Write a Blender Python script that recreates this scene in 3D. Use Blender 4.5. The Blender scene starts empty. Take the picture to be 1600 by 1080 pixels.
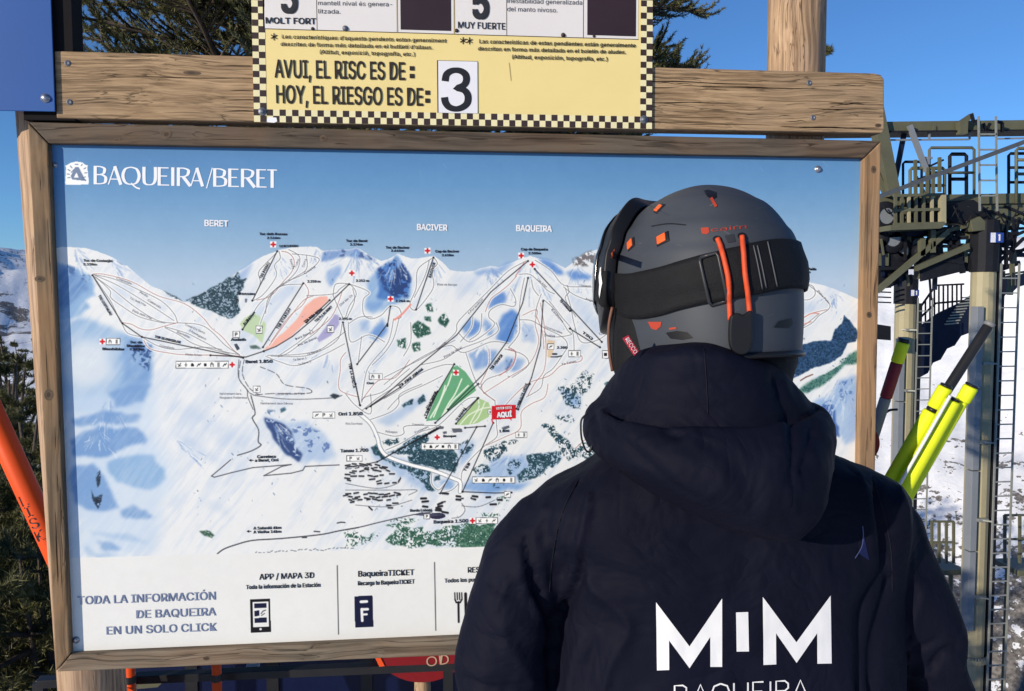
import bpy, bmesh, math, random
import numpy as np
from mathutils import Vector, Matrix, Euler
from mathutils.bvhtree import BVHTree

random.seed(7)
SC = bpy.context.scene
COL = SC.collection
R = math.radians

# ------------------------------------------------------------------ camera, sky, sun, exposure
F_PX = 1250.0
CAM = Vector((-0.1139, -2.0265, 1.6204))
YAW, PITCH, ROLL = 0.0976, -0.0606, -0.0031
PZ = 1.363                       # height of the centre of the piste map

def cam_axes():
    cy, sy, cp, sp = math.cos(YAW), math.sin(YAW), math.cos(PITCH), math.sin(PITCH)
    f = Vector((sy*cp, cy*cp, sp)); r = Vector((cy, -sy, 0)); u = r.cross(f)
    cr, sr = math.cos(ROLL), math.sin(ROLL)
    return cr*r + sr*u, -sr*r + cr*u, f
CR, CU, CF = cam_axes()
cam_d = bpy.data.cameras.new('camera'); cam = bpy.data.objects.new('camera', cam_d); COL.objects.link(cam)
M3 = Matrix((CR, CU, -CF)).transposed()
cam.matrix_world = Matrix.Translation(CAM) @ M3.to_4x4()
cam_d.sensor_width = 36; cam_d.lens = 36*F_PX/1600; cam_d.clip_end = 30000; cam_d.clip_start = 0.02
SC.camera = cam

SUN_AZ, SUN_EL = 54.0, 13.0      # degrees left of straight behind the camera; height
sdir = Vector((-math.sin(R(SUN_AZ))*math.cos(R(SUN_EL)), -math.cos(R(SUN_AZ))*math.cos(R(SUN_EL)), math.sin(R(SUN_EL))))
world = bpy.data.worlds.new('World'); SC.world = world; world.use_nodes = True
wn = world.node_tree.nodes; wl = world.node_tree.links; wn.clear()
sky = wn.new('ShaderNodeTexSky'); sky.sky_type = 'NISHITA'; sky.sun_disc = False
sky.sun_elevation = R(SUN_EL); sky.sun_rotation = math.atan2(sdir.x, sdir.y)
sky.altitude = 1800; sky.air_density = 1.0; sky.dust_density = 0.0; sky.ozone_density = 6.0
bg = wn.new('ShaderNodeBackground'); bg.inputs['Strength'].default_value = 0.15
wo = wn.new('ShaderNodeOutputWorld'); wl.new(sky.outputs[0], bg.inputs[0]); wl.new(bg.outputs[0], wo.inputs[0])
sun_d = bpy.data.lights.new('sun', 'SUN'); sun_d.energy = 4.75; sun_d.angle = R(0.53); sun_d.color = (1.0, 0.885, 0.72)
sun = bpy.data.objects.new('sun', sun_d); COL.objects.link(sun)
sun.rotation_euler = (-sdir).to_track_quat('-Z', 'Y').to_euler()
SC.view_settings.view_transform = 'Standard'; SC.view_settings.look = 'None'
SC.view_settings.exposure = 0.0; SC.view_settings.gamma = 1.0; SC.view_settings.use_curve_mapping = False

# ------------------------------------------------------------------ helpers
def ray(px, py):
    return (CF + CR*((px-800)/F_PX) + CU*((540-py)/F_PX))
def P(px, py, Y):
    """photo pixel -> point on the plane y = Y (metres)"""
    d = ray(px, py); t = (Y-CAM.y)/d.y
    return CAM + d*t
def proj(p):
    d = Vector(p)-CAM; z = d.dot(CF)
    return 800+F_PX*d.dot(CR)/z, 540-F_PX*d.dot(CU)/z

def empty(name, loc, label, cat, group=None):
    o = bpy.data.objects.new(name, None); COL.objects.link(o); o.location = loc
    o.empty_display_size = 0.1
    o['label'] = label; o['category'] = cat
    if group: o['group'] = group
    return o
def tag(o, label=None, cat=None, group=None, kind=None):
    if label: o['label'] = label
    if cat: o['category'] = cat
    if group: o['group'] = group
    if kind: o['kind'] = kind
    return o
def mk(name, me, mat, parent=None):
    o = bpy.data.objects.new(name, me); COL.objects.link(o)
    if mat is not None and len(me.materials) == 0: me.materials.append(mat)
    if parent is not None:
        o.parent = parent
        o.matrix_parent_inverse = Matrix.Identity(4)
        o.location = Vector((0, 0, 0)) - world_loc(parent)
    return o
def world_loc(o):
    v = Vector((0, 0, 0))
    while o is not None:
        v += o.location; o = o.parent
    return v
def smooth(o, on=True):
    o.data.polygons.foreach_set('use_smooth', [on]*len(o.data.polygons)); return o

class MB:
    def __init__(s): s.v = []; s.f = []; s.n = 0
    def add(s, vs, fs):
        b = len(s.v); s.v += [tuple(v) for v in vs]; s.f += [tuple(i+b for i in f) for f in fs]
    def quad(s, a, b, c, d): s.add([a, b, c, d], [(0, 1, 2, 3)])
    def box(s, c, size, rot=None):
        x, y, z = [k/2 for k in size]; c = Vector(c)
        vs = [Vector((i*x, j*y, k*z)) for i in (-1, 1) for j in (-1, 1) for k in (-1, 1)]
        if rot is not None: vs = [rot @ v for v in vs]
        s.add([v+c for v in vs], [(0, 1, 3, 2), (4, 6, 7, 5), (0, 4, 5, 1), (2, 3, 7, 6), (0, 2, 6, 4), (1, 5, 7, 3)])
    def beam(s, p0, p1, w, h, up=Vector((0, 0, 1))):
        p0 = Vector(p0); p1 = Vector(p1); d = (p1-p0).normalized()
        if abs(d.dot(up)) > .98: up = Vector((0, 1, 0))
        a = d.cross(up).normalized(); b = a.cross(d).normalized()
        vs = [p+a*(i*w/2)+b*(j*h/2) for p in (p0, p1) for (i, j) in ((-1, -1), (1, -1), (1, 1), (-1, 1))]
        s.add(vs, [(0, 1, 2, 3), (7, 6, 5, 4), (0, 4, 5, 1), (1, 5, 6, 2), (2, 6, 7, 3), (3, 7, 4, 0)])
    def tube(s, pts, r, n=8, cap=True, flat=1.0):
        pts = [Vector(p) for p in pts]; rs = r if isinstance(r, (list, tuple)) else [r]*len(pts)
        ref = None; rings = []
        for i, p in enumerate(pts):
            d = (pts[min(i+1, len(pts)-1)]-pts[max(i-1, 0)])
            d = d.normalized() if d.length > 1e-9 else Vector((0, 0, 1))
            if ref is None:
                ref = d.cross(Vector((0, 0, 1)));
                if ref.length < .05: ref = d.cross(Vector((0, 1, 0)))
            a = (ref-d*ref.dot(d)).normalized(); ref = a; b = d.cross(a)
            rings.append([p+(a*math.cos(t)*flat+b*math.sin(t))*rs[i] for t in [2*math.pi*k/n for k in range(n)]])
        b0 = len(s.v)
        for rg in rings: s.v += [tuple(v) for v in rg]
        for i in range(len(rings)-1):
            for k in range(n):
                s.f.append((b0+i*n+k, b0+i*n+(k+1) % n, b0+(i+1)*n+(k+1) % n, b0+(i+1)*n+k))
        if cap:
            s.f.append(tuple(b0+k for k in reversed(range(n)))); s.f.append(tuple(b0+(len(rings)-1)*n+k for k in range(n)))
    def prism(s, poly, off):
        """closed outline extruded by the vector off"""
        n = len(poly); off = Vector(off)
        s.add([Vector(p) for p in poly]+[Vector(p)+off for p in poly],
              [tuple(range(n)), tuple(range(2*n-1, n-1, -1))]+[(i, i+n, (i+1) % n+n, (i+1) % n) for i in range(n)])
    def mesh(s, name):
        me = bpy.data.meshes.new(name); me.from_pydata(s.v, [], s.f)
        bm = bmesh.new(); bm.from_mesh(me); bmesh.ops.recalc_face_normals(bm, faces=bm.faces); bm.to_mesh(me); bm.free()
        return me
    def build(s, name, mat, parent=None, sm=False, bevel=0, seg=2):
        me = s.mesh(name); o = mk(name, me, mat, parent)
        if sm: smooth(o)
        if bevel:
            m = o.modifiers.new('bevel', 'BEVEL'); m.width = bevel; m.segments = seg; m.limit_method = 'ANGLE'; m.angle_limit = R(35)
        return o

class SMB(MB):
    """like MB, but every piece added becomes an object of its own"""
    def __init__(s): s.p = []
    def add(s, vs, fs): m = MB(); m.add(vs, fs); s.p.append(m)
    def build(s, name, mat, parent=None, **k):
        for m in s.p: m.build(name, mat, parent, **k)

def s2l(c):
    return tuple(((x/255)/12.92 if x/255 <= .04045 else ((x/255+.055)/1.055)**2.4) for x in c)

class NT:
    """short-hand for building node materials"""
    def __init__(s, name):
        s.m = bpy.data.materials.new(name); s.m.use_nodes = True; s.t = s.m.node_tree; s.N = s.t.nodes; s.L = s.t.links
        s.b = s.N['Principled BSDF']; s.out = s.N['Material Output']
    def n(s, typ, **kw):
        x = s.N.new('ShaderNode'+typ)
        for k, v in kw.items():
            if k in x.inputs.keys() if isinstance(k, str) else False: x.inputs[k].default_value = v
            else: setattr(x, k, v)
        return x
    def link(s, a, b): s.L.new(a, b)
    def coord(s, scale=(1, 1, 1), rot=(0, 0, 0), kind='Object'):
        tc = s.N.new('ShaderNodeTexCoord'); mp = s.N.new('ShaderNodeMapping')
        mp.inputs['Scale'].default_value = scale; mp.inputs['Rotation'].default_value = rot
        s.L.new(tc.outputs[kind], mp.inputs['Vector']); return mp.outputs[0]
    def noise(s, vec, scale, detail=4, rough=.55, dist=0, lac=2):
        x = s.N.new('ShaderNodeTexNoise'); x.inputs['Scale'].default_value = scale; x.inputs['Detail'].default_value = detail
        x.inputs['Roughness'].default_value = rough; x.inputs['Distortion'].default_value = dist
        s.L.new(vec, x.inputs['Vector']); return x.outputs['Fac']
    def ramp(s, fac, stops, interp='LINEAR'):
        x = s.N.new('ShaderNodeValToRGB'); x.color_ramp.interpolation = interp
        e = x.color_ramp.elements
        while len(e) < len(stops): e.new(0.5)
        for i, (p, c) in enumerate(stops):
            e[i].position = p; e[i].color = (*c, 1) if len(c) == 3 else c
        s.L.new(fac, x.inputs[0]); return x.outputs[0]
    def mix(s, fac, a, b, typ='MIX'):
        x = s.N.new('ShaderNodeMix'); x.data_type = 'RGBA'; x.blend_type = typ
        for sock, v in ((x.inputs[0], fac), (x.inputs[6], a), (x.inputs[7], b)):
            if hasattr(v, 'links'): s.L.new(v, sock)
            else: sock.default_value = (*v, 1) if isinstance(v, tuple) and len(v) == 3 else v
        return x.outputs[2]
    def math(s, op, a, b=0.0, c=0.0):
        x = s.N.new('ShaderNodeMath'); x.operation = op
        for i, v in enumerate((a, b, c)):
            if hasattr(v, 'links'): s.L.new(v, x.inputs[i])
            else: x.inputs[i].default_value = v
        return x.outputs[0]
    def bump(s, h, strength=.3, dist=.01):
        x = s.N.new('ShaderNodeBump'); x.inputs['Strength'].default_value = strength; x.inputs['Distance'].default_value = dist
        s.L.new(h, x.inputs['Height']); s.L.new(x.outputs[0], s.b.inputs['Normal']); return x
    def color(s, c):
        if hasattr(c, 'links'): s.L.new(c, s.b.inputs['Base Color'])
        else: s.b.inputs['Base Color'].default_value = (*c, 1)
    def setp(s, rough=.6, metal=0, spec=.5):
        s.b.inputs['Roughness'].default_value = rough; s.b.inputs['Metallic'].default_value = metal
        s.b.inputs['Specular IOR Level'].default_value = spec; return s

def plain(name, c, rough=.6, metal=0, spec=.28, var=.12, scale=12, bump=0.0):
    t = NT(name); v = t.coord(); f = t.noise(v, scale, 5)
    lo = tuple(x*(1-var) for x in c); hi = tuple(min(1, x*(1+var)) for x in c)
    t.color(t.ramp(f, [(.3, lo), (.7, hi)])); t.setp(rough, metal, spec)
    if bump: t.bump(t.noise(v, scale*6, 3), bump, .002)
    return t.m

def wood(name, axis, light, dark, crack=(.035, .022, .014), grain=1.0, knots=True, crack_amt=.5, seed=0.0, tint=None):
    """weathered timber, grain along the given axis"""
    t = NT(name)
    sc = {'X': (1.1, 14, 14), 'Z': (14, 14, 1.1)}[axis]
    tc = t.N.new('ShaderNodeTexCoord'); off = t.n('VectorMath', operation='ADD'); off.inputs[1].default_value = (seed, seed*1.7, seed*.6)
    t.link(tc.outputs['Object'], off.inputs[0])
    # slow waviness of the grain
    wv = t.n('TexNoise'); wv.inputs['Scale'].default_value = 3.2; wv.inputs['Detail'].default_value = 2; t.link(off.outputs[0], wv.inputs['Vector'])
    ws = t.n('VectorMath', operation='SCALE'); t.link(wv.outputs['Color'], ws.inputs[0]); ws.inputs[3].default_value = .045
    ad = t.n('VectorMath', operation='ADD'); t.link(off.outputs[0], ad.inputs[0]); t.link(ws.outputs[0], ad.inputs[1])
    mp = t.N.new('ShaderNodeMapping'); mp.inputs['Scale'].default_value = sc; t.link(ad.outputs[0], mp.inputs[0])
    g1 = t.noise(mp.outputs[0], 3.0*grain, 6, .65); g2 = t.noise(mp.outputs[0], 11.0*grain, 3, .6)
    big = t.noise(off.outputs[0], 5.0, 3)
    g = t.math('ADD', t.math('MULTIPLY', g1, .7), t.math('MULTIPLY', g2, .3))
    col = t.ramp(g, [(.36, dark), (.5, tuple((a+b)/2 for a, b in zip(light, dark))), (.64, light)])
    if tint: col = t.mix(t.math('MULTIPLY', t.ramp(big, [(.42, (0, 0, 0)), (.62, (1, 1, 1))]), .55), col, tint)
    # cracks: thin dark lines along the grain
    mp2 = t.N.new('ShaderNodeMapping'); mp2.inputs['Scale'].default_value = tuple(x*(.42 if x < 2 else 2.6) for x in sc); t.link(ad.outputs[0], mp2.inputs[0])
    streak = t.noise(mp2.outputs[0], 3.1*grain, 2, .5)
    col = t.mix(t.math('MULTIPLY', t.ramp(streak, [(.53, (0, 0, 0)), (.66, (1, 1, 1))]), .55), col, tuple(x*.55 for x in dark))
    col = t.mix(t.math('MULTIPLY', t.ramp(streak, [(.36, (1, 1, 1)), (.46, (0, 0, 0))]), .35), col, tuple(min(1, x*1.22) for x in light))
    cn = t.noise(mp2.outputs[0], 1.8*grain, 3, .5)
    line = t.math('ABSOLUTE', t.math('SUBTRACT', cn, .5))
    cr = t.ramp(line, [(0.0, (1, 1, 1)), (.018, (0, 0, 0))])
    gate = t.ramp(t.noise(mp2.outputs[0], .9, 2), [(.5-.12*crack_amt, (0, 0, 0)), (.5+.1, (1, 1, 1))])
    crk = t.math('MULTIPLY', cr, gate)
    col = t.mix(t.math('MULTIPLY', crk, .9), col, crack)
    h = t.math('SUBTRACT', t.math('MULTIPLY', g, .5), t.math('MULTIPLY', crk, 1.0))
    if knots:
        vo = t.n('TexVoronoi'); vo.inputs['Scale'].default_value = 1.0; vo.feature = 'F1'
        mk_ = t.N.new('ShaderNodeMapping'); mk_.inputs['Scale'].default_value = {'X': (2.2, 6, 6), 'Z': (6, 6, 2.2)}[axis]; t.link(ad.outputs[0], mk_.inputs[0]); t.link(mk_.outputs[0], vo.inputs['Vector'])
        kd = vo.outputs['Distance']
        kr = t.ramp(kd, [(.0, (1, 1, 1)), (.11, (.8, .8, .8)), (.14, (.35, .35, .35)), (.2, (0, 0, 0))])
        col = t.mix(t.math('MULTIPLY', kr, .55), col, tuple(x*.45 for x in dark))
    t.color(col); t.setp(.75, 0, .25); t.bump(h, .55, .004)
    return t.m

import os
try:        # the plain sans-serif that comes with Blender; its built-in face otherwise
    FONT = bpy.data.fonts.load(os.path.join(bpy.utils.system_resource('DATAFILES'), 'fonts', 'Inter.woff2'))
except Exception:
    FONT = None
def text_mesh(s, bold=0.0, res=3, spacing=1.0):
    cu = bpy.data.curves.new('text', 'FONT'); cu.body = s; cu.size = 1.0; cu.resolution_u = res; cu.space_character = spacing
    cu.fill_mode = 'BOTH'
    if FONT: cu.font = FONT
    o = bpy.data.objects.new('text', cu); COL.objects.link(o)
    dg = bpy.context.evaluated_depsgraph_get(); me = bpy.data.meshes.new_from_object(o.evaluated_get(dg))
    v = np.empty(len(me.vertices)*3); me.vertices.foreach_get('co', v); v = v.reshape(-1, 3)
    # outlines of a letter may overlap: every face gets a depth of its own (hundredths of a millimetre)
    nv, f = [], []
    for i, p in enumerate(me.polygons):
        b = len(nv); nv += [(v[j][0], v[j][1], (i % 17)*1.3e-5) for j in p.vertices]; f.append(tuple(range(b, b+len(p.vertices))))
    v = np.array(nv) if nv else np.zeros((0, 3))
    bpy.data.objects.remove(o); bpy.data.curves.remove(cu); bpy.data.meshes.remove(me)
    return v, f
_cap = [None]
def put_text(mb, s, a, b, cap_px, Y, bold=0.0, ltr=True, spacing=1.0, plane=None):
    """write s so that its baseline runs from photo point a to b on the plane y=Y, capitals cap_px high"""
    if _cap[0] is None:
        v, f = text_mesh('H'); _cap[0] = v[:, 1].max()-v[:, 1].min()
    v, f = text_mesh(s, bold, 2 if cap_px < 9 else 4, spacing)
    if len(f) == 0: return
    if bold:                      # heavier face: the outline repeated with tiny shifts, each copy a hair further out
        vs, fs = [], []; nv = len(v)
        for k, (ox, oy) in enumerate(((-1, -.6), (1, -.6), (-1, .6), (1, .6), (0, 0))):
            w = v.copy(); w[:, 0] += ox*bold; w[:, 1] += oy*bold; w[:, 2] += k*.00023; vs.append(w); fs += [tuple(i+k*nv for i in q) for q in f]
        v, f = np.concatenate(vs), fs
    A = P(a[0], a[1], Y); B = P(b[0], b[1], Y)
    d = B-A; L = d.length; d.normalize(); up = Vector((0, 1, 0)).cross(d) * -1
    if up.z < 0 and abs(d.x) > abs(d.z): up = -up
    hz = P(a[0], a[1]-cap_px, Y); H = (hz-A).length
    x0, x1 = v[:, 0].min(), v[:, 0].max(); sx = L/(x1-x0); sy = H/_cap[0]
    mb.add([A + d*((p[0]-x0)*sx) + up*(p[1]*sy) + Vector((0, -p[2], 0)) for p in v], f)
# ------------------------------------------------------------------ painter for the printed piste map
MW, MH = 2.04, 1.247             # size of the printed panel
RES = 1000                       # print dots per metre
CW, CHt = int(MW*RES), int(MH*RES)
rng = np.random.default_rng(5)

def np_noise(w, h, cell, octaves=4, gain=.55, seed=0):
    g = np.random.default_rng(seed); out = np.zeros((h, w), np.float32); amp = 1; tot = 0; c = float(cell)
    for o in range(octaves):
        gw, gh = int(w/c)+3, int(h/c)+3; G = g.random((gh, gw)).astype(np.float32)
        x = np.arange(w)/c; y = np.arange(h)/c; xi = x.astype(int); yi = y.astype(int)
        fx = (x-xi); fy = (y-yi); fx = (fx*fx*(3-2*fx)).astype(np.float32); fy = (fy*fy*(3-2*fy)).astype(np.float32)
        r0 = G[yi][:, xi]*(1-fx)+G[yi][:, xi+1]*fx; r1 = G[yi+1][:, xi]*(1-fx)+G[yi+1][:, xi+1]*fx
        out += amp*(r0*(1-fy[:, None])+r1*fy[:, None]); tot += amp; amp *= gain; c = max(c/2, 1.01)
    return out/tot

class Canvas:
    def __init__(s):
        # where every dot of the print falls in the photograph (the panel plane is y = 0)
        xs = (np.arange(CW)+.5)/RES-MW/2; zs = (np.arange(CHt)+.5)/RES-MH/2+PZ
        X, Z = np.meshgrid(xs, zs)
        dx, dy, dz = X-CAM.x, -CAM.y, Z-CAM.z
        w = dx*CF.x+dy*CF.y+dz*CF.z
        s.U = (800+F_PX*(dx*CR.x+dy*CR.y+dz*CR.z)/w).astype(np.float32)
        s.V = (540-F_PX*(dx*CU.x+dy*CU.y+dz*CU.z)/w).astype(np.float32)
        s.C = np.zeros((CHt, CW, 3), np.float32)
        s.n1 = np_noise(CW, CHt, 3, 2, .6, 1); s.n2 = np_noise(CW, CHt, 9, 3, .6, 2); s.n3 = np_noise(CW, CHt, 60, 5, .55, 3)
        s.n4 = np_noise(CW, CHt, 260, 5, .5, 4); s.wx = np_noise(CW, CHt, 26, 4, .6, 5)-.5; s.wy = np_noise(CW, CHt, 26, 4, .6, 6)-.5
        s.n5 = np_noise(CW, CHt, 22, 4, .65, 8)
        st = np.repeat(np_noise(CW*2, CHt//5+2, 15, 4, .62, 12), 5, axis=0)[:CHt]; k = np.ones(5)/5
        st = sum(np.roll(st, j, 0) for j in range(-2, 3))/5
        s.n6 = np.stack([np.roll(st[y], int(y*.75))[:CW] for y in range(CHt)]).astype(np.float32)      # diagonal brush strokes
        s.n6 = np.clip((s.n6-.5)*2.6+.5, 0, 1)
    def dot(s, u, v):
        p = P(u, v, 0.0); return (p.x+MW/2)*RES, (p.z-PZ+MH/2)*RES
    def box(s, pts, pad):
        q = [s.dot(*p) for p in pts]; xs = [a[0] for a in q]; ys = [a[1] for a in q]
        x0 = int(max(0, min(xs)-pad*1.7)); x1 = int(min(CW, max(xs)+pad*1.7+1)); y0 = int(max(0, min(ys)-pad*1.7)); y1 = int(min(CHt, max(ys)+pad*1.7+1))
        return slice(y0, max(y1, y0+1)), slice(x0, max(x1, x0+1))
    def mask(s, pts, warp=0.0, soft=0.0):
        b = s.box(pts, warp*1.2+soft*3+3); U = s.U[b]+s.wx[b]*2*warp; V = s.V[b]+s.wy[b]*2*warp
        m = np.zeros(U.shape, bool); n = len(pts)
        for i in range(n):
            (ax, ay), (bx, by) = pts[i], pts[(i+1) % n]
            if ay == by: continue
            c = (V > min(ay, by)) & (V <= max(ay, by)) & (U < (V-ay)/(by-ay)*(bx-ax)+ax)
            m ^= c
        m = m.astype(np.float32)
        k = int(soft*1.6)
        if k >= 1:
            for _ in range(2):
                for ax in (0, 1):
                    cs = np.cumsum(np.pad(m, [(k+1, k) if a == ax else (0, 0) for a in (0, 1)], mode='edge'), axis=ax)
                    m = (cs[2*k+1:] - cs[:-2*k-1])/(2*k+1) if ax == 0 else (cs[:, 2*k+1:]-cs[:, :-2*k-1])/(2*k+1)
        return b, m
    def put(s, b, m, col):
        col = np.asarray(col, np.float32)/255 if not (isinstance(col, np.ndarray) and col.ndim == 3) else col
        m = np.clip(m, 0, 1)[..., None]; s.C[b] = s.C[b]*(1-m)+col*m
    def poly(s, pts, col, a=1.0, warp=0, soft=0, streak=0.0):
        b, m = s.mask(pts, warp*(1.35 if streak else 1), soft*1.35+.8 if streak else soft)
        if streak: m = m*np.clip(1-streak+streak*2.0*(s.n3[b]*.35+s.n5[b]*.25+s.n6[b]*.4)-(s.n6[b] > .8)*.12, 0, 1.15)
        s.put(b, m*a, col)
    def forest(s, pts, dark=(38, 62, 66), mid=(92, 128, 118), dens=.55, warp=5, base=None):
        b, m = s.mask(pts, warp, .8)
        if base: s.put(b, m*.75, base)
        n = s.n1[b]*.55+s.n2[b]*.45
        t = np.clip((dens-n)/.05+.5, 0, 1)
        mixf = np.clip((s.n1[b]-.35)*2.2, 0, 1)[..., None]
        col = (np.array(dark, np.float32)*(1-mixf)+np.array(mid, np.float32)*mixf)/255
        s.put(b, m*t, col)
    def rock(s, pts, col=(70, 95, 150), dens=.5, warp=4, a=.9, fine=True):
        b, m = s.mask(pts, warp, 1.5)
        n = s.n2[b]*.5+s.n5[b]*.5
        s.put(b, m*a*np.clip((dens-n)/.07+.5, 0, 1), col)
    def line(s, pts, w, col, a=1.0, dash=None):
        for i in range(len(pts)-1):
            p, q = pts[i], pts[i+1]
            if dash and (i % dash[1]) >= dash[0]: continue
            b = s.box([p, q], w+1.5); U = s.U[b]; V = s.V[b]
            dx, dy = q[0]-p[0], q[1]-p[1]; L = dx*dx+dy*dy+1e-6
            t = np.clip(((U-p[0])*dx+(V-p[1])*dy)/L, 0, 1)
            d = np.hypot(U-p[0]-t*dx, V-p[1]-t*dy)
            s.put(b, np.clip((w/2+.45-d)/.9, 0, 1)*a, col)
def curve(pts, k=5):
    """Catmull-Rom through the points"""
    if len(pts) < 3: return list(pts)
    q = [pts[0]]+list(pts)+[pts[-1]]; out = []
    for i in range(1, len(q)-2):
        p0, p1, p2, p3 = q[i-1], q[i], q[i+1], q[i+2]
        for j in range(k):
            t = j/k
            out.append(tuple(.5*((2*p1[c])+(-p0[c]+p2[c])*t+(2*p0[c]-5*p1[c]+4*p2[c]-p3[c])*t*t+(-p0[c]+3*p1[c]-3*p2[c]+p3[c])*t**3) for c in (0, 1)))
    out.append(pts[-1]); return out

# areas of the map were measured in enlarged cuts of the photograph: origin and enlargement of each
def Z(ox, oy, k): return lambda pts: [(ox+x/k, oy+y/k) for x, y in pts]
ZA, ZB, ZC = Z(80, 340, 3.6), Z(340, 340, 3.6), Z(600, 340, 3.6)
ZD, ZE, ZF = Z(540, 600, 3.8575), Z(80, 600, 3.333), Z(1220, 380, 3.176)

def paint_map():
    c = Canvas(); U, V = c.U, c.V
    # printed sky
    t = np.clip((V-225)/215, 0, 1)[..., None]
    st = [(0, (84, 132, 186)), (.3, (103, 150, 198)), (.62, (136, 172, 208)), (1.0, (178, 198, 222))]
    C = np.zeros_like(c.C)
    for (a, ca), (b, cb) in zip(st, st[1:]):
        k = np.clip((t-a)/(b-a), 0, 1); seg = np.array(ca)*(1-k)+np.array(cb)*k; C = np.where(t >= a, seg, C)
    c.C[:] = C/255
    # snow of the whole panorama
    ridge = ZA([(20, 172), (60, 165), (130, 168), (190, 170), (260, 190), (340, 222), (420, 265), (500, 335), (560, 385), (630, 412), (700, 452), (750, 478), (850, 420), (900, 400), (1000, 345), (1040, 310)]) \
        + ZB([(140, 290), (200, 250), (260, 215), (315, 195), (350, 182), (420, 168), (500, 165), (560, 165), (590, 186), (640, 182), (740, 180), (780, 168), (800, 178), (860, 215), (920, 245), (960, 235), (1010, 205)]) \
        + ZC([(110, 215), (150, 230), (190, 230), (240, 222), (280, 215), (320, 245), (370, 295), (440, 305), (500, 300), (540, 285), (600, 272), (650, 277), (700, 260), (760, 235), (820, 215), (860, 228), (920, 240), (960, 252), (1020, 285), (1080, 240), (1130, 200), (1200, 178), (1300, 185)]) \
        + [(1000, 400), (1100, 430), (1200, 440)] + ZF([(95, 190), (130, 192), (200, 205), (260, 225), (320, 250), (395, 285), (440, 300)])
    snow = ridge+[(1420, 1100), (40, 1100)]
    b, m = c.mask(snow, .8, .6)
    shade = np.clip((c.n4[b]*.45+c.n3[b]*.3+c.n6[b]*.25-.50)*3.4, 0, 1)[..., None]
    col = (np.array((233, 234, 238), np.float32)*(1-shade)+np.array((206, 216, 233), np.float32)*shade)/255
    c.put(b, m, col)
    # faint streaks of relief
    for (pts, a) in ((ZE([(640, 250), (800, 330), (890, 420), (860, 430), (760, 370), (660, 290)]), .35), (ZE([(700, 100), (1000, 260), (1040, 330), (900, 330), (760, 200)]), .22),
                     (ZE([(760, 590), (920, 650), (960, 690), (850, 660)]), .3), (ZE([(560, 60), (700, 100), (800, 200), (620, 160)]), .2),
                     (ZB([(280, 470), (360, 400), (440, 360), (450, 420), (380, 480), (300, 540)]), .35), (ZB([(480, 850), (700, 800), (680, 950), (520, 960)]), .3),
                     (ZC([(380, 320), (560, 300), (520, 420), (400, 470)]), .3), (ZC([(1080, 520), (1200, 560), (1240, 680), (1120, 620)]), .5),
                     (ZC([(1040, 420), (1120, 450), (1180, 560), (1060, 500)]), .35), (ZD([(880, 60), (1000, 40), (1080, 170), (960, 200)]), .3),
                     (ZF([(110, 290), (170, 290), (170, 340), (110, 340)]), .5), (ZB([(760, 560), (860, 600), (820, 700), (740, 680)]), .35), (ZD([(330, 560), (520, 620), (540, 680), (380, 620)]), .5)):
        c.poly(pts, (165, 188, 224), a, 5, 4, .5)
    # blue shaded flanks on the left
    B1, B2, B3 = (118, 156, 208), (143, 178, 219), (92, 132, 190)
    c.poly(ZA([(20, 255), (60, 258), (120, 275), (180, 295), (235, 335), (240, 400), (262, 430), (205, 470), (215, 505), (180, 535), (110, 570), (20, 585)]), B2, .95, 5, 1.2, .5)
    c.poly(ZA([(50, 270), (120, 290), (190, 330), (205, 400), (150, 430), (100, 500), (50, 520)]), B3, .75, 8, 2, .7)
    c.poly(ZA([(20, 590), (70, 575), (200, 565), (300, 600), (350, 640), (430, 660), (500, 680), (560, 700), (575, 780), (560, 880), (550, 960), (520, 1000), (500, 1090), (20, 1090)]), B2, .8, 5, 2.5, .45)
    c.poly(ZA([(420, 680), (510, 690), (560, 720), (560, 880), (540, 960), (440, 1040), (330, 1060), (340, 980), (420, 900), (400, 800)]), B1, .75, 6, 3, .6)
    c.poly(ZA([(90, 720), (180, 700), (280, 690), (330, 740), (345, 880), (260, 940), (120, 960), (80, 880)]), (226, 230, 238), .8, 7, 6, .3)
    c.poly(ZE([(60, 60), (300, 40), (520, 0), (560, 100), (540, 250), (600, 420), (640, 520), (560, 700), (560, 870), (100, 900)]), (196, 213, 236), .75, 6, 6, .3)
    for q, col, a in (([(305, 50), (400, 5), (520, -10), (500, 50), (470, 90), (330, 120)], B1, .8),
                      ([(100, 190), (230, 150), (330, 140), (470, 160), (440, 195), (370, 215), (260, 200), (120, 230)], B1, .9),
                      ([(90, 290), (240, 215), (330, 230), (440, 230), (500, 290), (480, 310), (400, 330), (260, 385), (120, 375)], B1, 1.0),
                      ([(110, 430), (230, 420), (270, 470), (300, 540), (350, 640), (300, 665), (220, 660), (130, 620), (100, 520)], B1, .85),
                      ([(300, 400), (400, 370), (520, 375), (590, 450), (600, 490), (520, 560), (430, 540), (330, 500), (290, 440)], B2, .95),
                      ([(350, 655), (430, 632), (500, 655), (545, 690), (440, 702), (370, 695)], B1, .85),
                      ([(240, 815), (310, 822), (370, 860), (280, 872)], B1, .7), ([(180, 760), (420, 790), (520, 830), (300, 800)], B2, .5),
                      ([(170, 840), (240, 880), (400, 890), (200, 905)], B2, .6)):
        c.poly(ZE(q), col, a, 4, 1.6, .45)
    # blue peaks in the middle
    c.poly(ZB([(900, 290), (990, 228), (1022, 212), (1045, 250), (1080, 330), (1085, 455), (1020, 480), (960, 520), (880, 545), (830, 520), (850, 430), (830, 380)]), (132, 170, 216), .8, 4, 1.5, .4)
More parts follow.
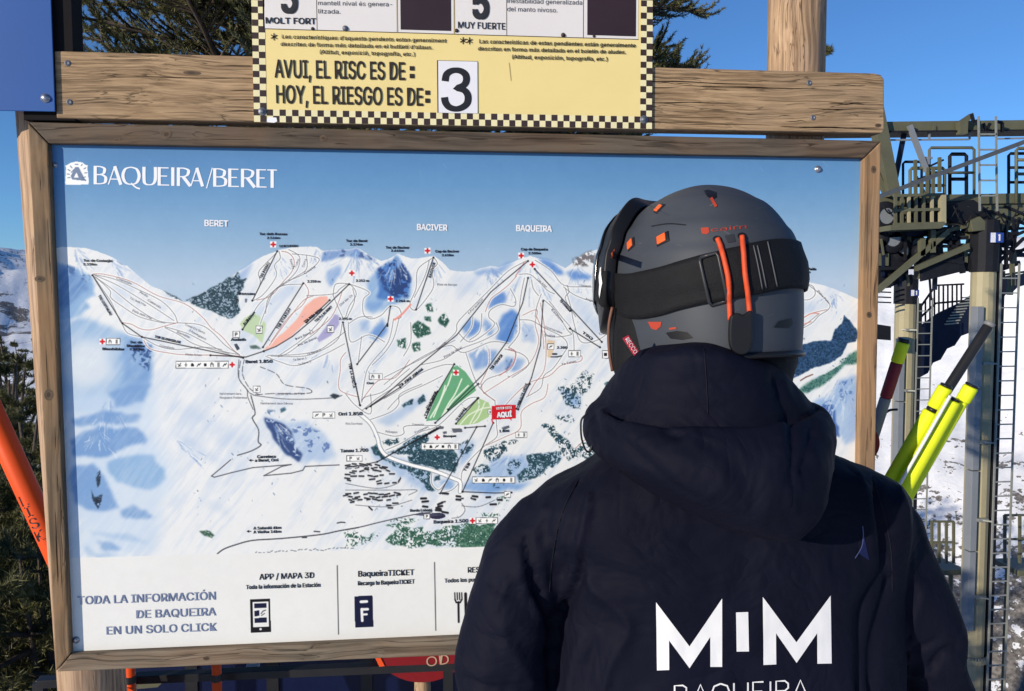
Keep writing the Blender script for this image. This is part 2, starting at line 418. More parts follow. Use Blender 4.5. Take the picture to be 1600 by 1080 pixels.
    c.poly(ZC([(-40, 300), (30, 250), (72, 222), (120, 290), (152, 350), (130, 440), (60, 465), (-30, 455)]), (70, 118, 190), .95, 3, 1.2, .2)
    c.rock(ZB([(900, 290), (990, 232), (1040, 240), (1090, 340), (1070, 450), (1000, 450), (930, 400)]), (48, 72, 128), .52, 3)
    c.rock(ZC([(0, 290), (70, 240), (130, 330), (130, 430), (40, 440)]), (45, 68, 122), .52, 3)
    c.poly(ZB([(585, 245), (592, 190), (640, 184), (740, 184), (785, 172), (810, 200), (880, 235), (840, 240), (780, 215), (700, 225), (640, 240)]), (120, 152, 204), .9, 3, 1, .4)
    c.rock(ZB([(585, 245), (600, 190), (780, 175), (900, 245), (760, 215), (640, 225)]), (70, 95, 145), .47, 3)
    c.poly(ZB([(1010, 200), (1030, 205), (1060, 260), (1080, 300), (1040, 240)]), (240, 241, 245), .6, 2, 1)
    for q, a in (([(620, 300), (660, 275), (695, 268), (690, 315), (645, 385), (612, 360)], .7), ([(880, 620), (930, 565), (962, 640), (905, 692), (850, 660)], .95), ([(835, 480), (930, 460), (940, 500), (850, 520)], .6),
                 ([(730, 220), (790, 180), (800, 240)], .6), ([(800, 590), (850, 570), (850, 640), (810, 650)], .5), ([(860, 800), (930, 740), (940, 780), (880, 840)], .5), ([(100, 340), (150, 280), (200, 250), (160, 350), (110, 420)], .6)):
        c.poly(ZB(q), (112, 152, 212), a, 3, 1.4, .4)
    for q, a in (([(580, 500), (620, 450), (680, 420), (695, 450), (680, 480), (600, 515)], .95), ([(655, 560), (720, 515), (765, 540), (750, 620), (700, 705), (625, 690), (640, 620)], 1.0), ([(440, 625), (500, 560), (560, 600), (525, 650), (460, 685)], .95),
                 ([(560, 560), (620, 620), (600, 680), (560, 640)], .8), ([(470, 765), (560, 742), (650, 750), (610, 830), (510, 860)], .7), ([(680, 782), (790, 800), (760, 865), (690, 860)], .65), ([(600, 840), (700, 800), (740, 850), (640, 880)], .5),
                 ([(870, 232), (930, 240), (975, 262), (1015, 315), (960, 318), (905, 275)], 1.0), ([(1020, 315), (1080, 290), (1180, 330), (1150, 352), (1060, 352)], .9), ([(500, 300), (640, 280), (740, 238), (690, 300), (620, 330), (520, 322)], .6),
                 ([(340, 740), (400, 690), (410, 640), (380, 720)], .7), ([(770, 600), (850, 600), (850, 700), (780, 700)], .35)):
        c.poly(ZC(q), (96, 140, 208), a, 3, 1.4, .35)
    c.rock(ZC([(1060, 235), (1130, 200), (1180, 180), (1190, 260), (1130, 270), (1070, 265)]), (105, 100, 105), .5, 3)
    # blue hollow forests and slopes lower down
    for q, a in (([(180, 230), (260, 170), (400, 130), (430, 150), (330, 210), (260, 260)], .45), ([(340, 140), (420, 80), (470, 60), (480, 110), (400, 150)], .5), ([(130, 380), (260, 420), (500, 500), (560, 640), (480, 640), (300, 540), (160, 450)], .45),
                 ([(700, 640), (760, 560), (1030, 600), (1130, 590), (1050, 640), (860, 660)], .9), ([(780, 560), (900, 440), (1090, 430), (1120, 500), (1000, 600)], .55), ([(1290, 20), (1400, 60), (1420, 140), (1330, 120)], .6),
                 ([(560, 580), (660, 590), (650, 640), (590, 620)], .8), ([(680, 380), (780, 320), (760, 440), (690, 500)], .5)):
        c.poly(ZD(q), (118, 158, 214), a, 4, 2, .4)
    c.poly(ZE([(1105, 175), (1150, 180), (1240, 200), (1330, 200), (1420, 260), (1490, 370), (1440, 400), (1300, 410), (1220, 370), (1150, 280)]), (160, 186, 224), .7, 4, 2, .5)
    c.rock(ZE([(1108, 175), (1150, 185), (1200, 200), (1250, 245), (1270, 320), (1310, 370), (1290, 405), (1220, 365), (1160, 290), (1130, 230)]), (44, 66, 120), .62, 3)
    c.rock(ZE([(1250, 180), (1400, 250), (1480, 360), (1330, 390), (1260, 260)]), (92, 120, 175), .42, 3)
    c.rock(ZE([(1100, 130), (1160, 140), (1150, 160), (1110, 160)]), (90, 120, 160), .5, 3)
    c.forest(ZE([(1190, 130), (1215, 120), (1222, 135), (1195, 152)]), (70, 100, 120), (90, 130, 150), .8, 2)
    c.forest(ZE([(240, 465), (257, 450), (255, 520), (245, 540), (235, 490)]), (30, 42, 62), (60, 80, 100), .7, 2)
    c.forest(ZE([(208, 548), (225, 590), (270, 575), (265, 610), (240, 652), (218, 610)]), (30, 42, 62), (60, 80, 100), .6, 2)
    c.forest(ZE([(770, 772), (820, 762), (855, 790), (840, 805), (800, 795)]), (60, 90, 80), (100, 130, 110), .62, 3)
    # forests
    c.forest(ZA([(755, 470), (900, 400), (1052, 308), (1060, 350), (1100, 345), (1085, 400), (1045, 440), (1060, 520), (1020, 572), (960, 560), (900, 530), (830, 500)]), (38, 58, 72), (86, 116, 128), .56, 4, (128, 152, 178))
    c.forest(ZA([(620, 405), (700, 440), (745, 480), (690, 450)]), (60, 80, 90), (100, 120, 130), .6, 2)
    c.rock(ZA([(440, 740), (500, 690), (560, 705), (572, 780), (540, 860), (480, 810)]), (52, 82, 138), .5, 4)
    c.rock(ZA([(60, 260), (150, 280), (225, 330), (220, 370), (120, 330), (60, 320)]), (70, 104, 160), .46, 5)
    for q in ([(150, 620), (190, 578), (250, 610), (262, 652), (185, 682)], [(300, 570), (340, 535), (370, 580), (342, 622), (312, 602)], [(228, 490), (262, 480), (280, 530), (245, 530)], [(75, 690), (120, 680), (130, 740), (80, 730)], [(160, 705), (205, 700), (210, 748), (170, 750)], [(228, 555), (260, 550), (262, 585), (232, 580)], [(1040, 640), (1060, 640), (1060, 660), (1045, 660)]):
        c.forest(ZC(q), (40, 78, 70), (90, 132, 116), .62, 3)
    c.forest(ZC([(980, 960), (1060, 930), (1130, 858), (1182, 880), (1165, 960), (1100, 1010), (1105, 1075), (1020, 1050), (1000, 1000)]), (52, 76, 86), (110, 134, 140), .5, 4)
    G = ((36, 62, 76), (74, 112, 124)); 
    for q, dn in (([(1280, 20), (1330, 15), (1400, 80), (1412, 120), (1370, 140), (1310, 90)], .5), ([(1240, 180), (1350, 188), (1380, 240), (1300, 222)], .5), ([(1170, 240), (1240, 250), (1380, 370), (1430, 380), (1442, 440), (1350, 460), (1250, 330)], .52),
                  ([(840, 400), (960, 340), (1030, 345), (960, 420), (880, 470), (838, 430)], .5), ([(1100, 430), (1300, 400), (1312, 440), (1250, 500), (1180, 552), (1040, 592), (1030, 540), (1110, 500)], .58), ([(960, 512), (1010, 450), (1070, 460), (985, 560)], .52), ([(770, 512), (850, 480), (872, 530), (790, 542)], .5),
                  ([(350, 340), (490, 298), (500, 330), (430, 432), (250, 412), (350, 372)], .56), ([(220, 350), (318, 325), (322, 360), (230, 372)], .55), ([(370, 442), (460, 390), (650, 390), (682, 440), (660, 542), (600, 522), (400, 480)], .72), ([(682, 372), (740, 310), (735, 345), (690, 392)], .5),
                  ([(700, 402), (780, 360), (762, 402), (702, 432)], .5), ([(148, 380), (180, 350), (228, 420), (250, 472), (160, 420)], .72), ([(240, 450), (400, 500), (512, 540), (500, 592), (562, 662), (500, 642), (440, 570), (340, 522)], .62), ([(340, 132), (400, 92), (402, 118), (352, 145)], .8), ([(425, 90), (462, 55), (480, 100), (445, 115)], .8),
                  ([(535, 555), (565, 545), (570, 575), (540, 580)], .8), ([(890, 590), (950, 600), (940, 630), (900, 620)], .5)):
        c.forest(ZD(q), G[0], G[1], dn if dn < .6 else dn*.88, 6, (150, 178, 208) if dn > .55 else None)
    for q, dn in (([(0, 895), (60, 890), (130, 920), (190, 880), (210, 915), (150, 950), (60, 985), (0, 1000)], .5), ([(230, 855), (330, 850), (420, 870), (470, 855), (480, 885), (400, 905), (300, 880)], .58), ([(240, 940), (300, 895), (450, 900), (560, 870), (700, 850), (912, 842), (880, 920), (832, 985), (690, 990), (520, 960), (400, 985), (290, 975)], .6),
                  ([(690, 870), (912, 842), (880, 930), (832, 990), (690, 990)], .78), ([(812, 782), (920, 768), (930, 800), (850, 808)], .52), ([(270, 825), (360, 805), (440, 818), (380, 840), (280, 842)], .5), ([(900, 700), (960, 690), (990, 705), (930, 740)], .5)):
        c.forest(ZD(q), (44, 84, 72), (110, 150, 128), dn*.93, 7)
    # right hand valley
    c.poly(ZF([(60, 520), (160, 490), (250, 480), (268, 430), (305, 400), (315, 355), (350, 400), (388, 450), (372, 490), (330, 500), (300, 560), (240, 600), (150, 620), (60, 672), (-20, 660), (-20, 560)]), (46, 78, 122), .95, 3, 1)
    c.forest(ZF([(60, 520), (160, 490), (250, 480), (268, 430), (305, 400), (315, 355), (350, 400), (388, 450), (372, 490), (330, 500), (300, 560), (240, 600), (150, 620), (60, 672), (-20, 660), (-20, 560)]), (30, 56, 88), (62, 100, 130), .55, 3)
    c.poly(ZF([(75, 735), (130, 695), (200, 658), (300, 600), (345, 545), (440, 510), (440, 600), (320, 600), (240, 685), (130, 745), (90, 752)]), (78, 126, 116), 1, 2, .8, .3)
    c.forest(ZF([(75, 735), (200, 658), (345, 545), (440, 510), (440, 600), (320, 600), (240, 685), (130, 745)]), (50, 92, 96), (100, 150, 135), .45, 3)
    c.poly(ZF([(180, 660), (260, 610), (300, 600), (220, 650)]), (228, 232, 236), .9, 1, .6)
    c.line(ZF([(98, 682), (125, 665), (158, 652)]), 2.0, (120, 80, 75), .9)
    c.poly(ZF([(150, 790), (240, 760), (300, 670), (400, 640), (400, 920), (330, 1010), (280, 930), (240, 990), (180, 930)]), (146, 178, 222), .85, 5, 2, .5)
    c.rock(ZF([(190, 810), (250, 775), (275, 850), (290, 960), (230, 940), (200, 900)]), (66, 100, 168), .6, 4)
    c.rock(ZF([(280, 700), (350, 665), (360, 760), (300, 780)]), (84, 118, 182), .5, 4)
    c.poly(ZF([(345, 760), (400, 700), (400, 960), (350, 1000)]), (158, 182, 226), .8, 4, 2, .3)
    # fine strokes of relief fanning down from the summits
    rf = random.Random(31)
    for (f, x, y, n_, L_, a0, a1) in ((ZA, 130, 170, 26, 190, 30, 80), (ZA, 330, 230, 22, 150, 20, 70), (ZB, 330, 190, 26, 170, 50, 125), (ZB, 560, 170, 20, 150, 60, 120), (ZB, 780, 175, 34, 190, 30, 150), (ZB, 1000, 225, 30, 180, 50, 140), (ZC, 280, 225, 26, 190, 50, 130), (ZC, 600, 275, 24, 130, 30, 120), (ZC, 820, 225, 46, 330, 40, 150),
                                       (ZC, 1080, 260, 26, 180, 40, 130), (ZE, 1150, 180, 24, 190, 20, 75), (ZC, 760, 560, 22, 150, 40, 140), (ZC, 560, 700, 22, 160, 50, 130), (ZD, 1000, 420, 24, 150, 100, 160), (ZF, 260, 240, 20, 120, 30, 150), (ZF, 300, 660, 40, 220, 70, 130), (ZE, 300, 60, 26, 220, 60, 130), (ZE, 250, 240, 22, 160, 40, 140), (ZE, 640, 280, 22, 220, 25, 50), (ZB, 640, 700, 16, 200, 80, 150)):
        for k in range(n_):
            a = R(rf.uniform(a0, a1)); r0 = rf.uniform(.05, .7)*L_; r1 = r0+rf.uniform(.12, .4)*L_
            q = [(x+math.cos(a)*rr_+rf.uniform(-5, 5), y+math.sin(a)*rr_+rf.uniform(-3, 3)) for rr_ in (r0, (r0+r1)/2, r1)]
            c.line(f(q), rf.choice([1.0, 1.6, 2.6]), rf.choice([(150, 174, 212), (126, 156, 204), (240, 242, 246), (188, 204, 228)]), rf.uniform(.15, .55))
    # coloured beginners' areas
    og = lambda q: [(x, y) for x, y in q]
    c.poly(ZB([(590, 438), (615, 440), (622, 466), (585, 508), (525, 560), (465, 620), (408, 676), (345, 716), (268, 750), (262, 742), (300, 700), (380, 640), (450, 570), (490, 500), (540, 460)]), (244, 176, 160), .92, 1, .8)
    c.poly(ZB([(205, 538), (235, 555), (272, 600), (268, 640), (250, 708), (232, 690), (200, 660), (150, 640), (125, 600), (150, 565)]), (188, 210, 170), .92, 1, .8)
    c.poly(ZB([(655, 545), (682, 550), (682, 600), (640, 662), (570, 702), (560, 682), (605, 620)]), (168, 164, 208), 1, 1, .8)
    c.poly(ZC([(910, 688), (962, 692), (955, 750), (935, 792), (905, 782)]), (222, 200, 172), 1, 1, .6)
    c.poly([(710, 568), (728, 582), (739, 598), (744, 610), (712, 634), (686, 656), (666, 658), (683, 615)], (98, 166, 120), .95, .6, .6)
    c.poly(ZD([(800, 84), (860, 112), (878, 150), (862, 200), (790, 238), (700, 250), (664, 246)]), (168, 200, 142), .95, .6, .6)
    # the part of the panorama that the skier covers
    for q, dn in (([(945, 600), (990, 580), (1040, 610), (1010, 660), (950, 650)], .5), ([(900, 690), (960, 700), (1060, 680), (1120, 720), (1050, 760), (930, 750)], .54), ([(830, 790), (900, 770), (1010, 800), (1120, 780), (1230, 800), (1220, 830), (1000, 838), (830, 845)], .56), ([(1120, 560), (1180, 540), (1225, 560), (1190, 600), (1130, 600)], .52), ([(1080, 640), (1130, 650), (1120, 690), (1070, 680)], .5), ([(1240, 780), (1340, 760), (1345, 820), (1240, 835)], .54)):
        c.forest(q, (38, 64, 76), (80, 118, 124), dn, 6)
    for q in ([(1000, 420), (1040, 440), (1020, 500), (980, 490)], [(1100, 450), (1170, 470), (1150, 540), (1090, 520)], [(1010, 540), (1080, 530), (1070, 580), (1000, 590)], [(1130, 620), (1220, 650), (1200, 720), (1110, 700)]): c.poly(q, (104, 146, 208), .8, 4, 1.5, .4)
    W_, K_, GR = (246, 246, 248), (28, 28, 32), (112, 116, 126)
    for q in ([(600, 10), (585, 60), (560, 120), (510, 205)], [(640, -60), (615, 10), (590, 60), (530, 200)], [(740, 10), (690, 60), (640, 110), (590, 190)], [(700, -30), (660, 60), (620, 120), (570, 215)]): c.line(curve(ZD(q)), 2.2, (226, 238, 222), 1)
    for q in ([(800, 90), (800, 150), (740, 190), (690, 245)], [(870, 140), (800, 160), (750, 240)], [(840, 110), (800, 200), (770, 235)]): c.line(curve(ZD(q)), 1.8, (230, 238, 220), 1)
    # pistes: pale track with a thin edge line
    runs = [ZA(q) for q in (
        [(235, 318), (300, 320), (450, 360), (600, 440), (750, 485), (850, 560), (900, 620), (960, 670), (1020, 740), (1060, 775)],
        [(240, 322), (350, 345), (500, 410), (620, 470), (690, 540), (710, 590)], [(245, 325), (370, 380), (520, 470), (600, 520), (690, 580)], [(240, 330), (340, 400), (480, 510), (600, 580), (700, 595)],
        [(250, 335), (330, 410), (335, 450), (400, 500), (500, 560), (640, 595)], [(400, 592), (450, 600), (500, 625), (560, 632), (640, 610), (710, 592)], [(710, 592), (830, 602), (900, 640), (980, 720), (1060, 772)],
        [(640, 615), (760, 650), (860, 700), (960, 750), (1050, 770)], [(640, 620), (720, 660), (800, 710), (900, 740), (1000, 765)], [(510, 672), (600, 722), (700, 742), (850, 730), (960, 742)],
        [(520, 690), (560, 740), (680, 765), (760, 772), (950, 775), (1070, 780)], [(400, 600), (430, 650), (500, 670)], [(390, 590), (340, 480), (300, 420), (238, 330)])]
    runs += [ZB(q) for q in (
        [(330, 200), (270, 260), (230, 310), (240, 370), (200, 460)], [(345, 190), (352, 230), (320, 270), (330, 330), (260, 430), (200, 468)], [(360, 190), (400, 200), (430, 240), (420, 300), (370, 360), (300, 440), (220, 465)],
        [(400, 180), (460, 220), (450, 290), (400, 350), (320, 410), (270, 520), (240, 600)], [(500, 215), (500, 290), (430, 340), (330, 400)], [(420, 205), (520, 215), (572, 240), (500, 310), (400, 355)],
        [(480, 375), (380, 380), (320, 410), (280, 470), (270, 540)], [(490, 372), (512, 420), (480, 490), (400, 560), (300, 700)], [(500, 440), (650, 430), (690, 400), (740, 375), (780, 430), (740, 500), (720, 560)],
        [(650, 440), (660, 380), (700, 370), (760, 380), (852, 420), (820, 460), (820, 540), (860, 570), (920, 550), (970, 500), (1020, 510), (1032, 560), (990, 572)], [(650, 440), (680, 510), (712, 580)], [(740, 595), (800, 560), (870, 560)],
        [(540, 440), (480, 470), (400, 570), (290, 720)], [(620, 560), (560, 640), (480, 700), (400, 760), (340, 785)], [(700, 600), (680, 680), (600, 740), (480, 780), (300, 780)], [(715, 710), (600, 770), (450, 832), (350, 812), (270, 780)],
        [(720, 640), (640, 700), (560, 750), (430, 772), (280, 775)], [(720, 760), (692, 800), (690, 860), (680, 940), (700, 980), (790, 1010)], [(735, 590), (750, 700), (850, 660), (940, 700)], [(810, 670), (800, 750), (790, 820)],
        [(990, 570), (960, 700), (880, 800), (840, 860), (820, 960), (810, 1030)], [(1020, 570), (990, 680), (940, 760), (870, 830)], [(1080, 800), (1000, 900), (900, 920), (810, 1030)], [(1080, 850), (1020, 900), (930, 980), (830, 1010), (810, 1040)],
        [(640, 500), (560, 600), (470, 690), (340, 780)], [(760, 400), (770, 470), (730, 560)], [(330, 400), (240, 480), (205, 530)], [(700, 420), (640, 560), (520, 660)])]
    runs += [ZC(q) for q in (
        [(270, 230), (210, 270), (185, 310), (180, 400), (145, 490), (180, 520), (250, 440), (280, 380), (270, 300), (300, 260), (280, 225)], [(255, 240), (230, 330), (170, 450)],
        [(800, 245), (700, 300), (600, 400), (500, 500), (440, 560), (410, 600), (400, 650), (300, 740), (220, 790), (80, 860), (0, 900)], [(760, 320), (820, 320), (870, 360), (920, 410), (960, 430)], [(745, 330), (700, 380), (650, 420), (600, 460), (570, 530)],
        [(710, 400), (740, 460), (730, 500), (660, 490), (600, 520), (590, 560), (622, 600), (560, 660), (480, 700), (420, 650)], [(500, 560), (490, 620), (430, 700)], [(630, 590), (640, 640), (560, 690), (430, 740), (330, 800), (200, 830)],
        [(790, 340), (770, 440), (760, 540), (760, 650), (700, 730)], [(780, 550), (860, 520), (850, 600), (870, 700), (820, 820), (700, 900), (560, 990)], [(870, 440), (840, 400), (830, 350)], [(885, 430), (860, 500), (850, 560)],
        [(760, 575), (830, 580), (900, 620), (1000, 670), (1032, 720), (1000, 780), (950, 850), (900, 890), (880, 960), (800, 1010)], [(895, 460), (960, 520), (1030, 630), (1050, 660), (940, 672), (900, 640)], [(880, 480), (900, 600), (912, 740), (900, 860), (850, 930), (810, 1000)],
        [(930, 470), (1000, 560), (1060, 640), (1070, 760)], [(850, 240), (940, 300), (1010, 380), (1130, 390), (1190, 390)], [(1010, 390), (1080, 440), (1200, 480), (1260, 490)], [(1020, 400), (1050, 500), (1070, 600), (1110, 700), (1200, 690), (1260, 650)],
        [(1070, 760), (1112, 780), (1100, 810), (1000, 830), (930, 890), (800, 940), (660, 1080)], [(700, 730), (742, 760), (720, 840), (660, 880), (580, 910), (540, 960)], [(680, 740), (780, 770), (812, 830), (720, 900)], [(460, 760), (500, 880), (540, 960), (620, 1030)],
        [(300, 740), (380, 720), (450, 760), (600, 700), (700, 710)], [(590, 740), (590, 830), (540, 940)], [(0, 1020), (100, 960), (200, 880), (330, 830), (400, 830)], [(20, 1080), (100, 1000), (230, 940), (330, 890)],
        [(0, 940), (140, 830), (260, 760), (400, 690)], [(550, 540), (540, 640), (480, 690)], [(860, 560), (890, 640), (900, 740)], [(1030, 380), (1040, 420), (1020, 460), (1080, 560)], [(150, 590), (150, 700), (110, 780)])]
    runs += [ZD(q) for q in (
        [(150, 215), (270, 170), (320, 120), (330, 60), (460, 0)], [(190, 290), (290, 315), (350, 300), (350, 262), (400, 250), (560, 252)], [(1220, 0), (1200, 80), (1120, 120), (1060, 170), (1052, 270), (960, 320), (850, 370)],
        [(900, 100), (910, 250), (910, 320), (830, 380), (740, 470), (700, 540), (700, 640)], [(0, 60), (60, 130), (150, 180), (150, 60)], [(100, 160), (200, 80), (330, 0)], [(520, 540), (520, 600), (560, 640), (600, 600)], [(820, 0), (830, 50), (900, 100)],
        [(800, 80), (720, 100), (560, 250), (450, 290), (330, 360), (240, 400)], [(690, 590), (640, 640), (560, 660)])]
    runs += [ZF(q) for q in ([(118, 200), (160, 215), (170, 255), (140, 280), (95, 280)], [(120, 198), (180, 240), (240, 300), (235, 330), (190, 360), (150, 400), (70, 440)], [(230, 330), (150, 350), (80, 390)], [(60, 430), (100, 420), (190, 350)])]
    runs += [[(1000, 400), (1030, 460), (1010, 520), (1060, 590), (1040, 660), (980, 740)], [(1100, 425), (1080, 480), (1120, 540), (1090, 620), (1140, 700), (1100, 770)], [(1100, 425), (1150, 470), (1200, 560), (1180, 640), (1220, 720)], [(960, 470), (1000, 560), (960, 640), (900, 700)], [(1240, 470), (1190, 520), (1200, 600), (1150, 660), (1060, 720)], [(1000, 400), (960, 450), (990, 520)]]
    for q in runs:
        cq = curve(q); c.line(cq, 4.6, W_, .62)
    for i, q in enumerate(runs):
        cq = curve(q); c.line(cq, 1.0, (96, 98, 108) if i % 5 else (150, 96, 96), .78)
    c.line(curve(ZC([(150, 490), (100, 545), (60, 575)])), 3.0, (236, 150, 140), .9)
    for q in ([(700, 740), (740, 760), (720, 830), (650, 890)], [(790, 250), (740, 330)]): c.line(curve(ZC(q)), 1.2, (205, 90, 90), .7)
    for q in ([(190, 350), (150, 350), (90, 385)], [(150, 390), (90, 410)]): c.line(curve(ZF(q)), 1.6, (215, 130, 115), .8)
    # dashed tracks and roads
    for q in ([(240, 840), (330, 880), (380, 940), (500, 960), (530, 980), (490, 990), (320, 990), (200, 995), (160, 960), (120, 900), (130, 800)], [(150, 800), (140, 880), (180, 960), (240, 1000)]): c.line(curve(ZB(q), 8), 1.1, (70, 72, 80), .9, (3, 4))
    for q in ([(120, 800), (118, 900), (165, 970), (170, 1010), (200, 1080)], [(200, 1000), (400, 1022), (640, 1015), (700, 1000)]): c.line(curve(ZB(q)), 1.1, (80, 82, 90), .9)
    c.forest(ZB([(630, 1000), (650, 990), (690, 1000), (660, 1020)]), (40, 50, 60), (70, 80, 90), .9, 1)
    c.line(curve(ZE([(1040, 60), (1062, 150), (1048, 180), (1080, 240), (1078, 300), (1092, 320), (1040, 350), (970, 372)])), 1.6, (70, 72, 80), .95)
    c.line(ZE([(935, 395), (900, 425), (835, 480), (850, 486), (940, 462), (1050, 436), (1250, 420), (1200, 430), (1108, 478), (1250, 465), (1310, 450), (1322, 430), (1400, 426), (1500, 422)]), 1.5, (70, 72, 80), .95)
    c.line(curve(ZE([(865, 885), (900, 860), (960, 838), (1050, 815), (1200, 805), (1400, 785), (1500, 765), (1600, 748)])), 1.8, (60, 62, 70), .95)
    c.line(curve(ZD([(0, 880), (100, 860), (200, 835), (400, 790), (520, 772)])), 1.5, (60, 62, 70), .95)
    for q in ([(90, 185), (150, 240), (190, 320), (210, 390), (260, 440), (400, 490), (520, 520), (650, 570), (690, 592), (690, 650)],):
        cq = curve(ZD(q)); c.line(cq, 6.5, (120, 128, 140), .9); c.line(cq, 4.6, (248, 248, 250), 1)
    c.line(ZD([(570, 265), (190, 470), (0, 510)]), 1.3, (30, 30, 34), 1, (1, 1))
    # lifts
    lifts = [ZA([(232, 325), (400, 595)]), ZA([(400, 595), (510, 672)]), ZA([(510, 672), (1080, 790)])]
    lifts += [ZB(q) for q in ([(335, 190), (195, 468)], [(482, 370), (255, 730)], [(740, 375), (540, 570), (420, 670), (330, 725), (260, 752)], [(260, 752), (160, 785), (-40, 775)], [(705, 590), (800, 1055)], [(972, 500), (955, 610)], [(955, 600), (785, 825)], [(205, 535), (140, 630)], [(630, 465), (500, 590)])]
    lifts += [ZC(q) for q in ([(278, 225), (180, 518)], [(810, 245), (600, 420), (410, 660), (215, 820), (0, 1005), (-100, 1075)], [(810, 340), (780, 480), (690, 700), (560, 880), (360, 1080)], [(848, 290), (1225, 700)], [(895, 470), (880, 720), (830, 900), (755, 1080)], [(1045, 625), (1215, 730)], [(395, 825), (245, 1080)], [(525, 1020), (460, 1080)])]
    lifts += [ZD(q) for q in ([(800, 0), (540, 235)], [(60, 0), (88, 130)], [(555, 45), (485, 205)], [(800, 85), (665, 240)], [(1110, 0), (1030, 150)], [(890, 235), (705, 650)], [(790, 260), (570, 660)], [(570, 258), (190, 470)], [(705, 650), (900, 658), (1000, 655)], [(720, 265), (840, 255)], [(150, 135), (330, 20)])]
    lifts += [[(1000, 402), (985, 735)], [(1100, 427), (1098, 765)], [(1105, 427), (1215, 715)], [(1240, 470), (1065, 715)]]
    for q in lifts: c.line(q, 1.45, (30, 30, 36), .92)
    for q in lifts:
        for e in (q[0], q[-1]): c.line([e, (e[0]+.1, e[1])], 3.0, (20, 20, 26), 1)
    # villages: little roofs in rows
    rr = random.Random(3)
    def roofs(q, step=7.0, L=8.0, w=2.3):
        q = curve(ZD(q), 6); acc = 0
        for a, b in zip(q, q[1:]):
            d = math.hypot(b[0]-a[0], b[1]-a[1]); acc += d
            if acc > step*rr.uniform(.8, 1.3):
                acc = 0; an = math.atan2(b[1]-a[1], b[0]-a[0])+rr.uniform(-.25, .25); l = L*rr.uniform(.6, 1.1)/2; y = a[1]+rr.uniform(-1.2, 1.2)
                c.line([(a[0]-l*math.cos(an), y-l*math.sin(an)+1.6), (a[0]+l*math.cos(an), y+l*math.sin(an)+1.6)], w, (200, 205, 214), 1)
                c.line([(a[0]-l*math.cos(an), y-l*math.sin(an)), (a[0]+l*math.cos(an), y+l*math.sin(an))], w, (34, 34, 40), 1)
    for q in ([(0, 490), (120, 482), (250, 500)], [(0, 508), (150, 505), (240, 515)], [(20, 525), (150, 518), (290, 530)], [(0, 548), (120, 555), (300, 545)], [(10, 570), (140, 590)], [(20, 585), (150, 602)], [(190, 600), (310, 592), (330, 560)], [(160, 575), (320, 570)],
              [(0, 658), (150, 662), (330, 660)], [(10, 680), (160, 685), (380, 662)], [(20, 698), (160, 700), (240, 700)], [(40, 712), (150, 706)], [(260, 702), (390, 692)], [(300, 720), (400, 712)], [(270, 748), (340, 745)], [(260, 730), (340, 722)], [(150, 748), (172, 775)], [(160, 775), (180, 772)], [(270, 792), (290, 792)]): roofs(q)
    for q in ([(0, 498), (100, 494), (250, 508)], [(40, 535), (280, 538)], [(200, 585), (320, 578)], [(0, 668), (300, 670)], [(60, 690), (300, 684)], [(560, 742), (680, 738)], [(590, 712), (640, 706)], [(700, 690), (760, 692)], [(600, 783), (650, 784)]): roofs(q, 8, 7, 2.0)
    for q in ([(470, 690), (545, 678)], [(480, 712), (550, 700)], [(600, 660), (665, 658)], [(680, 680), (745, 682)], [(680, 700), (755, 705)], [(770, 690), (855, 700)], [(780, 680), (820, 678)], [(570, 722), (622, 714)], [(570, 735), (690, 728)], [(560, 750), (690, 745)], [(560, 762), (650, 758)],
              [(600, 775), (645, 778)], [(480, 742), (545, 735)], [(580, 792), (665, 790)], [(860, 685), (910, 688)], [(890, 722), (960, 712)], [(930, 700), (990, 690)]): roofs(q, 6.0, 8.5, 3.2)
    for q in ([(0, 640), (300, 640), (430, 640), (380, 670)], [(330, 560), (310, 600), (190, 630), (0, 600)], [(60, 730), (250, 740), (400, 700)], [(700, 720), (720, 760), (690, 800), (640, 810)], [(700, 735), (800, 740), (900, 700)]): c.line(curve(ZD(q)), 1.0, (80, 82, 92), .8)
    c.poly([(540+550/3.8575+13*math.cos(a), 600+795/3.8575+5*math.sin(a)) for a in np.linspace(0, 6.28, 16)], (44, 42, 70), 1, 1, .5)
    c.poly(ZD([(400, 788), (460, 775), (600, 790), (500, 800)]), (70, 72, 92), .9, 1, .5)
    for q in ([(640, 270), (700, 270), (705, 290), (650, 295)], [(560, 255), (595, 258), (590, 272), (565, 272)], [(940, 262), (985, 248), (990, 262), (950, 280)], [(585, 290), (612, 285), (610, 300), (590, 302)]): c.poly(ZD(q), (96, 100, 112), 1, .8, .4)
    c.poly(ZA([(1028, 712), (1045, 710), (1062, 740), (1045, 748)]), (70, 74, 90), 1, .4, .4); c.forest(ZA([(1115, 722), (1150, 718), (1180, 740), (1120, 742)]), (80, 100, 100), (110, 130, 125), .8, 2)
    c.line(ZC([(940, 784), (975, 784), (1000, 778)]), 1.6, K_, 1); c.line(ZC([(950, 768), (970, 768)]), 2.6, K_, 1)
    for q in ([(1490, 725), (1510, 720), (1530, 722)], [(1370, 768), (1398, 770)], [(1308, 800), (1330, 800)]): c.line(ZE(q), 1.8, (50, 52, 62), 1)
    rr2 = random.Random(9)
    for k in range(26):
        x = 1065+k*20+rr2.uniform(-4, 4); y = 880-(k*20)*.05+rr2.uniform(-4, 3)
        c.line(ZE([(x, y), (x+rr2.uniform(4, 16), y-rr2.uniform(-3, 5))]), 1.1, (60, 64, 74), .85)
    # white information strip
    strip = [(60, 874.5), (120, 872), (400, 864.5), (560, 860), (758, 854.5), (1400, 832), (1400, 1120), (60, 1120)]
    c.poly(strip, (232, 232, 234))
    # a few hundred specks of scree and lone trees over the whole massif
    rs = random.Random(77)
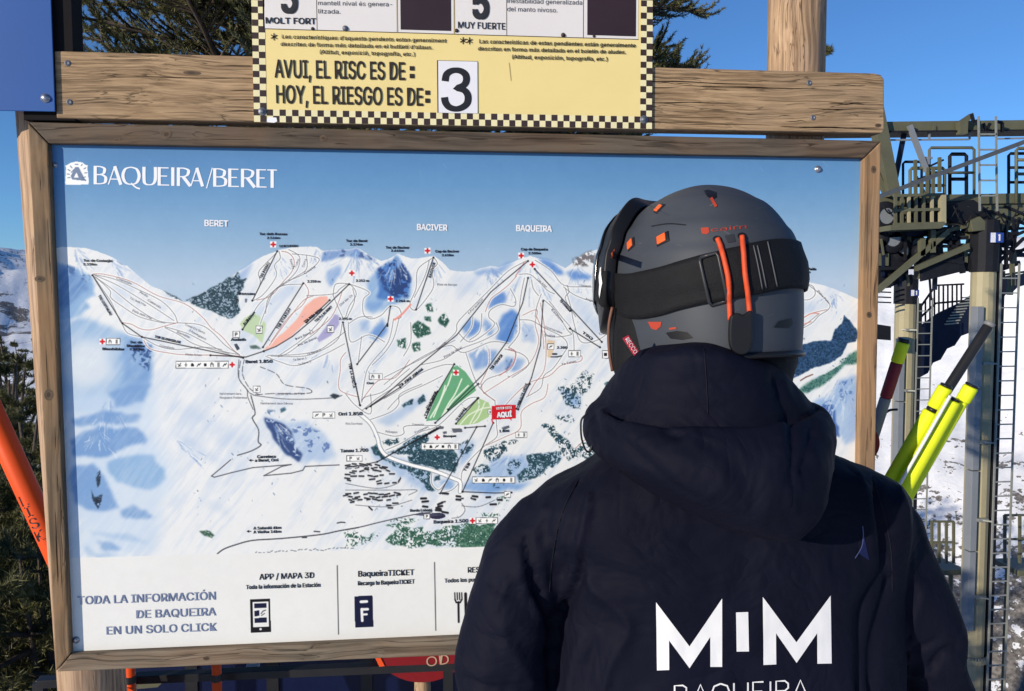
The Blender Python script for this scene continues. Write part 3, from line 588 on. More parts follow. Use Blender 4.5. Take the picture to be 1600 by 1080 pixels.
    for k in range(900):
        x = rs.uniform(300, 1345); y = rs.uniform(430, 830)
        if c.n5[int(min(CHt-1, max(0, c.dot(x, y)[1])))][int(min(CW-1, max(0, c.dot(x, y)[0])))] < .52: continue
        c.line([(x, y), (x+rs.uniform(-2, 2.5), y+rs.uniform(.3, 3))], rs.choice([.8, 1.1, 1.6]), rs.choice([(96, 122, 160), (70, 96, 112), (130, 158, 200), (150, 170, 196)]), rs.uniform(.3, .8))
    # symbols
    def cross(x, y, s=4.6, bgc=True):
        if bgc: c.poly([(x-s, y-s), (x+s, y-s), (x+s, y+s), (x-s, y+s)], (246, 246, 248))
        c.line([(x-s*.62, y), (x+s*.62, y)], s*.62, (206, 32, 44)); c.line([(x, y-s*.62), (x, y+s*.62)], s*.62, (206, 32, 44))
    for f, x, y in ((ZC, 245, 187), (ZC, 772, 215), (ZC, 835, 265), (ZC, 37, 458), (ZB, 313, 152), (ZB, 755, 313), (ZC, 405, 872), (ZA, 1018, 828), (ZD, 552, 322), (ZD, 765, 825), (ZF, 128, 175), (ZA, 288, 698)):
        cross(*f([(x, y)])[0])
    gl = random.Random(21)
    def glyph(x, y, s, kind):
        q = lambda *pp: [(x+a*s, y+b*s) for a, b in pp]
        k = kind % 8; K = (24, 24, 28)
        if k == 0: c.line(q((-.2, -.9), (-.2, .9)), s*.3, K); c.line(q((.35, -.9), (.35, .9)), s*.3, K)
        elif k == 1: c.poly(q((-.7, .8), (-.7, -.1), (0, -.8), (.7, -.1), (.7, .8)), K)
        elif k == 2: c.line(q((-.8, .7), (-.1, -.3), (.2, .1), (.8, -.6)), s*.34, K)
        elif k == 3: c.poly(q((-.6, -.6), (.6, -.6), (.6, .7), (-.6, .7)), K)
        elif k == 4: c.line(q((0, -.8), (0, .8)), s*.3, K); c.line(q((-.5, .1), (.5, .1)), s*.25, K)
        elif k == 5: c.line(q((-.5, .8), (-.5, -.3), (.6, -.3), (.6, .8)), s*.3, K); c.line(q((-.2, -.8), (.1, -.8)), s*.4, K)
        elif k == 6: c.line(q((-.5, .8), (-.5, -.8), (.3, -.8), (.5, -.4), (.3, 0), (-.5, 0)), s*.3, K)
        else: c.line(q((-.7, -.3), (0, .4), (.6, -.7)), s*.3, K); c.line(q((-.6, .8), (.7, .5)), s*.25, K)
    def icons(f, x0, y0, x1, y1, kinds, border=True):
        (a, b), (d, e) = f([(x0, y0), (x1, y1)])
        if border:
            c.poly([(a-.9, b-.9), (d+.9, b-.9), (d+.9, e+.9), (a-.9, e+.9)], (96, 98, 106))
            c.poly([(a, b), (d, b), (d, e), (a, e)], (246, 246, 248))
        n = len(kinds); h = (e-b)
        for i, k in enumerate(kinds): glyph(a+(i+.5)*(d-a)/n, (b+e)/2, h*.34, k)
    icons(ZA, 703, 810, 995, 846, [7, 4, 1, 2, 3, 5, 0, 2]); icons(ZA, 312, 682, 386, 714, [5, 0]); icons(ZB, 88, 452, 182, 482, [5, 0], False)
    icons(ZB, 88, 642, 122, 674, [6]); icons(ZB, 202, 950, 238, 982, [7]); icons(ZC, 1040, 750, 1104, 782, [4, 0]); icons(ZB, 855, 880, 925, 910, [5, 0])
    icons(ZD, 458, 360, 680, 394, [4, 1, 2, 3, 5, 0]); icons(ZD, 766, 562, 1019, 596, [7, 1, 2, 5, 3, 0]); icons(ZD, 788, 808, 915, 840, [7, 4, 2]); icons(ZD, 1027, 292, 1092, 322, [4, 0])
    icons(ZE, 1364, 148, 1476, 177, [2, 6, 7]); icons(ZD, 8, 434, 98, 464, [6, 7]); icons(ZC, 1230, 750, 1262, 790, [3]); icons(ZD, 958, 650, 992, 682, [2]); icons(ZD, 474, 786, 506, 812, [6]); icons(ZC, 922, 712, 954, 740, [2])
    icons(ZB, 218, 612, 250, 650, [7]); icons(ZB, 618, 610, 652, 645, [7]); icons(ZD, 860, 155, 885, 180, [7])
    # you-are-here flag
    c.poly(ZD([(881, 134), (1026, 126), (1027, 208), (880, 216)]), (206, 30, 42)); c.line(ZD([(881, 214), (888, 238)]), 1.6, (206, 30, 42))
    for q in ([(905, 138), (908, 130), (1000, 128)], [(990, 210), (1000, 218)]): c.line(ZD(q), 1.0, (206, 30, 42), 1)
    # phone, ticket, fork and knife pictograms; the square codes beside them are left blank
    N_ = (22, 26, 58)
    c.poly([(391, 937), (422, 935.3), (423.4, 987.3), (392, 989)], (20, 20, 26)); c.poly([(394.5, 941), (419.5, 939.6), (420.5, 979), (395.5, 980.5)], (232, 232, 234))
    c.poly([(397, 943.5), (416, 942.6), (416.4, 949.5), (397.3, 950.5)], N_); c.poly([(397.5, 954.5), (405, 954), (405.3, 962.5), (397.8, 963)], N_); c.poly([(398, 966), (416.6, 965), (417, 972.5), (398.2, 973.5)], N_)
    c.line([(408, 959), (411, 955), (415, 953.5)], 1.4, (60, 64, 80)); c.line([(408.5, 962), (413.5, 958.5)], 1.2, (60, 64, 80)); c.line([(407, 983.2), (407.3, 983.2)], 3.6, (232, 232, 234))
    c.poly([(553.6, 932), (582, 930.6), (583.5, 979.5), (555, 981)], N_)
    c.line([(564, 940.5), (573, 940)], 4.4, (238, 238, 240)); c.line([(565.2, 952), (566, 970)], 4.2, (238, 238, 240)); c.line([(565.4, 952.4), (574.5, 952)], 4.2, (238, 238, 240)); c.line([(565.8, 960.5), (573, 960)], 3.4, (238, 238, 240))
    for x in (710.6, 714.3, 717.9, 721.5): c.line([(x, 926.5), (x+.4, 937)], 1.9, (24, 24, 30))
    c.line([(711, 937), (713, 941.5), (719, 941.5), (721.6, 937)], 2.4, (24, 24, 30)); c.line([(716.3, 941), (716.8, 972)], 3.2, (24, 24, 30))
    c.line([(727.5, 928), (728.5, 972)], 4.5, (24, 24, 30))
    for a, b in (((527, 884), (529, 991)), ((679, 879), (681, 985)), ((830, 874), (832, 980))): c.line([a, b], 1.6, (70, 72, 80))
    # coat-of-arms like logo, white with dark relief
    lg = lambda pts: [(80+x/4, 190+y/4) for x, y in pts]
    c.poly(lg([(88, 275), (100, 272), (120, 258), (155, 250), (195, 256), (215, 272), (230, 272), (226, 285), (236, 380), (232, 394), (92, 396), (88, 385), (92, 290)]), (248, 249, 252))
    c.poly(lg([(150, 285), (172, 285), (205, 350), (218, 372), (130, 362), (122, 340)]), (118, 136, 168))
    c.poly(lg([(158, 318), (172, 350), (140, 352)]), (248, 249, 252))
    for q in ([(105, 300), (118, 308)], [(100, 328), (114, 330)], [(104, 352), (118, 350)], [(120, 278), (130, 290)], [(205, 296), (216, 290)], [(210, 322), (224, 320)], [(188, 276), (194, 268)], [(150, 268), (168, 268)], [(196, 352), (214, 346)], [(196, 360), (216, 366)], [(126, 318), (142, 300)]): c.line(lg(q), 1.3, (92, 112, 150))
    # wear: small scuffs on the laminate
    rw = random.Random(4)
    for k in range(46):
        x, y = rw.uniform(110, 1340), rw.uniform(235, 470); c.line([(x, y), (x+rw.uniform(-1, 6), y+rw.uniform(-3, 8))], .9, (215, 225, 240), rw.uniform(.05, .22))
    n = (c.n5-.5)[..., None]*.022+(c.n4-.5)[..., None]*.03
    c.C += n
    return np.clip(c.C, 0, 1)

def print_material():
    px = paint_map(); h, w, _ = px.shape
    img = bpy.data.images.new('piste_map_print', w, h, alpha=False); buf = np.ones((h, w, 4), np.float32); buf[..., :3] = px
    img.pixels.foreach_set(buf.ravel()); img.update(); img.pack()
    t = NT('map_print'); x = t.n('TexImage'); x.image = img; x.extension = 'EXTEND'; x.interpolation = 'Cubic'
    tc = t.N.new('ShaderNodeTexCoord'); t.link(tc.outputs['UV'], x.inputs[0]); 
    hsv = t.n('HueSaturation'); t.link(x.outputs[0], hsv.inputs['Color']); t.color(t.mix(1.0, hsv.outputs[0], (.955, .955, .895), 'MULTIPLY'))
    t.setp(.55, 0, .18); v = t.coord(); t.bump(t.noise(v, 2.2, 2), .25, .004)
    return t.m
# ------------------------------------------------------------------ materials of the board group
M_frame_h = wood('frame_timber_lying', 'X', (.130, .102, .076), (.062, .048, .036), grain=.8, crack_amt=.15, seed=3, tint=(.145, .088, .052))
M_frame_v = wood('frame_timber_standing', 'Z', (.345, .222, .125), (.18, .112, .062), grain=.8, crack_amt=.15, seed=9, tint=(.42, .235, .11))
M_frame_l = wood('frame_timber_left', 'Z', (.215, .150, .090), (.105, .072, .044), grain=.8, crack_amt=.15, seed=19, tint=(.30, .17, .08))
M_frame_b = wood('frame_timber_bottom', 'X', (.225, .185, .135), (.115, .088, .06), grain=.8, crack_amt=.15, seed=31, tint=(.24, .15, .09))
M_beam = wood('beam_timber', 'X', (.46, .31, .175), (.20, .125, .066), grain=1.5, crack_amt=.95, seed=5, tint=(.30, .21, .13), knots=False)
M_post = wood('post_timber', 'Z', (.52, .355, .22), (.25, .155, .09), grain=1.2, crack_amt=.9, seed=13, tint=(.36, .25, .18), knots=False)
M_bolt = plain('bolt_metal', (.42, .42, .45), .35, .8)
M_rivet = plain('galvanised_washer', (.16, .17, .2), .45, .5)
M_white_ink = plain('white_print', (.84, .85, .87), .5, var=.02)
M_black_ink = plain('black_print', (.018, .018, .022), .5, var=.1)
M_grey_ink = plain('slate_blue_print', (.19, .235, .37), .5, var=.04)
M_red_ink = plain('faded_red_print', (.34, .12, .11), .5)

# ------------------------------------------------------------------ wooden posts
def wooden_post(cx_px, cy_px, rad, z0, z1, label, seed, low=None):
    c = P(cx_px, cy_px, .105); lean = 0.0
    if low: c2 = P(*low, .105); lean = (c2.x-c.x)/(c2.z-c.z)
    n, rows = 72, 110; v = []; f = []; g = random.Random(seed)
    ph = [g.uniform(0, 6.28) for _ in range(8)]
    cracks = [(g.uniform(0, 6.28), g.uniform(z0, z1), g.uniform(.15, .5), g.uniform(.008, .02)) for _ in range(46)]
    for i in range(rows+1):
        z = z0+(z1-z0)*i/rows
        for k in range(n):
            a = 2*math.pi*k/n; r = rad*(1+.012*math.sin(2*a+ph[0]+z)+.008*math.sin(5*a+ph[1]+z*2)+.006*math.sin(11*a+ph[2]-z*3)+.004*math.sin(23*a+z*4))
            for (ca, cz, cl, cd) in cracks:
                da = abs((a-ca-.06*math.sin(z*5)+math.pi) % (2*math.pi)-math.pi)
                if da < .09 and abs(z-cz) < cl: r -= cd*rad*8*(1-da/.09)*(1-abs(z-cz)/cl)*.35
            v.append((c.x+lean*(z-c.z)+r*math.cos(a), .105+r*math.sin(a), z))
    for i in range(rows):
        for k in range(n): f.append((i*n+k, i*n+(k+1) % n, (i+1)*n+(k+1) % n, (i+1)*n+k))
    f.append(tuple(range(n-1, -1, -1))); f.append(tuple(rows*n+k for k in range(n)))
    me = bpy.data.meshes.new('wooden_post'); me.from_pydata(v, [], f); o = mk('wooden_post', me, M_post); smooth(o)
    tag(o, label, 'post'); return o
wooden_post(1243, 130, .0745, -.05, 2.85, 'thick round timber post rising above the beam at its right end', 1)
wooden_post(83, 190, .0785, -.05, 2.85, 'thick round timber post behind the blue panel and left side of the map', 2, (144, 1062))

# ------------------------------------------------------------------ cross beam above the map
YB = -.030
bq = [(84.5, 79.5), (700, 96), (1367, 114.5), (1377, 117), (1381.5, 124), (1382, 204), (1378, 208), (700, 196), (88, 184.5)]
mb = MB(); mb.prism([P(x, y, YB) for x, y in bq], (0, .056, 0))
beam = mb.build('wooden_beam', M_beam, None, bevel=.003); tag(beam, 'weathered cracked wooden cross beam carrying the yellow sign', 'beam')
mb = MB()
def screw(mb, x, y, Y, r=.006, h=.004, n=12):
    c = P(x, y, Y); vs = []; 
    for (rr, hh) in ((r, 0), (r*.95, h*.6), (r*.6, h), (r*.25, h*.55)): vs.append([(c.x+rr*math.cos(a), c.y-hh, c.z+rr*math.sin(a)) for a in [2*math.pi*k/n for k in range(n)]])
    fl = []
    for i in range(3):
        for k in range(n): fl.append((i*n+k, i*n+(k+1) % n, (i+1)*n+(k+1) % n, (i+1)*n+k))
    fl.append(tuple(3*n+k for k in range(n))); mb.add(sum(vs, []), fl)
for (x, y) in ((106, 99), (109, 160), (1264, 130), (1270, 184)):
    mb = MB(); screw(mb, x, y, YB+.001, .0075, .0035); mb.build('screw', M_rivet, beam)

# ------------------------------------------------------------------ piste map board: panel and mitred frame
board = empty('piste_map_board', (0, 0, PZ-MH/2-.05), 'large wood framed panorama map of ski pistes behind the skier', 'map board')
me = bpy.data.meshes.new('map_panel')
x, z0, z1 = MW/2, PZ-MH/2, PZ+MH/2
me.from_pydata([(-x, 0, z0), (x, 0, z0), (x, 0, z1), (-x, 0, z1), (-x, .012, z0), (x, .012, z0), (x, .012, z1), (-x, .012, z1)], [],
               [(0, 1, 2, 3), (5, 4, 7, 6), (4, 5, 1, 0), (3, 2, 6, 7), (1, 5, 6, 2), (4, 0, 3, 7)])
uv = me.uv_layers.new(name='UVMap')
co = [(0, 0), (1, 0), (1, 1), (0, 1)]
for i in range(24): uv.data[i].uv = co[i] if i < 4 else (.5, .02)
panel = mk('map_panel', me, print_material(), board)
YF = -.020; YK = .034
O = [(43, 190.5), (1377.5, 220), (1363, 997), (87, 1050.5)]; I = [(75, 224), (1351, 246.5), (1337, 969), (109, 1023.5)]
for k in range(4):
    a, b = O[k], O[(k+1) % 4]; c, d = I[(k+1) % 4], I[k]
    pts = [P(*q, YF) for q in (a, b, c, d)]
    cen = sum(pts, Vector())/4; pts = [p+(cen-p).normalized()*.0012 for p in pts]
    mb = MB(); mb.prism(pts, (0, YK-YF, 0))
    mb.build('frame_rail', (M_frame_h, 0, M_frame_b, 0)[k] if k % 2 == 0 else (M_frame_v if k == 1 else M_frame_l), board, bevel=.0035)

def title_glyphs(mb):
    """display capitals with thick uprights and hair-thin arms"""
    H = 28.8
    def T(ch, x0, x1):
        x0 = 80+x0/4; x1 = 80+x1/4; w = x1-x0; mb = MB()
        th, tn = 5.0, 1.7
        def base(x): return 288+(x-146)*.0200
        def rib(pts, wd=None, sm=True):
            if sm and len(pts) > 2: pts = curve(pts, 5)
            q = [(x0+px*w, base(x0+px*w)-py*H) for px, py in pts]; L = []; Rr = []
            for i, p in enumerate(q):
                a = q[max(i-1, 0)]; b = q[min(i+1, len(q)-1)]; dx, dy = b[0]-a[0], b[1]-a[1]; l = math.hypot(dx, dy)+1e-9; dx /= l; dy /= l
                ww = wd if wd else tn+(th-tn)*abs(dy)**1.6
                L.append((p[0]-dy*ww/2, p[1]+dx*ww/2)); Rr.append((p[0]+dy*ww/2, p[1]-dx*ww/2))
            n = len(q); dz = -.0007-.0002*(len(mb.f) % 97)/97; mb.add([P(*p, dz) for p in L]+[P(*p, dz) for p in Rr], [(i, i+1, n+i+1, n+i) for i in range(n-1)])
        s = th/2/w
        if ch == 'B':
            rib([(s, 0), (s, 1)], th); rib([(s, .965), (.5, .965), (.8, .88), (.84, .76), (.75, .6), (.45, .53), (s, .53)]); rib([(s, .53), (.6, .52), (.88, .42), (.93, .27), (.84, .1), (.5, .035), (s, .035)])
        elif ch == 'A':
            rib([(.06, 0), (.5, 1)], tn*1.15); rib([(.5, 1), (.93, 0)], th); rib([(.2, .3), (.8, .3)], tn)
        elif ch == 'Q':
            rib([(.5, .965), (.2, .86), (.07, .5), (.2, .14), (.5, .035), (.8, .14), (.93, .5), (.8, .86), (.5, .965)]); rib([(.5, .1), (.75, -.12), (.98, -.2)], tn*1.4)
        elif ch == 'U':
            rib([(s, 1), (s, .35), (.2, .1), (.5, .03), (.8, .1), (1-s*.4, .35), (1-s*.4, 1)])
        elif ch == 'E':
            rib([(s, 0), (s, 1)], th); rib([(s, .965), (.95, .965)], tn); rib([(s, .52), (.82, .52)], tn); rib([(s, .035), (1, .035)], tn)
        elif ch == 'I': rib([(.5, 0), (.5, 1)], th)
        elif ch == 'R':
            rib([(s, 0), (s, 1)], th); rib([(s, .965), (.5, .965), (.8, .88), (.84, .74), (.72, .58), (.45, .51), (s, .51)]); rib([(.45, .51), (.98, 0)], th)
        elif ch == '/': rib([(.02, -.1), (.98, 1.02)], tn)
        elif ch == 'T': rib([(.5, 0), (.5, 1)], th); rib([(0, .965), (1, .965)], tn)
        mb.build('title_letter', M_white_ink, board)
    for ch, a, b in (('B', 265, 347), ('A', 352, 442), ('Q', 440, 558), ('U', 570, 655), ('E', 665, 738), ('I', 748, 772), ('R', 785, 872), ('A', 868, 952), ('/', 970, 1008), ('B', 1012, 1097), ('E', 1106, 1174), ('R', 1186, 1274), ('E', 1282, 1346), ('T', 1350, 1412)): T(ch, a, b)
title_glyphs(None)
mb = SMB()
TY = -.0007
def ztxt(mb, f, s, x0, y0, x1, y1, cap, bold=.0, Y=TY):
    a, b = f([(x0, y0), (x1, y1)]); put_text(mb, s, a, b, cap, Y, bold)
ztxt(mb, ZA, 'BERET', 862, 47, 998, 51, 9.2, .035); ztxt(mb, ZC, 'BACIVER', 185, 70, 357, 74, 9.2, .035); ztxt(mb, ZC, 'BAQUEIRA', 743, 76, 945, 80, 9.2, .035)
ztxt(mb, ZD, 'AQUÍ', 912, 202, 1003, 196, 7.6, .05, -.0009); ztxt(mb, ZD, 'USTED ESTÁ', 908, 154, 1003, 149, 3.4, .03, -.0009)
mb.build('heading', M_white_ink, board)
mb = SMB()
put_text(mb, 'TODA LA INFORMACIÓN', (121, 944.8), (336.8, 937), 12.6, TY, .012); put_text(mb, 'DE BAQUEIRA', (213, 966.3), (337.4, 961.6), 12.4, TY, .012); put_text(mb, 'EN UN SOLO CLICK', (166.4, 991.8), (338.4, 985.6), 12.4, TY, .012)
mb.build('slogan_line', M_grey_ink, board)
mb = SMB()
put_text(mb, 'APP / MAPA 3D', (405, 906), (490.8, 903.2), 9, TY, .012); put_text(mb, 'Toda la información de la Estación', (384.4, 920.8), (500.4, 917), 6.4, TY, .02)
put_text(mb, 'BaqueiraTICKET', (559.5, 901.2), (647, 898.6), 8.8, TY, .02); put_text(mb, 'Recarga tu BaqueiraTICKET', (559, 914.9), (647.6, 911.9), 6.6, TY, .02)
put_text(mb, 'RESTAURANTES', (730.8, 895), (812, 892.4), 8.6, TY, .012); put_text(mb, 'Todos los puntos', (694.4, 910.6), (756, 908.2), 6.3, TY, .02)
B_ = .022
for a in ((ZA, 'Tuc de Costarjàs', 180, 248, 345, 251, 3.9), (ZA, '2.338m', 180, 269, 255, 270, 3.6), (ZA, 'Blanhiblar', 288, 746, 412, 748, 4.1), (ZA, 'Tuc de', 442, 708, 510, 709, 3.9), (ZA, 'Blanhiblar', 425, 728, 527, 730, 3.9), (ZA, '2.160m', 440, 747, 516, 748, 3.6),
          (ZA, 'Audeth', 1010, 694, 1093, 694, 4.3), (ZB, 'Beret 1.850', 157, 820, 308, 817, 5.0), (ZA, 'TSD BLANHIBLAR', 580, 676, 725, 709, 4.0), (ZA, 'TSQ COSTARJÀS', 262, 440, 330, 552, 3.8), (ZB, 'Tuc deth Dossau', 235, 99, 390, 100, 3.9), (ZB, '2.516m', 278, 121, 350, 121, 3.6),
          (ZB, 'TUC DETH DOSSAU', 345, 168, 452, 166, 3.6), (ZB, 'Dossau', 118, 436, 207, 436, 4.3), (ZB, 'Tuc de Beret', 722, 138, 842, 138, 3.9), (ZB, '2.376m', 745, 158, 814, 158, 3.6), (ZB, 'Tuc de Baciver', 945, 175, 1078, 176, 3.9), (ZB, '2.644m', 975, 193, 1047, 193, 3.6),
          (ZB, '2.250 m', 505, 366, 577, 366, 3.8), (ZB, '2.252 m', 778, 362, 850, 362, 3.8), (ZB, '2.195 m', 682, 576, 753, 576, 3.8), (ZB, 'TSD DERA REINA', 492, 596, 592, 518, 4.2), (ZB, 'TSQ PLA DE BERET', 552, 590, 645, 504, 3.6), (ZB, 'TSD STADIUM', 340, 630, 412, 516, 3.8),
          (ZB, 'TSQ DOSSAU', 246, 345, 292, 256, 3.8), (ZB, 'TSD LA CHOZA', 735, 820, 762, 960, 3.8), (ZB, 'AUDETH', 150, 608, 205, 548, 4.0), (ZC, 'Cap de Baciver', 288, 197, 422, 197, 3.9), (ZC, '2.610m', 325, 218, 390, 218, 3.6), (ZC, 'Cap de Baqueira', 770, 185, 920, 186, 3.9), (ZC, '2.500m', 812, 207, 882, 207, 3.6),
          (ZC, '2.264 m', 64, 476, 142, 476, 3.8), (ZC, '2.200', 972, 738, 1030, 738, 3.8), (ZC, 'TSD JORGE JORDANA', 88, 958, 222, 856, 4.2), (ZC, 'TSD MIRADOR', 604, 860, 668, 776, 4.2), (ZC, 'TS MANAUD', 985, 468, 1045, 534, 3.9), (ZC, 'TSQ', 1112, 650, 1168, 690, 3.8), (ZC, 'TSD LUIS ARIAS', 760, 1060, 808, 936, 3.8), (ZC, 'BACIVER', 262, 340, 288, 255, 3.8),
          (ZC, 'TQ LA CABANA', 246, 1078, 298, 980, 3.8), (ZD, 'TS RABADÀ', 672, 226, 728, 148, 3.8), (ZD, 'TSD PLETA', 484, 200, 552, 46, 3.8), (ZE, 'Orri 1.850', 1495, 165, 1620, 163, 5.2), (ZE, 'Tanau 1.700', 1505, 357, 1650, 353, 5.2), (ZD, 'Baqueira 1.500', 530, 842, 738, 834, 5.2), (ZD, 'Borda Lobató', 388, 771, 520, 768, 4.2),
          (ZE, 'Carretera', 1072, 387, 1168, 385, 4.6), (ZE, 'a Beret, Orri', 1060, 406, 1182, 403, 4.6), (ZE, 'A Salardú 6km', 1052, 759, 1197, 755, 4.4), (ZE, 'A Vielha 14km', 1052, 779, 1197, 775, 4.4), (ZD, '1.800', 925, 292, 985, 290, 3.8), (ZD, 'Bosque', 588, 322, 665, 320, 3.8), (ZF, 'Tuc de la Peülla', 70, 134, 175, 135, 3.9), (ZF, '2.286m', 105, 149, 146, 149, 3.6),
          (ZD, 'TSD', 720, 530, 752, 480, 3.8), (ZB, 'Orri', 838, 938, 876, 938, 3.6), (ZD, 'TSD BOSQUE', 470, 325, 560, 272, 3.8)):
    ztxt(mb, *a, bold=B_)
for (x, y) in ((1040, 398), (1028, 768)):
    (a, b), = ZE([(x, y)]); mb.add([P(*q, TY) for q in ((a-3.5, b), (a+.5, b-2.4), (a+.5, b-.7), (a+4, b-.7), (a+4, b+.7), (a+.5, b+.7), (a+.5, b+2.4))], [(0, 1, 2, 3, 4, 5, 6)])
mb.build('place_name', M_black_ink, board)
mb = SMB()
for a in ((ZA, 'Costarjàs', 365, 346, 450, 378, 3.4), (ZA, 'Perdiz', 496, 424, 540, 448, 3.4), (ZA, 'Cabirols', 540, 468, 612, 512, 3.4), (ZA, 'Tuc deth Miei', 440, 456, 528, 500, 3.4), (ZA, 'Pista deth Miei', 455, 528, 562, 575, 3.4), (ZA, 'Costa Era Serra', 752, 606, 860, 655, 3.4), (ZA, 'Montgarri', 775, 640, 865, 690, 3.4),
          (ZA, 'Blanhiblar', 705, 648, 778, 680, 3.4), (ZA, 'Comalada', 608, 726, 690, 742, 3.4), (ZA, 'Pista Arias', 755, 776, 845, 780, 3.4), (ZB, 'Naishement dera', 12, 997, 132, 997, 3.3), (ZB, 'Noguera Pallaresa', 12, 1019, 164, 1019, 3.3), (ZB, 'Naishement dera Garona', 242, 1051, 422, 1052, 3.3), (ZB, 'Circuit de fondo 7 km', 326, 1000, 488, 996, 3.5),
          (ZB, 'Dera Reina 1', 440, 690, 540, 645, 3.4), (ZB, 'Pla de Beret', 455, 725, 560, 680, 3.4), (ZB, 'Ta Beret 2', 505, 776, 580, 750, 3.4), (ZB, 'Ta Beret 3', 425, 808, 500, 796, 3.4), (ZB, 'Ta Beret 5', 455, 834, 525, 815, 3.4), (ZB, 'Clot der Os', 690, 500, 760, 440, 3.4), (ZB, 'Isards', 405, 235, 420, 290, 3.4), (ZB, 'Tubo', 440, 285, 460, 235, 3.4), (ZB, 'Coma', 485, 280, 500, 235, 3.4), (ZB, 'Costa', 490, 320, 550, 280, 3.4),
          (ZC, 'Pista de Baciver', 300, 382, 412, 384, 3.3), (ZC, 'Pista de Wiski', 340, 790, 440, 735, 3.4), (ZC, 'Passarèlh', 300, 745, 350, 705, 3.4), (ZC, 'Mirador', 480, 545, 560, 460, 3.4), (ZC, 'Luis Arias', 860, 350, 910, 395, 3.4), (ZC, 'Eslálom', 940, 520, 1000, 590, 3.4), (ZC, 'Escornacrabes', 905, 620, 1000, 655, 3.4), (ZC, 'Isaba', 900, 668, 960, 672, 3.4), (ZC, 'Manaud', 1100, 388, 1160, 392, 3.4), (ZC, 'Argulls', 1130, 462, 1200, 482, 3.4), (ZC, 'Ta Tanau', 1000, 832, 1080, 812, 3.4),
          (ZD, 'Travessa', 400, 252, 470, 250, 3.4), (ZD, 'Passagem', 240, 292, 310, 298, 3.4), (ZD, 'Fontanals', 420, 300, 500, 262, 3.4), (ZD, 'Bosc Esurnhada', 0, 245, 100, 246, 3.4), (ZF, 'Pista Pala', 180, 240, 235, 300, 3.4), (ZF, 'Bonaigua', 60, 478, 118, 478, 3.4), (ZC, 'Saumet', 690, 860, 725, 800, 3.4), (ZC, 'Cap', 1210, 660, 1260, 655, 3.4)):
    ztxt(mb, *a, bold=.0)
mb.build('piste_name', plain('grey_print', (.13, .12, .15), .5), board)
def bolt(x, y, Y, r, mat, parent, dome=True, name='bolt'):
    mb = MB(); c = P(x, y, Y); n = 16; rings = []
    prof = [(r*1.25, 0), (r*1.25, r*.12), (r, r*.16), (r*.95, r*.5), (r*.7, r*.8), (r*.35, r*.95)] if dome else [(r, 0), (r, r*.15), (r*.8, r*.24), (r*.5, r*.2), (r*.45, r*.5), (r*.2, r*.55)]
    vs = []
    for rr, hh in prof: vs += [(c.x+rr*math.cos(a), c.y-hh, c.z+rr*math.sin(a)) for a in [2*math.pi*k/n for k in range(n)]]
    fl = [(i*n+k, i*n+(k+1) % n, (i+1)*n+(k+1) % n, (i+1)*n+k) for i in range(len(prof)-1) for k in range(n)]; fl.append(tuple((len(prof)-1)*n+k for k in range(n)))
    mb.add(vs, fl); return smooth(mb.build(name, mat, parent))
bolt(1278, 264.5, -.0005, .0075, M_bolt, board); bolt(119, 1000, -.0005, .007, M_bolt, board); bolt(86, 258, -.0005, .005, M_bolt, board)

# knots in the timber: dark resin rings lying on the face
def knot(x, y, rx, ry, Y, parent, rot=0):
    mb = MB(); n = 20; ca, sa = math.cos(R(rot)), math.sin(R(rot))
    for (k0, k1, ml) in ((0, .45, M_knot), (.45, 1.0, M_knot2)):
        mb = MB()
        a_ = [P(x+(rx*k1*math.cos(t)*ca-ry*k1*math.sin(t)*sa), y+(rx*k1*math.cos(t)*sa+ry*k1*math.sin(t)*ca), Y) for t in [2*math.pi*k/n for k in range(n)]]
        b_ = [P(x+(rx*k0*math.cos(t)*ca-ry*k0*math.sin(t)*sa), y+(rx*k0*math.cos(t)*sa+ry*k0*math.sin(t)*ca), Y) for t in [2*math.pi*k/n for k in range(n)]]
        mb.add(a_+b_, [(k, (k+1) % n, n+(k+1) % n, n+k) for k in range(n)] if k0 else [tuple(range(n))])
        mb.build('knot', ml, parent)
M_knot2 = plain('knot_rim_wood', (.10, .068, .043), .7, var=.35, scale=60)
M_knot = plain('knot_wood', (.055, .036, .022), .7, var=.4, scale=30)
for kx, ky, rx, ry, rt in ((260, 210, 9, 7, -30), (505, 216, 6, 5, 0), (183, 218, 6, 2.2, 0), (62, 436, 8, 5, 0), (76, 617, 7, 9, 0), (1365, 265, 4, 6, 0), (1358, 492, 4, 5, 0), (322, 1029, 5, 3, 0)): knot(kx, ky, rx, ry, YF-.0006, board, rt)
for kx, ky, rx, ry, rt in ((1372, 196, 5, 3, 0), (300, 114, 14, 3, 3)): knot(kx, ky, rx, ry, YB-.0006, beam, rt)

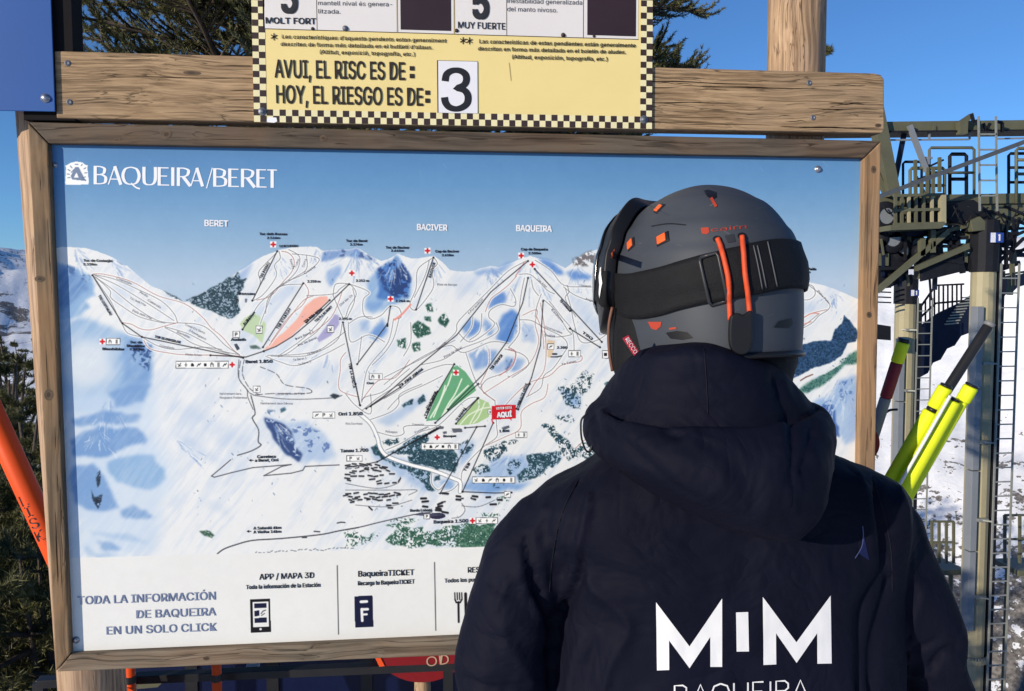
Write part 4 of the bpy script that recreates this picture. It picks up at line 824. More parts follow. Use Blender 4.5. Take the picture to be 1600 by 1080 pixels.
# long drying cracks: thin dark splits that open and close along the grain
M_crack = plain('crack_dark', (.022, .013, .008), .9, spec=.05)
gc = random.Random(17)
def crack(parent, pts, w, Y):
    q = curve(pts, 4); n = len(q); Lq, Rq = [], []
    for i, p in enumerate(q):
        t = i/(n-1); ww = w*(math.sin(math.pi*t)**.6)*gc.uniform(.55, 1.1)/2; a = q[max(i-1, 0)]; b = q[min(i+1, n-1)]; dx, dy = b[0]-a[0], b[1]-a[1]; l = math.hypot(dx, dy)
        Lq.append(P(p[0]-dy/l*ww, p[1]+dx/l*ww, Y)); Rq.append(P(p[0]+dy/l*ww, p[1]-dx/l*ww, Y))
    mb = MB(); mb.add(Lq+Rq, [(i, i+1, n+i+1, n+i) for i in range(n-1)]); mb.build('crack', M_crack, parent)
for k in range(46):
    x = gc.uniform(92, 1350); L_ = gc.uniform(30, 210) if k % 3 else gc.uniform(150, 330); yt = 82+(x-88)*.0272+6; yb = 184+(x-88)*.0178-5; v_ = gc.random(); y = yt+(yb-yt)*v_
    if 390 < x < 1018 or 390 < x+L_ < 1018 and x < 390: L_ = min(L_, 1376-x)
    x1 = min(x+L_, 1374); sl = .0272+(.0178-.0272)*v_; pts = [(x+(x1-x)*t, y+(x1-x)*t*sl+gc.uniform(-1.3, 1.3)) for t in (0, .25, .5, .75, 1)]
    crack(beam, pts, gc.uniform(.8, 2.1), YB-.0004-.00002*k)
for k in range(10):
    x = gc.uniform(140, 1150); L_ = gc.uniform(20, 110); y = 199+(x-120)*.0202+gc.uniform(0, 18); crack(board, [(x, y), (x+L_*.5, y+L_*.01+gc.uniform(-.6, .6)), (x+L_, y+L_*.0202)], gc.uniform(.5, 1.1), YF-.0004)
for k in range(9):
    y = gc.uniform(240, 850); L_ = gc.uniform(30, 140); x = 50+(y-190)*.0495+gc.uniform(4, 20); crack(board, [(x, y), (x+L_*.025+gc.uniform(-.5, .5), y+L_*.5), (x+L_*.05, y+L_)], gc.uniform(.5, 1.1), YF-.0004)
for k in range(9):
    y = gc.uniform(240, 850); L_ = gc.uniform(30, 160); x = 1356-(y-190)*.0165+gc.uniform(1, 14); crack(board, [(x, y), (x-L_*.009+gc.uniform(-.5, .5), y+L_*.5), (x-L_*.0165, y+L_)], gc.uniform(.5, 1.2), YF-.0004)

# ------------------------------------------------------------------ yellow avalanche risk sign
YS = -.0365
bl, br = P(397, 191.5, YS), P(1018.5, 200.5, YS)
sign = empty('avalanche_risk_sign', (bl.x, YS, bl.z), 'yellow avalanche risk sign with checkered border and number 3', 'sign')
SX0, SX1, SZ0, SZ1 = bl.x, br.x, (bl.z+br.z)/2, (bl.z+br.z)/2+.82
SWd = SX1-SX0
M_yellow = plain('pale_yellow_paint', (.82, .66, .28), .42, var=.035, scale=5)
M_cream = plain('cream_border_paint', (.80, .72, .42), .42, var=.04)
M_brown = plain('dark_brown_border_paint', (.045, .028, .026), .45)
M_paper = plain('off_white_plate', (.74, .70, .67), .45, var=.03, scale=6)
mb = MB(); mb.box(((SX0+SX1)/2, YS+.0022, (SZ0+SZ1)/2), (SWd, .004, SZ1-SZ0)); mb.build('sign_plate', M_yellow, sign)
FY = YS-.0005
def rect(mb, x0, z0, x1, z1, Y=None):
    Y = FY if Y is None else Y; mb.quad((x0, Y, z0), (x1, Y, z0), (x1, Y, z1), (x0, Y, z1))
NS = 65; q = SWd/NS; rows = int((SZ1-SZ0)/q)
mb1, mb2 = MB(), MB()
for i in range(NS):
    for j in range(rows):
        if i < 2 or i >= NS-2 or j < 2 or j >= rows-2:
            gx = random.Random(i*97+j).uniform(-.0004, .0004)
            tgt = mb2 if (i+j) % 2 else mb1
            rect(tgt, SX0+i*q+gx, SZ0+j*q, SX0+(i+1)*q+gx, SZ0+(j+1)*q)
mb1.build('cream_checks', M_cream, sign); mb2.build('dark_checks', M_brown, sign)
def wx(px, py): return P(px, py, FY).x
def wz(px, py): return P(px, py, FY).z
topz = SZ1-2*q-.01
zc = wz(640, 51)
mbp, mbl, mbd = SMB(), MB(), SMB()
cells = [(412, 495), (496, 620), (622, 709), (711, 791.3), (792.3, 911), (912, 997)]
for (a, b) in cells:
    xa, xb = wx(a, 48), wx(b, 50); rect(mbp, xa, zc, xb, topz)
    for (u0, w0, u1, w1) in ((xa-.0012, zc-.0012, xa, topz), (xa-.0012, zc-.0014, xb+.0012, zc)): rect(mbl, u0, w0, u1, w1, FY-.0003)
mbp.build('message_plate', M_paper, sign)
for (a, b, y) in ((626, 705, 47.5), (917.5, 993.5, 56)): rect(mbd, wx(a, y), wz((a+b)/2, y), wx(b, y), topz, FY-.0006)
mbd.build('dark_square', plain('dark_plum_paint', (.032, .018, .024), .5), sign)
x0, x1, zt, zb = wx(685, 140), wx(746, 140), wz(715, 96), wz(715, 177)
mb = MB(); mb.box(((x0+x1)/2, FY-.001, (zt+zb)/2), (x1-x0, .0018, zt-zb)); num_plate = mb.build('number_plate', plain('white_number_plate', (.78, .77, .80), .4, var=.03), sign)
for (u0, w0, u1, w1) in ((x0-.0028, zb, x0, zt+.0015), (x0, zt, x1+.001, zt+.0015)): rect(mbl, u0, w0, u1, w1, FY-.0004)
mbl.build('plate_edges', M_brown, sign)
mb = MB(); NY = FY-.0024
three = curve([(695.5, 127), (697.5, 117), (704, 111.5), (713, 109.8), (722, 112), (728, 118), (728.5, 127), (723.5, 134), (713, 137.6)], 4)+curve([(713, 137.8), (725, 141), (731, 149), (730.5, 160), (724, 167), (713, 170.4), (702, 167.5), (696, 160), (694.5, 152)], 4)[1:]
Lp, Rp = [], []
for i, p in enumerate(three):
    a = three[max(i-1, 0)]; b = three[min(i+1, len(three)-1)]; dx, dy = b[0]-a[0], b[1]-a[1]; l = math.hypot(dx, dy); w = 8.6+2.6*abs(dy/l); Lp.append((p[0]-dy/l*w/2, p[1]+dx/l*w/2)); Rp.append((p[0]+dy/l*w/2, p[1]-dx/l*w/2))
for i in range(len(three)-1): mb.quad(*[P(x, y, NY-(i % 9)*.00002) for x, y in (Lp[i], Lp[i+1], Rp[i+1], Rp[i])])
mb.build('risk_number', M_black_ink, sign)
mb = SMB(); TYs = FY-.0009
put_text(mb, '5', (439, 19), (466, 19.8), 44, TYs, .035); put_text(mb, '5', (738, 28), (765, 28.6), 46, TYs, .035)
put_text(mb, 'MOLT FORT', (415, 36.6), (494, 38), 9.2, TYs, .022); put_text(mb, 'MUY FUERTE', (715.6, 44), (789.6, 46.4), 10, TYs, .012)
put_text(mb, 'mantell nival és genera-', (497, 8), (613, 10.2), 6.8, TYs); put_text(mb, 'litzada.', (497.4, 21), (532, 21.6), 6.8, TYs)
put_text(mb, 'inestabilidad generalizada', (792.8, 4.6), (909.6, 7.6), 7, TYs); put_text(mb, 'del manto nivoso.', (792.6, 17.6), (871, 19.6), 7, TYs)
mb.build('text_line', plain('charcoal_print', (.03, .03, .035), .5), sign)
mb = SMB(); bb = .007
put_text(mb, 'Les característiques d’aquesta pendents estan generalment', (440.4, 60), (697.6, 66.6), 6.0, TYs, bb); put_text(mb, 'descrites de forma més detallada en el butlletí d’allaus.', (438.4, 71.6), (675.6, 77), 6.0, TYs, bb); put_text(mb, '(Altitut, exposició, topografia, etc.)', (499.6, 84), (648, 87.8), 6.0, TYs, bb)
put_text(mb, 'Las características de estas pendientes están generalmente', (748.8, 67.6), (993, 74.2), 6.2, TYs, bb); put_text(mb, 'descritas en forma más detallada en el boletín de aludes.', (746.8, 78.8), (978, 84.4), 6.0, TYs, bb); put_text(mb, '(Altitud, exposición, topografía, etc.)', (800, 91.6), (949, 95.4), 6.0, TYs, bb)
put_text(mb, 'AVUI, EL RISC ES DE', (429, 121), (633, 125), 27.6, TYs, .014); put_text(mb, 'HOY, EL RIESGO ES DE', (431.6, 161), (661, 165.2), 27.6, TYs, .014)
for (x, y) in ((643.8, 107), (643.8, 119), (668, 145), (668, 157.5)): rect(mb, wx(x-3.8, y), wz(x, y+3.4), wx(x+3.8, y), wz(x, y-3.4), TYs)
for (x, y) in ((428, 57.5), (723.5, 63.5), (733.5, 64)):
    c = P(x, y, TYs)
    for k in range(3):
        a = math.pi*k/3+.5; d = Vector((math.cos(a), 0, math.sin(a)))*.0085; n = Vector((-math.sin(a), 0, math.cos(a)))*.0011; mb.quad(c-d-n, c+d-n, c+d+n, c-d+n)
mb.build('text_line', plain('dark_brown_print', (.032, .022, .016), .5), sign)
bolt(410, 174.5, FY, .0098, M_rivet, sign, False, 'washer'); bolt(1006, 187, FY, .0105, M_rivet, sign, False, 'washer'); bolt(539.5, 44.5, FY-.0006, .0055, M_rivet, sign, True, 'rivet')
bolt(488.5, 45, FY-.0006, .0032, M_brown, sign, True, 'rivet'); bolt(713.5, 48, FY-.0006, .0038, M_brown, sign, True, 'rivet'); bolt(880, 55, FY-.0006, .0045, M_brown, sign, True, 'rivet'); bolt(928, 56.5, FY-.0009, .0028, M_brown, sign, True, 'rivet')
# torn sticker in the lower corner
mb = MB(); mb.add([P(x, y, FY-.0007) for x, y in ((417, 186), (420, 183), (432, 184), (433, 190), (428, 192), (417, 191))], [tuple(range(6))]); mb.build('torn_sticker', M_white_ink, sign)
mb = SMB()
for a, b in (((795, 98), (798, 126)), ((741, 148), (746, 152)), ((741, 154), (746, 154))):
    pa, pb = P(*a, FY-.0006), P(*b, FY-.0006); mb.quad(pa, pb, pb+Vector((.0012, 0, 0)), pa+Vector((.0012, 0, 0)))
mb.build('scratch', plain('scratch_brown', (.35, .25, .1), .6), sign)

# ------------------------------------------------------------------ blue panel in the upper left corner
b0 = P(86, 174.5, -.040)
bs = empty('blue_sign', (b0.x, -.04, b0.z), 'plain blue metal panel fixed to the left post above the map', 'sign')
M_blue = plain('blue_enamel', (.014, .082, .30), .5, var=.05, scale=3)
mb = MB(); mb.box((b0.x-.41, -.038, b0.z+.36), (.82, .004, .72)); mb.build('blue_plate', M_blue, bs, bevel=.0012)
mb = MB(); a_, b_ = P(40, 60, .0), P(121.5, 60, .0); zt_ = b0.z+.70; zb_ = P(100, 192, .0).z; mb.box(((a_.x+b_.x)/2, .003, (zt_+zb_)/2), (b_.x-a_.x, .056, zt_-zb_)); mb.build('post_shade_strip', plain('post_shade_black', (.010, .009, .010), .8, spec=.1), bs, bevel=.002)  # added black strip, stands for the panel's shade on the left post
bolt(71, 153.5, -.0405, .0085, M_bolt, bs)
# ------------------------------------------------------------------ ground, valley and mountains
import mathutils.noise as mn
def fbm(x, y, z=0.0, o=5): return mn.fractal(Vector((x, y, z)), 1.0, 2.0, o)      # about -1..1
def sst(a, b, x): t = min(1, max(0, (x-a)/(b-a))); return t*t*(3-2*t)
def lerp(a, b, t): return a+(b-a)*t
def pw(x, pts):
    if x <= pts[0][0]: return pts[0][1]
    for (a, b), (c, d) in zip(pts, pts[1:]):
        if x <= c: return b+(d-b)*(x-a)/(c-a)
    return pts[-1][1]
def height(az, d):
    """az degrees clockwise from +Y seen from the camera foot, d metres"""
    x, y = d*math.sin(R(az)), d*math.cos(R(az))
    flat = -.02*max(0, d-4)
    zl = pw(d, [(0, 0), (3.05, 0), (8, -4.6), (16, -12.5), (23, -19), (40, -26), (60, -27), (105, -14), (150, -5.5), (175, -14), (230, -16), (300, -8), (385, 14), (430, 12), (800, -60), (9000, -60)])
    crest = pw(az, [(20, 3.6), (33.3, 4.4), (35, 5.0), (40, 8), (60, 12)])
    zr = pw(d, [(0, 0), (3.05, 0), (8, -4.8), (16, -14), (30, -27), (44, -32), (58, -32), (66, -29), (88, -15), (122, crest), (150, crest+1), (400, -10), (9000, 0)])
    if az < -60: z = lerp(flat, zl, sst(-160, -118, az))
    elif az > 62: z = lerp(zr, flat, sst(62, 100, az))
    else: z = lerp(zl, zr, sst(-22, 14, az))
    amp = .012*min(1, d/3)+.05*sst(5, 12, d)+.5*sst(40, 90, d)*(1-sst(900, 2000, d)*.0)
    z += amp*fbm(x*.35/(1+d*.01), y*.35/(1+d*.01), 2, 6)
    z += 2.2*sst(55, 75, d)*(1-sst(200, 260, d))*fbm(x*.045, y*.045, 7, 5)*sst(14, 25, az)
    if az < 0: z += 7*sst(200, 300, d)*fbm(x*.016, y*.016, 3, 7)*sst(0, 20, -az)
    return z
az_l = []
a = -180.0
while a < 180:
    az_l.append(a); px = a
    a += .18 if (-37 < a < -16 or 24 < a < 44) else (.8 if -50 < a < 50 else 4)
ds = [0.6]
while ds[-1] < 9000: ds.append(ds[-1]*(1.035 if ds[-1] < 50 or ds[-1] > 260 else 1.012))
nA = len(az_l); v = [(CAM.x, CAM.y, height(0, 0)*0)]
for d in ds:
    for a in az_l: v.append((CAM.x+d*math.sin(R(a)), CAM.y+d*math.cos(R(a)), height(a, d)))
f = [(0, 1+(k+1) % nA, 1+k) for k in range(nA)]
for i in range(len(ds)-1):
    b0 = 1+i*nA
    for k in range(nA):
        k2 = (k+1) % nA; f.append((b0+k, b0+k2, b0+nA+k2, b0+nA+k))
me = bpy.data.meshes.new('ground'); me.from_pydata(v, [], f)
def snow_material(name, rocky=True):
    t = NT(name); v = t.coord()
    sepc = t.n('SeparateXYZ'); t.link(v, sepc.inputs[0])
    dist = t.n('VectorMath', operation='DISTANCE'); t.link(v, dist.inputs[0]); dist.inputs[1].default_value = tuple(CAM)
    fine = t.noise(v, 1.6, 8, .62); mid = t.noise(v, .35, 6, .62, .6); far_n = t.noise(v, .06, 11, .72, .4)
    base = t.ramp(fine, [(.3, (.80, .83, .88)), (.7, (.93, .93, .92))])
    rockc = t.ramp(t.noise(v, 3.0, 4), [(.35, (.085, .08, .075)), (.65, (.27, .25, .23))])
    near_m = t.ramp(t.math('ADD', t.math('MULTIPLY', fine, .5), t.math('MULTIPLY', mid, .5)), [(.535, (0, 0, 0)), (.56, (1, 1, 1))])
    lowz = t.math('MULTIPLY', t.math('ADD', sepc.outputs['Z'], 8.0), -.01)     # barer ground further down the slope
    near_m2 = t.ramp(t.math('ADD', t.math('ADD', t.math('MULTIPLY', fine, .5), t.math('MULTIPLY', mid, .5)), lowz), [(.632, (0, 0, 0)), (.65, (1, 1, 1))])
    far_m = t.ramp(far_n, [(.54, (0, 0, 0)), (.57, (1, 1, 1))])
    inmid = t.ramp(t.math('MULTIPLY', dist.outputs['Value'], .001), [(.03, (0, 0, 0)), (.05, (1, 1, 1))])
    isfar = t.ramp(t.math('MULTIPLY', dist.outputs['Value'], .001), [(.2, (0, 0, 0)), (.24, (1, 1, 1))])
    m = t.mix(isfar, near_m2, far_m); m = t.math('MULTIPLY', m, inmid)
    t.color(t.mix(m, base, rockc)); t.setp(.7, 0, .2)
    t.bump(t.math('ADD', t.noise(v, 9, 5), t.math('MULTIPLY', mid, 3.0)), .5, .12)
    return t.m
M_snow = snow_material('snow_and_rock')
g = mk('ground', me, M_snow); smooth(g); tag(g, kind='structure')

# blue shaded ridge far on the left
v, f = [], []; NX, NY = 90, 60
for j in range(NY+1):
    for i in range(NX+1):
        u, w = i/NX, j/NY; Y = 3300+1500*w; X = P(-700+u*900, 460, Y).x
        cr = pw(-700+u*900, [(-700, 420), (-300, 380), (-60, 330), (0, 262), (50, 222), (100, 175), (160, 120), (200, 60)])*(1+.03*fbm(u*9, 3, 0, 5))
        z = cr*math.sin(min(1, w*1.55)*math.pi/2)**.8*(1 if w < .65 else max(0, 1-(w-.65)*2.2))+45*fbm(X*.0022, Y*.0022, 1, 7)*sst(0, .2, w)
        v.append((X, Y, z-60*(1-sst(0, .1, w))))
for j in range(NY):
    for i in range(NX): a = j*(NX+1)+i; f.append((a, a+1, a+NX+2, a+NX+1))
me = bpy.data.meshes.new('mountain_range'); me.from_pydata(v, [], f); o = mk('mountain_range', me, M_snow); smooth(o); tag(o, kind='structure')

# ------------------------------------------------------------------ pines
def needles(pts, dirs, length, width, n, name, mat, parent, seed, spread=1.0, tuft=.11, bottle=True):
    g = np.random.default_rng(seed); pts = np.array(pts, np.float32); dirs = np.array(dirs, np.float32); m = len(pts)
    dirs /= np.linalg.norm(dirs, axis=1, keepdims=True)+1e-9
    t = g.random((m, n, 1)).astype(np.float32)
    base = pts[:, None]+dirs[:, None]*tuft*(t-.35)
    rd = g.normal(size=(m, n, 3)).astype(np.float32); rd /= np.linalg.norm(rd, axis=2, keepdims=True)
    d = dirs[:, None]*(.55+.5*t)+rd*spread*.75; d /= np.linalg.norm(d, axis=2, keepdims=True)
    L = length*g.uniform(.65, 1.15, (m, n, 1)).astype(np.float32)
    side = np.cross(d, g.normal(size=(m, n, 3)).astype(np.float32)); side /= np.linalg.norm(side, axis=2, keepdims=True)+1e-6
    a = base-side*width/2; b = base+side*width/2; c = base+d*L
    v = np.stack([a, b, c], 2).reshape(-1, 3); nf = m*n
    me = bpy.data.meshes.new(name); me.vertices.add(nf*3); me.vertices.foreach_set('co', v.ravel())
    me.loops.add(nf*3); me.loops.foreach_set('vertex_index', np.arange(nf*3, dtype=np.int32)); me.polygons.add(nf); me.polygons.foreach_set('loop_start', np.arange(0, nf*3, 3, dtype=np.int32))
    try: me.polygons.foreach_set('loop_total', np.full(nf, 3, np.int32))
    except Exception: pass
    me.update(); return mk(name, me, mat, parent)
def needle_mat(name, a, b):
    t = NT(name); geo = t.n('NewGeometry'); v = t.coord(); f = t.math('ADD', t.math('MULTIPLY', geo.outputs['Random Per Island'], .6), t.math('MULTIPLY', t.noise(v, 2.5, 3), .5))
    t.color(t.ramp(f, [(.2, a), (.85, b)])); t.setp(.55, 0, .3); return t.m
M_needle = needle_mat('pine_needles', (.030, .034, .012), (.165, .158, .058))
M_bark = plain('pine_bark', (.085, .065, .05), .9, var=.5, scale=14, bump=.6)
def pine(base, H, rad, label, seed, nlimb=40, twigs=5, n=26, L=.075, w=.0045, low=.12, group=None, tuft=.12, shape=None, top=1.0):
    g = random.Random(seed); root = empty('pine_tree', base, label, 'tree', group); base = Vector(base)
    lean = Vector((g.uniform(-.04, .04), g.uniform(-.04, .04), 1))
    tp = [base+lean*(H*k/8)+Vector((.03*math.sin(k*1.3+seed), .03*math.cos(k+seed), 0))*H*.3 for k in range(9)]
    mb = MB(); mb.tube(tp, [max(.012, H*.022*(1-k/8.6)) for k in range(9)], 9)
    pts, dirs = [], []; lb = MB()
    for i in range(nlimb):
        h = low+(top-low)*(i+g.random())/nlimb; a = i*2.4+g.uniform(-.4, .4)
        prof = shape(h) if shape else (1-h)**.65*(.75+.25*math.sin(h*3.1))
        ln = max(.12, rad*prof*g.uniform(.75, 1.15)); p = base+lean*(H*h); d = Vector((math.cos(a), math.sin(a), g.uniform(-.35, .25)+.1))
        path = [p.copy()]; dd = d.normalized(); st = ln/7
        for k in range(7):
            dd = (dd+Vector((g.uniform(-.2, .2), g.uniform(-.2, .2), .055+g.uniform(-.22, .22)))).normalized(); p = p+dd*st; path.append(p.copy())
            if k >= 1:
                for q in range(twigs):
                    s = 1 if (q % 2) else -1
                    td = (dd*.6+Vector((-dd.y, dd.x, 0))*s*g.uniform(.4, 1.1)+Vector((0, 0, g.uniform(-.3, .4)))).normalized()
                    tl = ln*g.uniform(.10, .26)*(1.25-k/9); q0 = p-dd*st*g.random(); q1 = q0+td*tl; q2 = q1+(td+Vector((0, 0, .35))).normalized()*tl*.5
                    lb.tube([q0, q1, q2], [.006*H/5, .004*H/5, .0025*H/5], 3, cap=False)
                    for fr in (.35, .6, .85, 1.0): pts.append(q0+(q1-q0)*fr); dirs.append(td+Vector((0, 0, .2)))
                    pts.append(q2); dirs.append((q2-q1).normalized()+Vector((0, 0, .4))); pts.append((q1+q2)/2); dirs.append((q2-q1).normalized()+Vector((0, 0, .3)))
        lb.tube(path, [max(.005, ln*.022*(1-k/8)) for k in range(8)], 5)
        pts.append(p); dirs.append(dd)
    mb.build('trunk', M_bark, root, sm=True); lb.build('limbs', M_bark, root, sm=True)
    pts.append(tp[-1]); dirs.append(Vector((0, 0, 1)))
    needles([tuple(q) for q in pts], [tuple(q) for q in dirs], L, w, n, 'crown', M_needle, root, seed, tuft=tuft)
    return root
def gz(X, Y):
    dx, dy = X-CAM.x, Y-CAM.y; return height(math.degrees(math.atan2(dx, dy)), math.hypot(dx, dy))
flatc = lambda h: (1.0 if h < .75 else max(.2, (1-h)*4))
for (px, Y, H, rad, lab, sd, nl, low_) in ((440, 5.6, 6.4, 2.05, 'broad mountain pine rising behind the left half of the beam', 11, 78, .46), (850, 7.0, 7.2, 1.75, 'mountain pine behind the right side of the yellow sign', 12, 62, .46)):
    c = P(px, 464, Y); zb = gz(c.x, Y)-.05; hh = H-zb; pine((c.x, Y, zb), hh, rad, lab, sd, nl, 7, 36, .046, .0085, (1.9-zb)/hh, tuft=.12, shape=lambda h: 1.0, top=(5.5-zb)/hh)
c = P(1192, 100, 5.4); zt = c.z; pine((c.x, 5.4, gz(c.x, 5.4)-.1), zt-gz(c.x, 5.4)+.1, .8, 'slim pine whose tip just clears the beam beside the right post', 15, 58, 4, 24, .05, .0075, .15, tuft=.1, shape=lambda h: (1-h)*.9)
g_ = random.Random(44); k = 0
ranks = ('nearest', 'second nearest', 'third nearest', 'fourth nearest', 'middle', 'farther', 'far', 'farthest but one', 'farthest')
for row in range(9):
    Y = (6.5, 8.5, 11, 14, 18, 25, 36, 55, 90)[row]
    for j in range(3 if row < 5 else 5):
        px = (-45 if row < 5 else -50)+g_.uniform(-14, 14)+j*(125/2 if row < 5 else 155/4); c = P(px, 464, Y); zb = gz(c.x, Y)
        ytop = (860, 780, 715, 655, 615, 580, 555, 536, 522)[row]+g_.uniform(-14, 14); top = P(px, ytop, Y).z; H = max(1.4, top-zb)
        far = Y > 20
        pine((c.x, Y, zb-.05), H, min(H*.42, 2.4), 'dark mountain pine, %s of the %s rank on the left slope' % ((('leftmost', 'middle one', 'rightmost') if row < 5 else ('leftmost', 'second from left', 'middle one', 'second from right', 'rightmost'))[j], ranks[row]), 100+k, 16 if far else 26, 3 if far else 5, 10 if far else 18, .20 if far else .10, .035 if far else .011, .42 if H > 6 else .1, shape=lambda h: min(1, (1-h)*2.6+.1)**.7, group='pines on the slope left of the map', tuft=.2 if not far else .3); k += 1

# ------------------------------------------------------------------ lift terminal on two columns
M_khaki = plain('olive_drab_paint', (.112, .112, .070), .5, .0, var=.12, scale=2)
M_kdark = plain('dark_steel_and_shade', (.008, .009, .014), .7, 0, var=.3, scale=3)
M_navy = plain('navy_steel_and_shade', (.006, .011, .034), .6, var=.15, scale=2)
M_cream = plain('cream_column_paint', (.36, .32, .20), .45, var=.06, scale=2)
M_duct = plain('grey_cable_duct', (.24, .26, .28), .45, .2, var=.05, scale=2)
M_galv = plain('galvanised_rungs', (.30, .31, .28), .5, .3)
YT = 20.0
tower = empty('lift_tower', (P(1527, 700, YT).x, YT, gz(P(1527, 700, YT).x, YT)), 'olive steel chairlift terminal with gantries beyond the right frame edge', 'lift tower')
def T(px, py, dy=0.0): return P(px, py, YT+dy)
def column(cx, yt, Y, r, label, yduct, dark_top, xoff, mul, num=True):
    base = P(cx, 700, Y); zb = gz(base.x, Y)-.5; root = empty('lift_column', (base.x, Y, zb), label, 'column', None)
    zt = P(cx, yt, Y).z; n = 14
    mb = MB(); mb.tube([(base.x, Y, zb), (base.x, Y, zt)], r, n); smooth(mb.build('shaft', M_cream, root), False)
    zf = P(cx, 1026, Y).z
    mb = MB(); mb.tube([(base.x, Y, zf-.07), (base.x, Y, zf+.07)], r*1.3, 24); mb.build('flange', M_cream, root, bevel=.01)
    for k in range(16):
        a = math.pi+math.pi*k/15; mb = MB(); mb.tube([(base.x+r*1.2*math.cos(a), Y+r*1.2*math.sin(a), zf+.07), (base.x+r*1.2*math.cos(a), Y+r*1.2*math.sin(a), zf+.13)], .03, 6); mb.build('flange_bolt', M_galv, root)
    xl, xr = P(cx-22*mul, 700, Y).x, P(cx-12*mul, 700, Y).x
    z0, z1 = P(cx, yduct[1], Y).z, P(cx, yduct[0], Y).z; zz = z1; seg = 2.4
    while zz > z0: mb = MB(); mb.box(((xl+xr)/2, Y-r*.75, zz-seg/2), (xr-xl, r*.9, seg-.03)); mb.build('duct_section', M_duct, root, bevel=.01); zz -= seg
    # ladder with cage strip
    x0, x1 = P(cx+4*mul, 700, Y).x, P(cx+31*mul, 700, Y).x; yl = Y-r-.28
    mb = MB(); xm0, xm1 = P(cx+14*mul, 700, Y).x, P(cx+24*mul, 700, Y).x; mb.box(((xm0+xm1)/2, Y-r*.2, (zb+zt)/2), (xm1-xm0, r*1.1, zt-zb)); mb.build('cable_tray', M_kdark, root)
    mb = MB()
    for x in (x0, x1): mb.beam((x, yl, zb), (x, yl, zt+.2), .035*1.2, .05)
    mb.build('ladder_rails', M_galv, root)
    mb = MB(); zz = zb+.2; me0 = None
    mb.beam((x0, yl, 0), (x1, yl, 0), .035, .035); me0 = mb.mesh('ladder_rung'); me0.materials.append(M_galv)
    while zz < zt:
        o = mk('ladder_rung', me0, M_galv, root); o.location.z += zz; zz += .42
    for zz in np.arange(z0+1, zt-.6, 2.3):      # brackets and junction boxes
        mb = MB(); mb.box((base.x-r*.25, Y-r-.06, zz), (.22*mul+.1, .14, .09)); mb.beam((base.x-r*.9, Y-r*.8, zz), (x0, yl, zz), .04, .04); mb.build('bracket', M_galv, root)
    # column top coloured dark for the platform's shade, and its number plate
    mb = MB(); mb.tube([(base.x, Y, zt-.02), (base.x, Y, P(cx, dark_top, Y).z)], r*1.12, 12); mb.build('shaded_column_top', M_kdark, root)
    pz = P(cx, dark_top+28, Y).z; hw = .20*mul
    mb = MB(); mb.box((base.x+r*.2, Y-r*1.12-.03, pz), (hw*2, .03, hw*1.4)); pl = mb.build('number_plate', plain('blue_plate', (.02, .06, .30), .5), root)
    mb = MB(); mb.box((base.x+r*.2-hw*.62, Y-r*1.12-.05, pz), (hw*.7, .02, hw*1.38)); mb.build('plate_half', plain('white_plate', (.75, .75, .78), .5), pl)
    mb = MB(); h = hw*.95; cxp = base.x+r*.2+hw*.35; mb.box((cxp, Y-r*1.12-.05, pz), (h*.2, .02, h)); mb.box((cxp-h*.12, Y-r*1.12-.051, pz+h*.36), (h*.16, .02, h*.14)); mb.build('numeral', plain('white_plate_ink', (.8, .8, .82), .5), pl)
    return root
column(1528, 424, YT, .34, 'nearer cream lift column with grey duct and ladder at the right edge', (478, 975), 345, 0, 1.0)
column(1409, 474, 27.0, .38, 'farther cream lift column with ladder just right of the map frame', (528, 1100), 430, 0, .8)
def bars(name, segs, w, mat, dy=0.0, parent=None, sub=False):
    for s in segs:
        mb = MB()
        for a, b in zip(s, s[1:]): mb.beam(T(*a, dy), T(*b, dy), w, w)
        mb.build(name, mat, parent or tower)
# top girder
mb = MB(); mb.prism([T(x, y) for x, y in ((1300, 191), (1980, 183), (1980, 199), (1300, 206))], (0, .5, 0)); mb.build('top_girder', M_khaki, tower, bevel=.02)
mb = MB(); mb.prism([T(x, y, -.12) for x, y in ((1300, 205.5), (1980, 198.5), (1980, 200.5), (1300, 208))], (0, .8, 0)); mb.build('girder_flange', M_kdark, tower)
bars('strut', [[(1367, 170), (1394, 306)]], .34, M_khaki, -.1); bars('strut', [[(1368, 268), (1384, 305)]], .12, M_khaki, -.05)
bars('strut', [[(1413, 207), (1398, 284)]], .11, M_navy, .2); bars('strut', [[(1421, 196), (1448, 268)]], .12, M_duct, -.15)
bars('cable_rail', [[(1389, 208), (1389, 219), (1515, 218), (1515, 205)], [(1452, 207), (1452, 218)], [(1558, 217), (1700, 214)]], .045, M_duct)
bars('haul_pipe', [[(1366, 310), (1760, 162)]], .11, plain('grey_pipe', (.12, .125, .13), .4, .4), -1.2)
bars('ladder', [[(1529, 182), (1531, 330)], [(1556, 182), (1558, 330)]] + [[(1530, y), (1557, y)] for y in range(210, 330, 24)], .045, M_galv, -.55)
mb = MB(); mb.prism([T(x, y, -.25) for x, y in ((1500, 190), (1521, 176), (1521, 183), (1513, 190), (1512, 209), (1501, 209))], (0, .2, 0)); mb.build('sheave_clamp', M_khaki, tower)
bars('clamp_arm', [[(1518, 178), (1521, 190), (1530, 188)], [(1558, 190), (1566, 192), (1566, 207)], [(1536, 193), (1541, 204), (1547, 193)]], .07, M_kdark, -.3)
mb = MB(); mb.box(T(1460, 200, -.02), (.08, .06, .14)); mb.build('junction_box', M_khaki, tower)
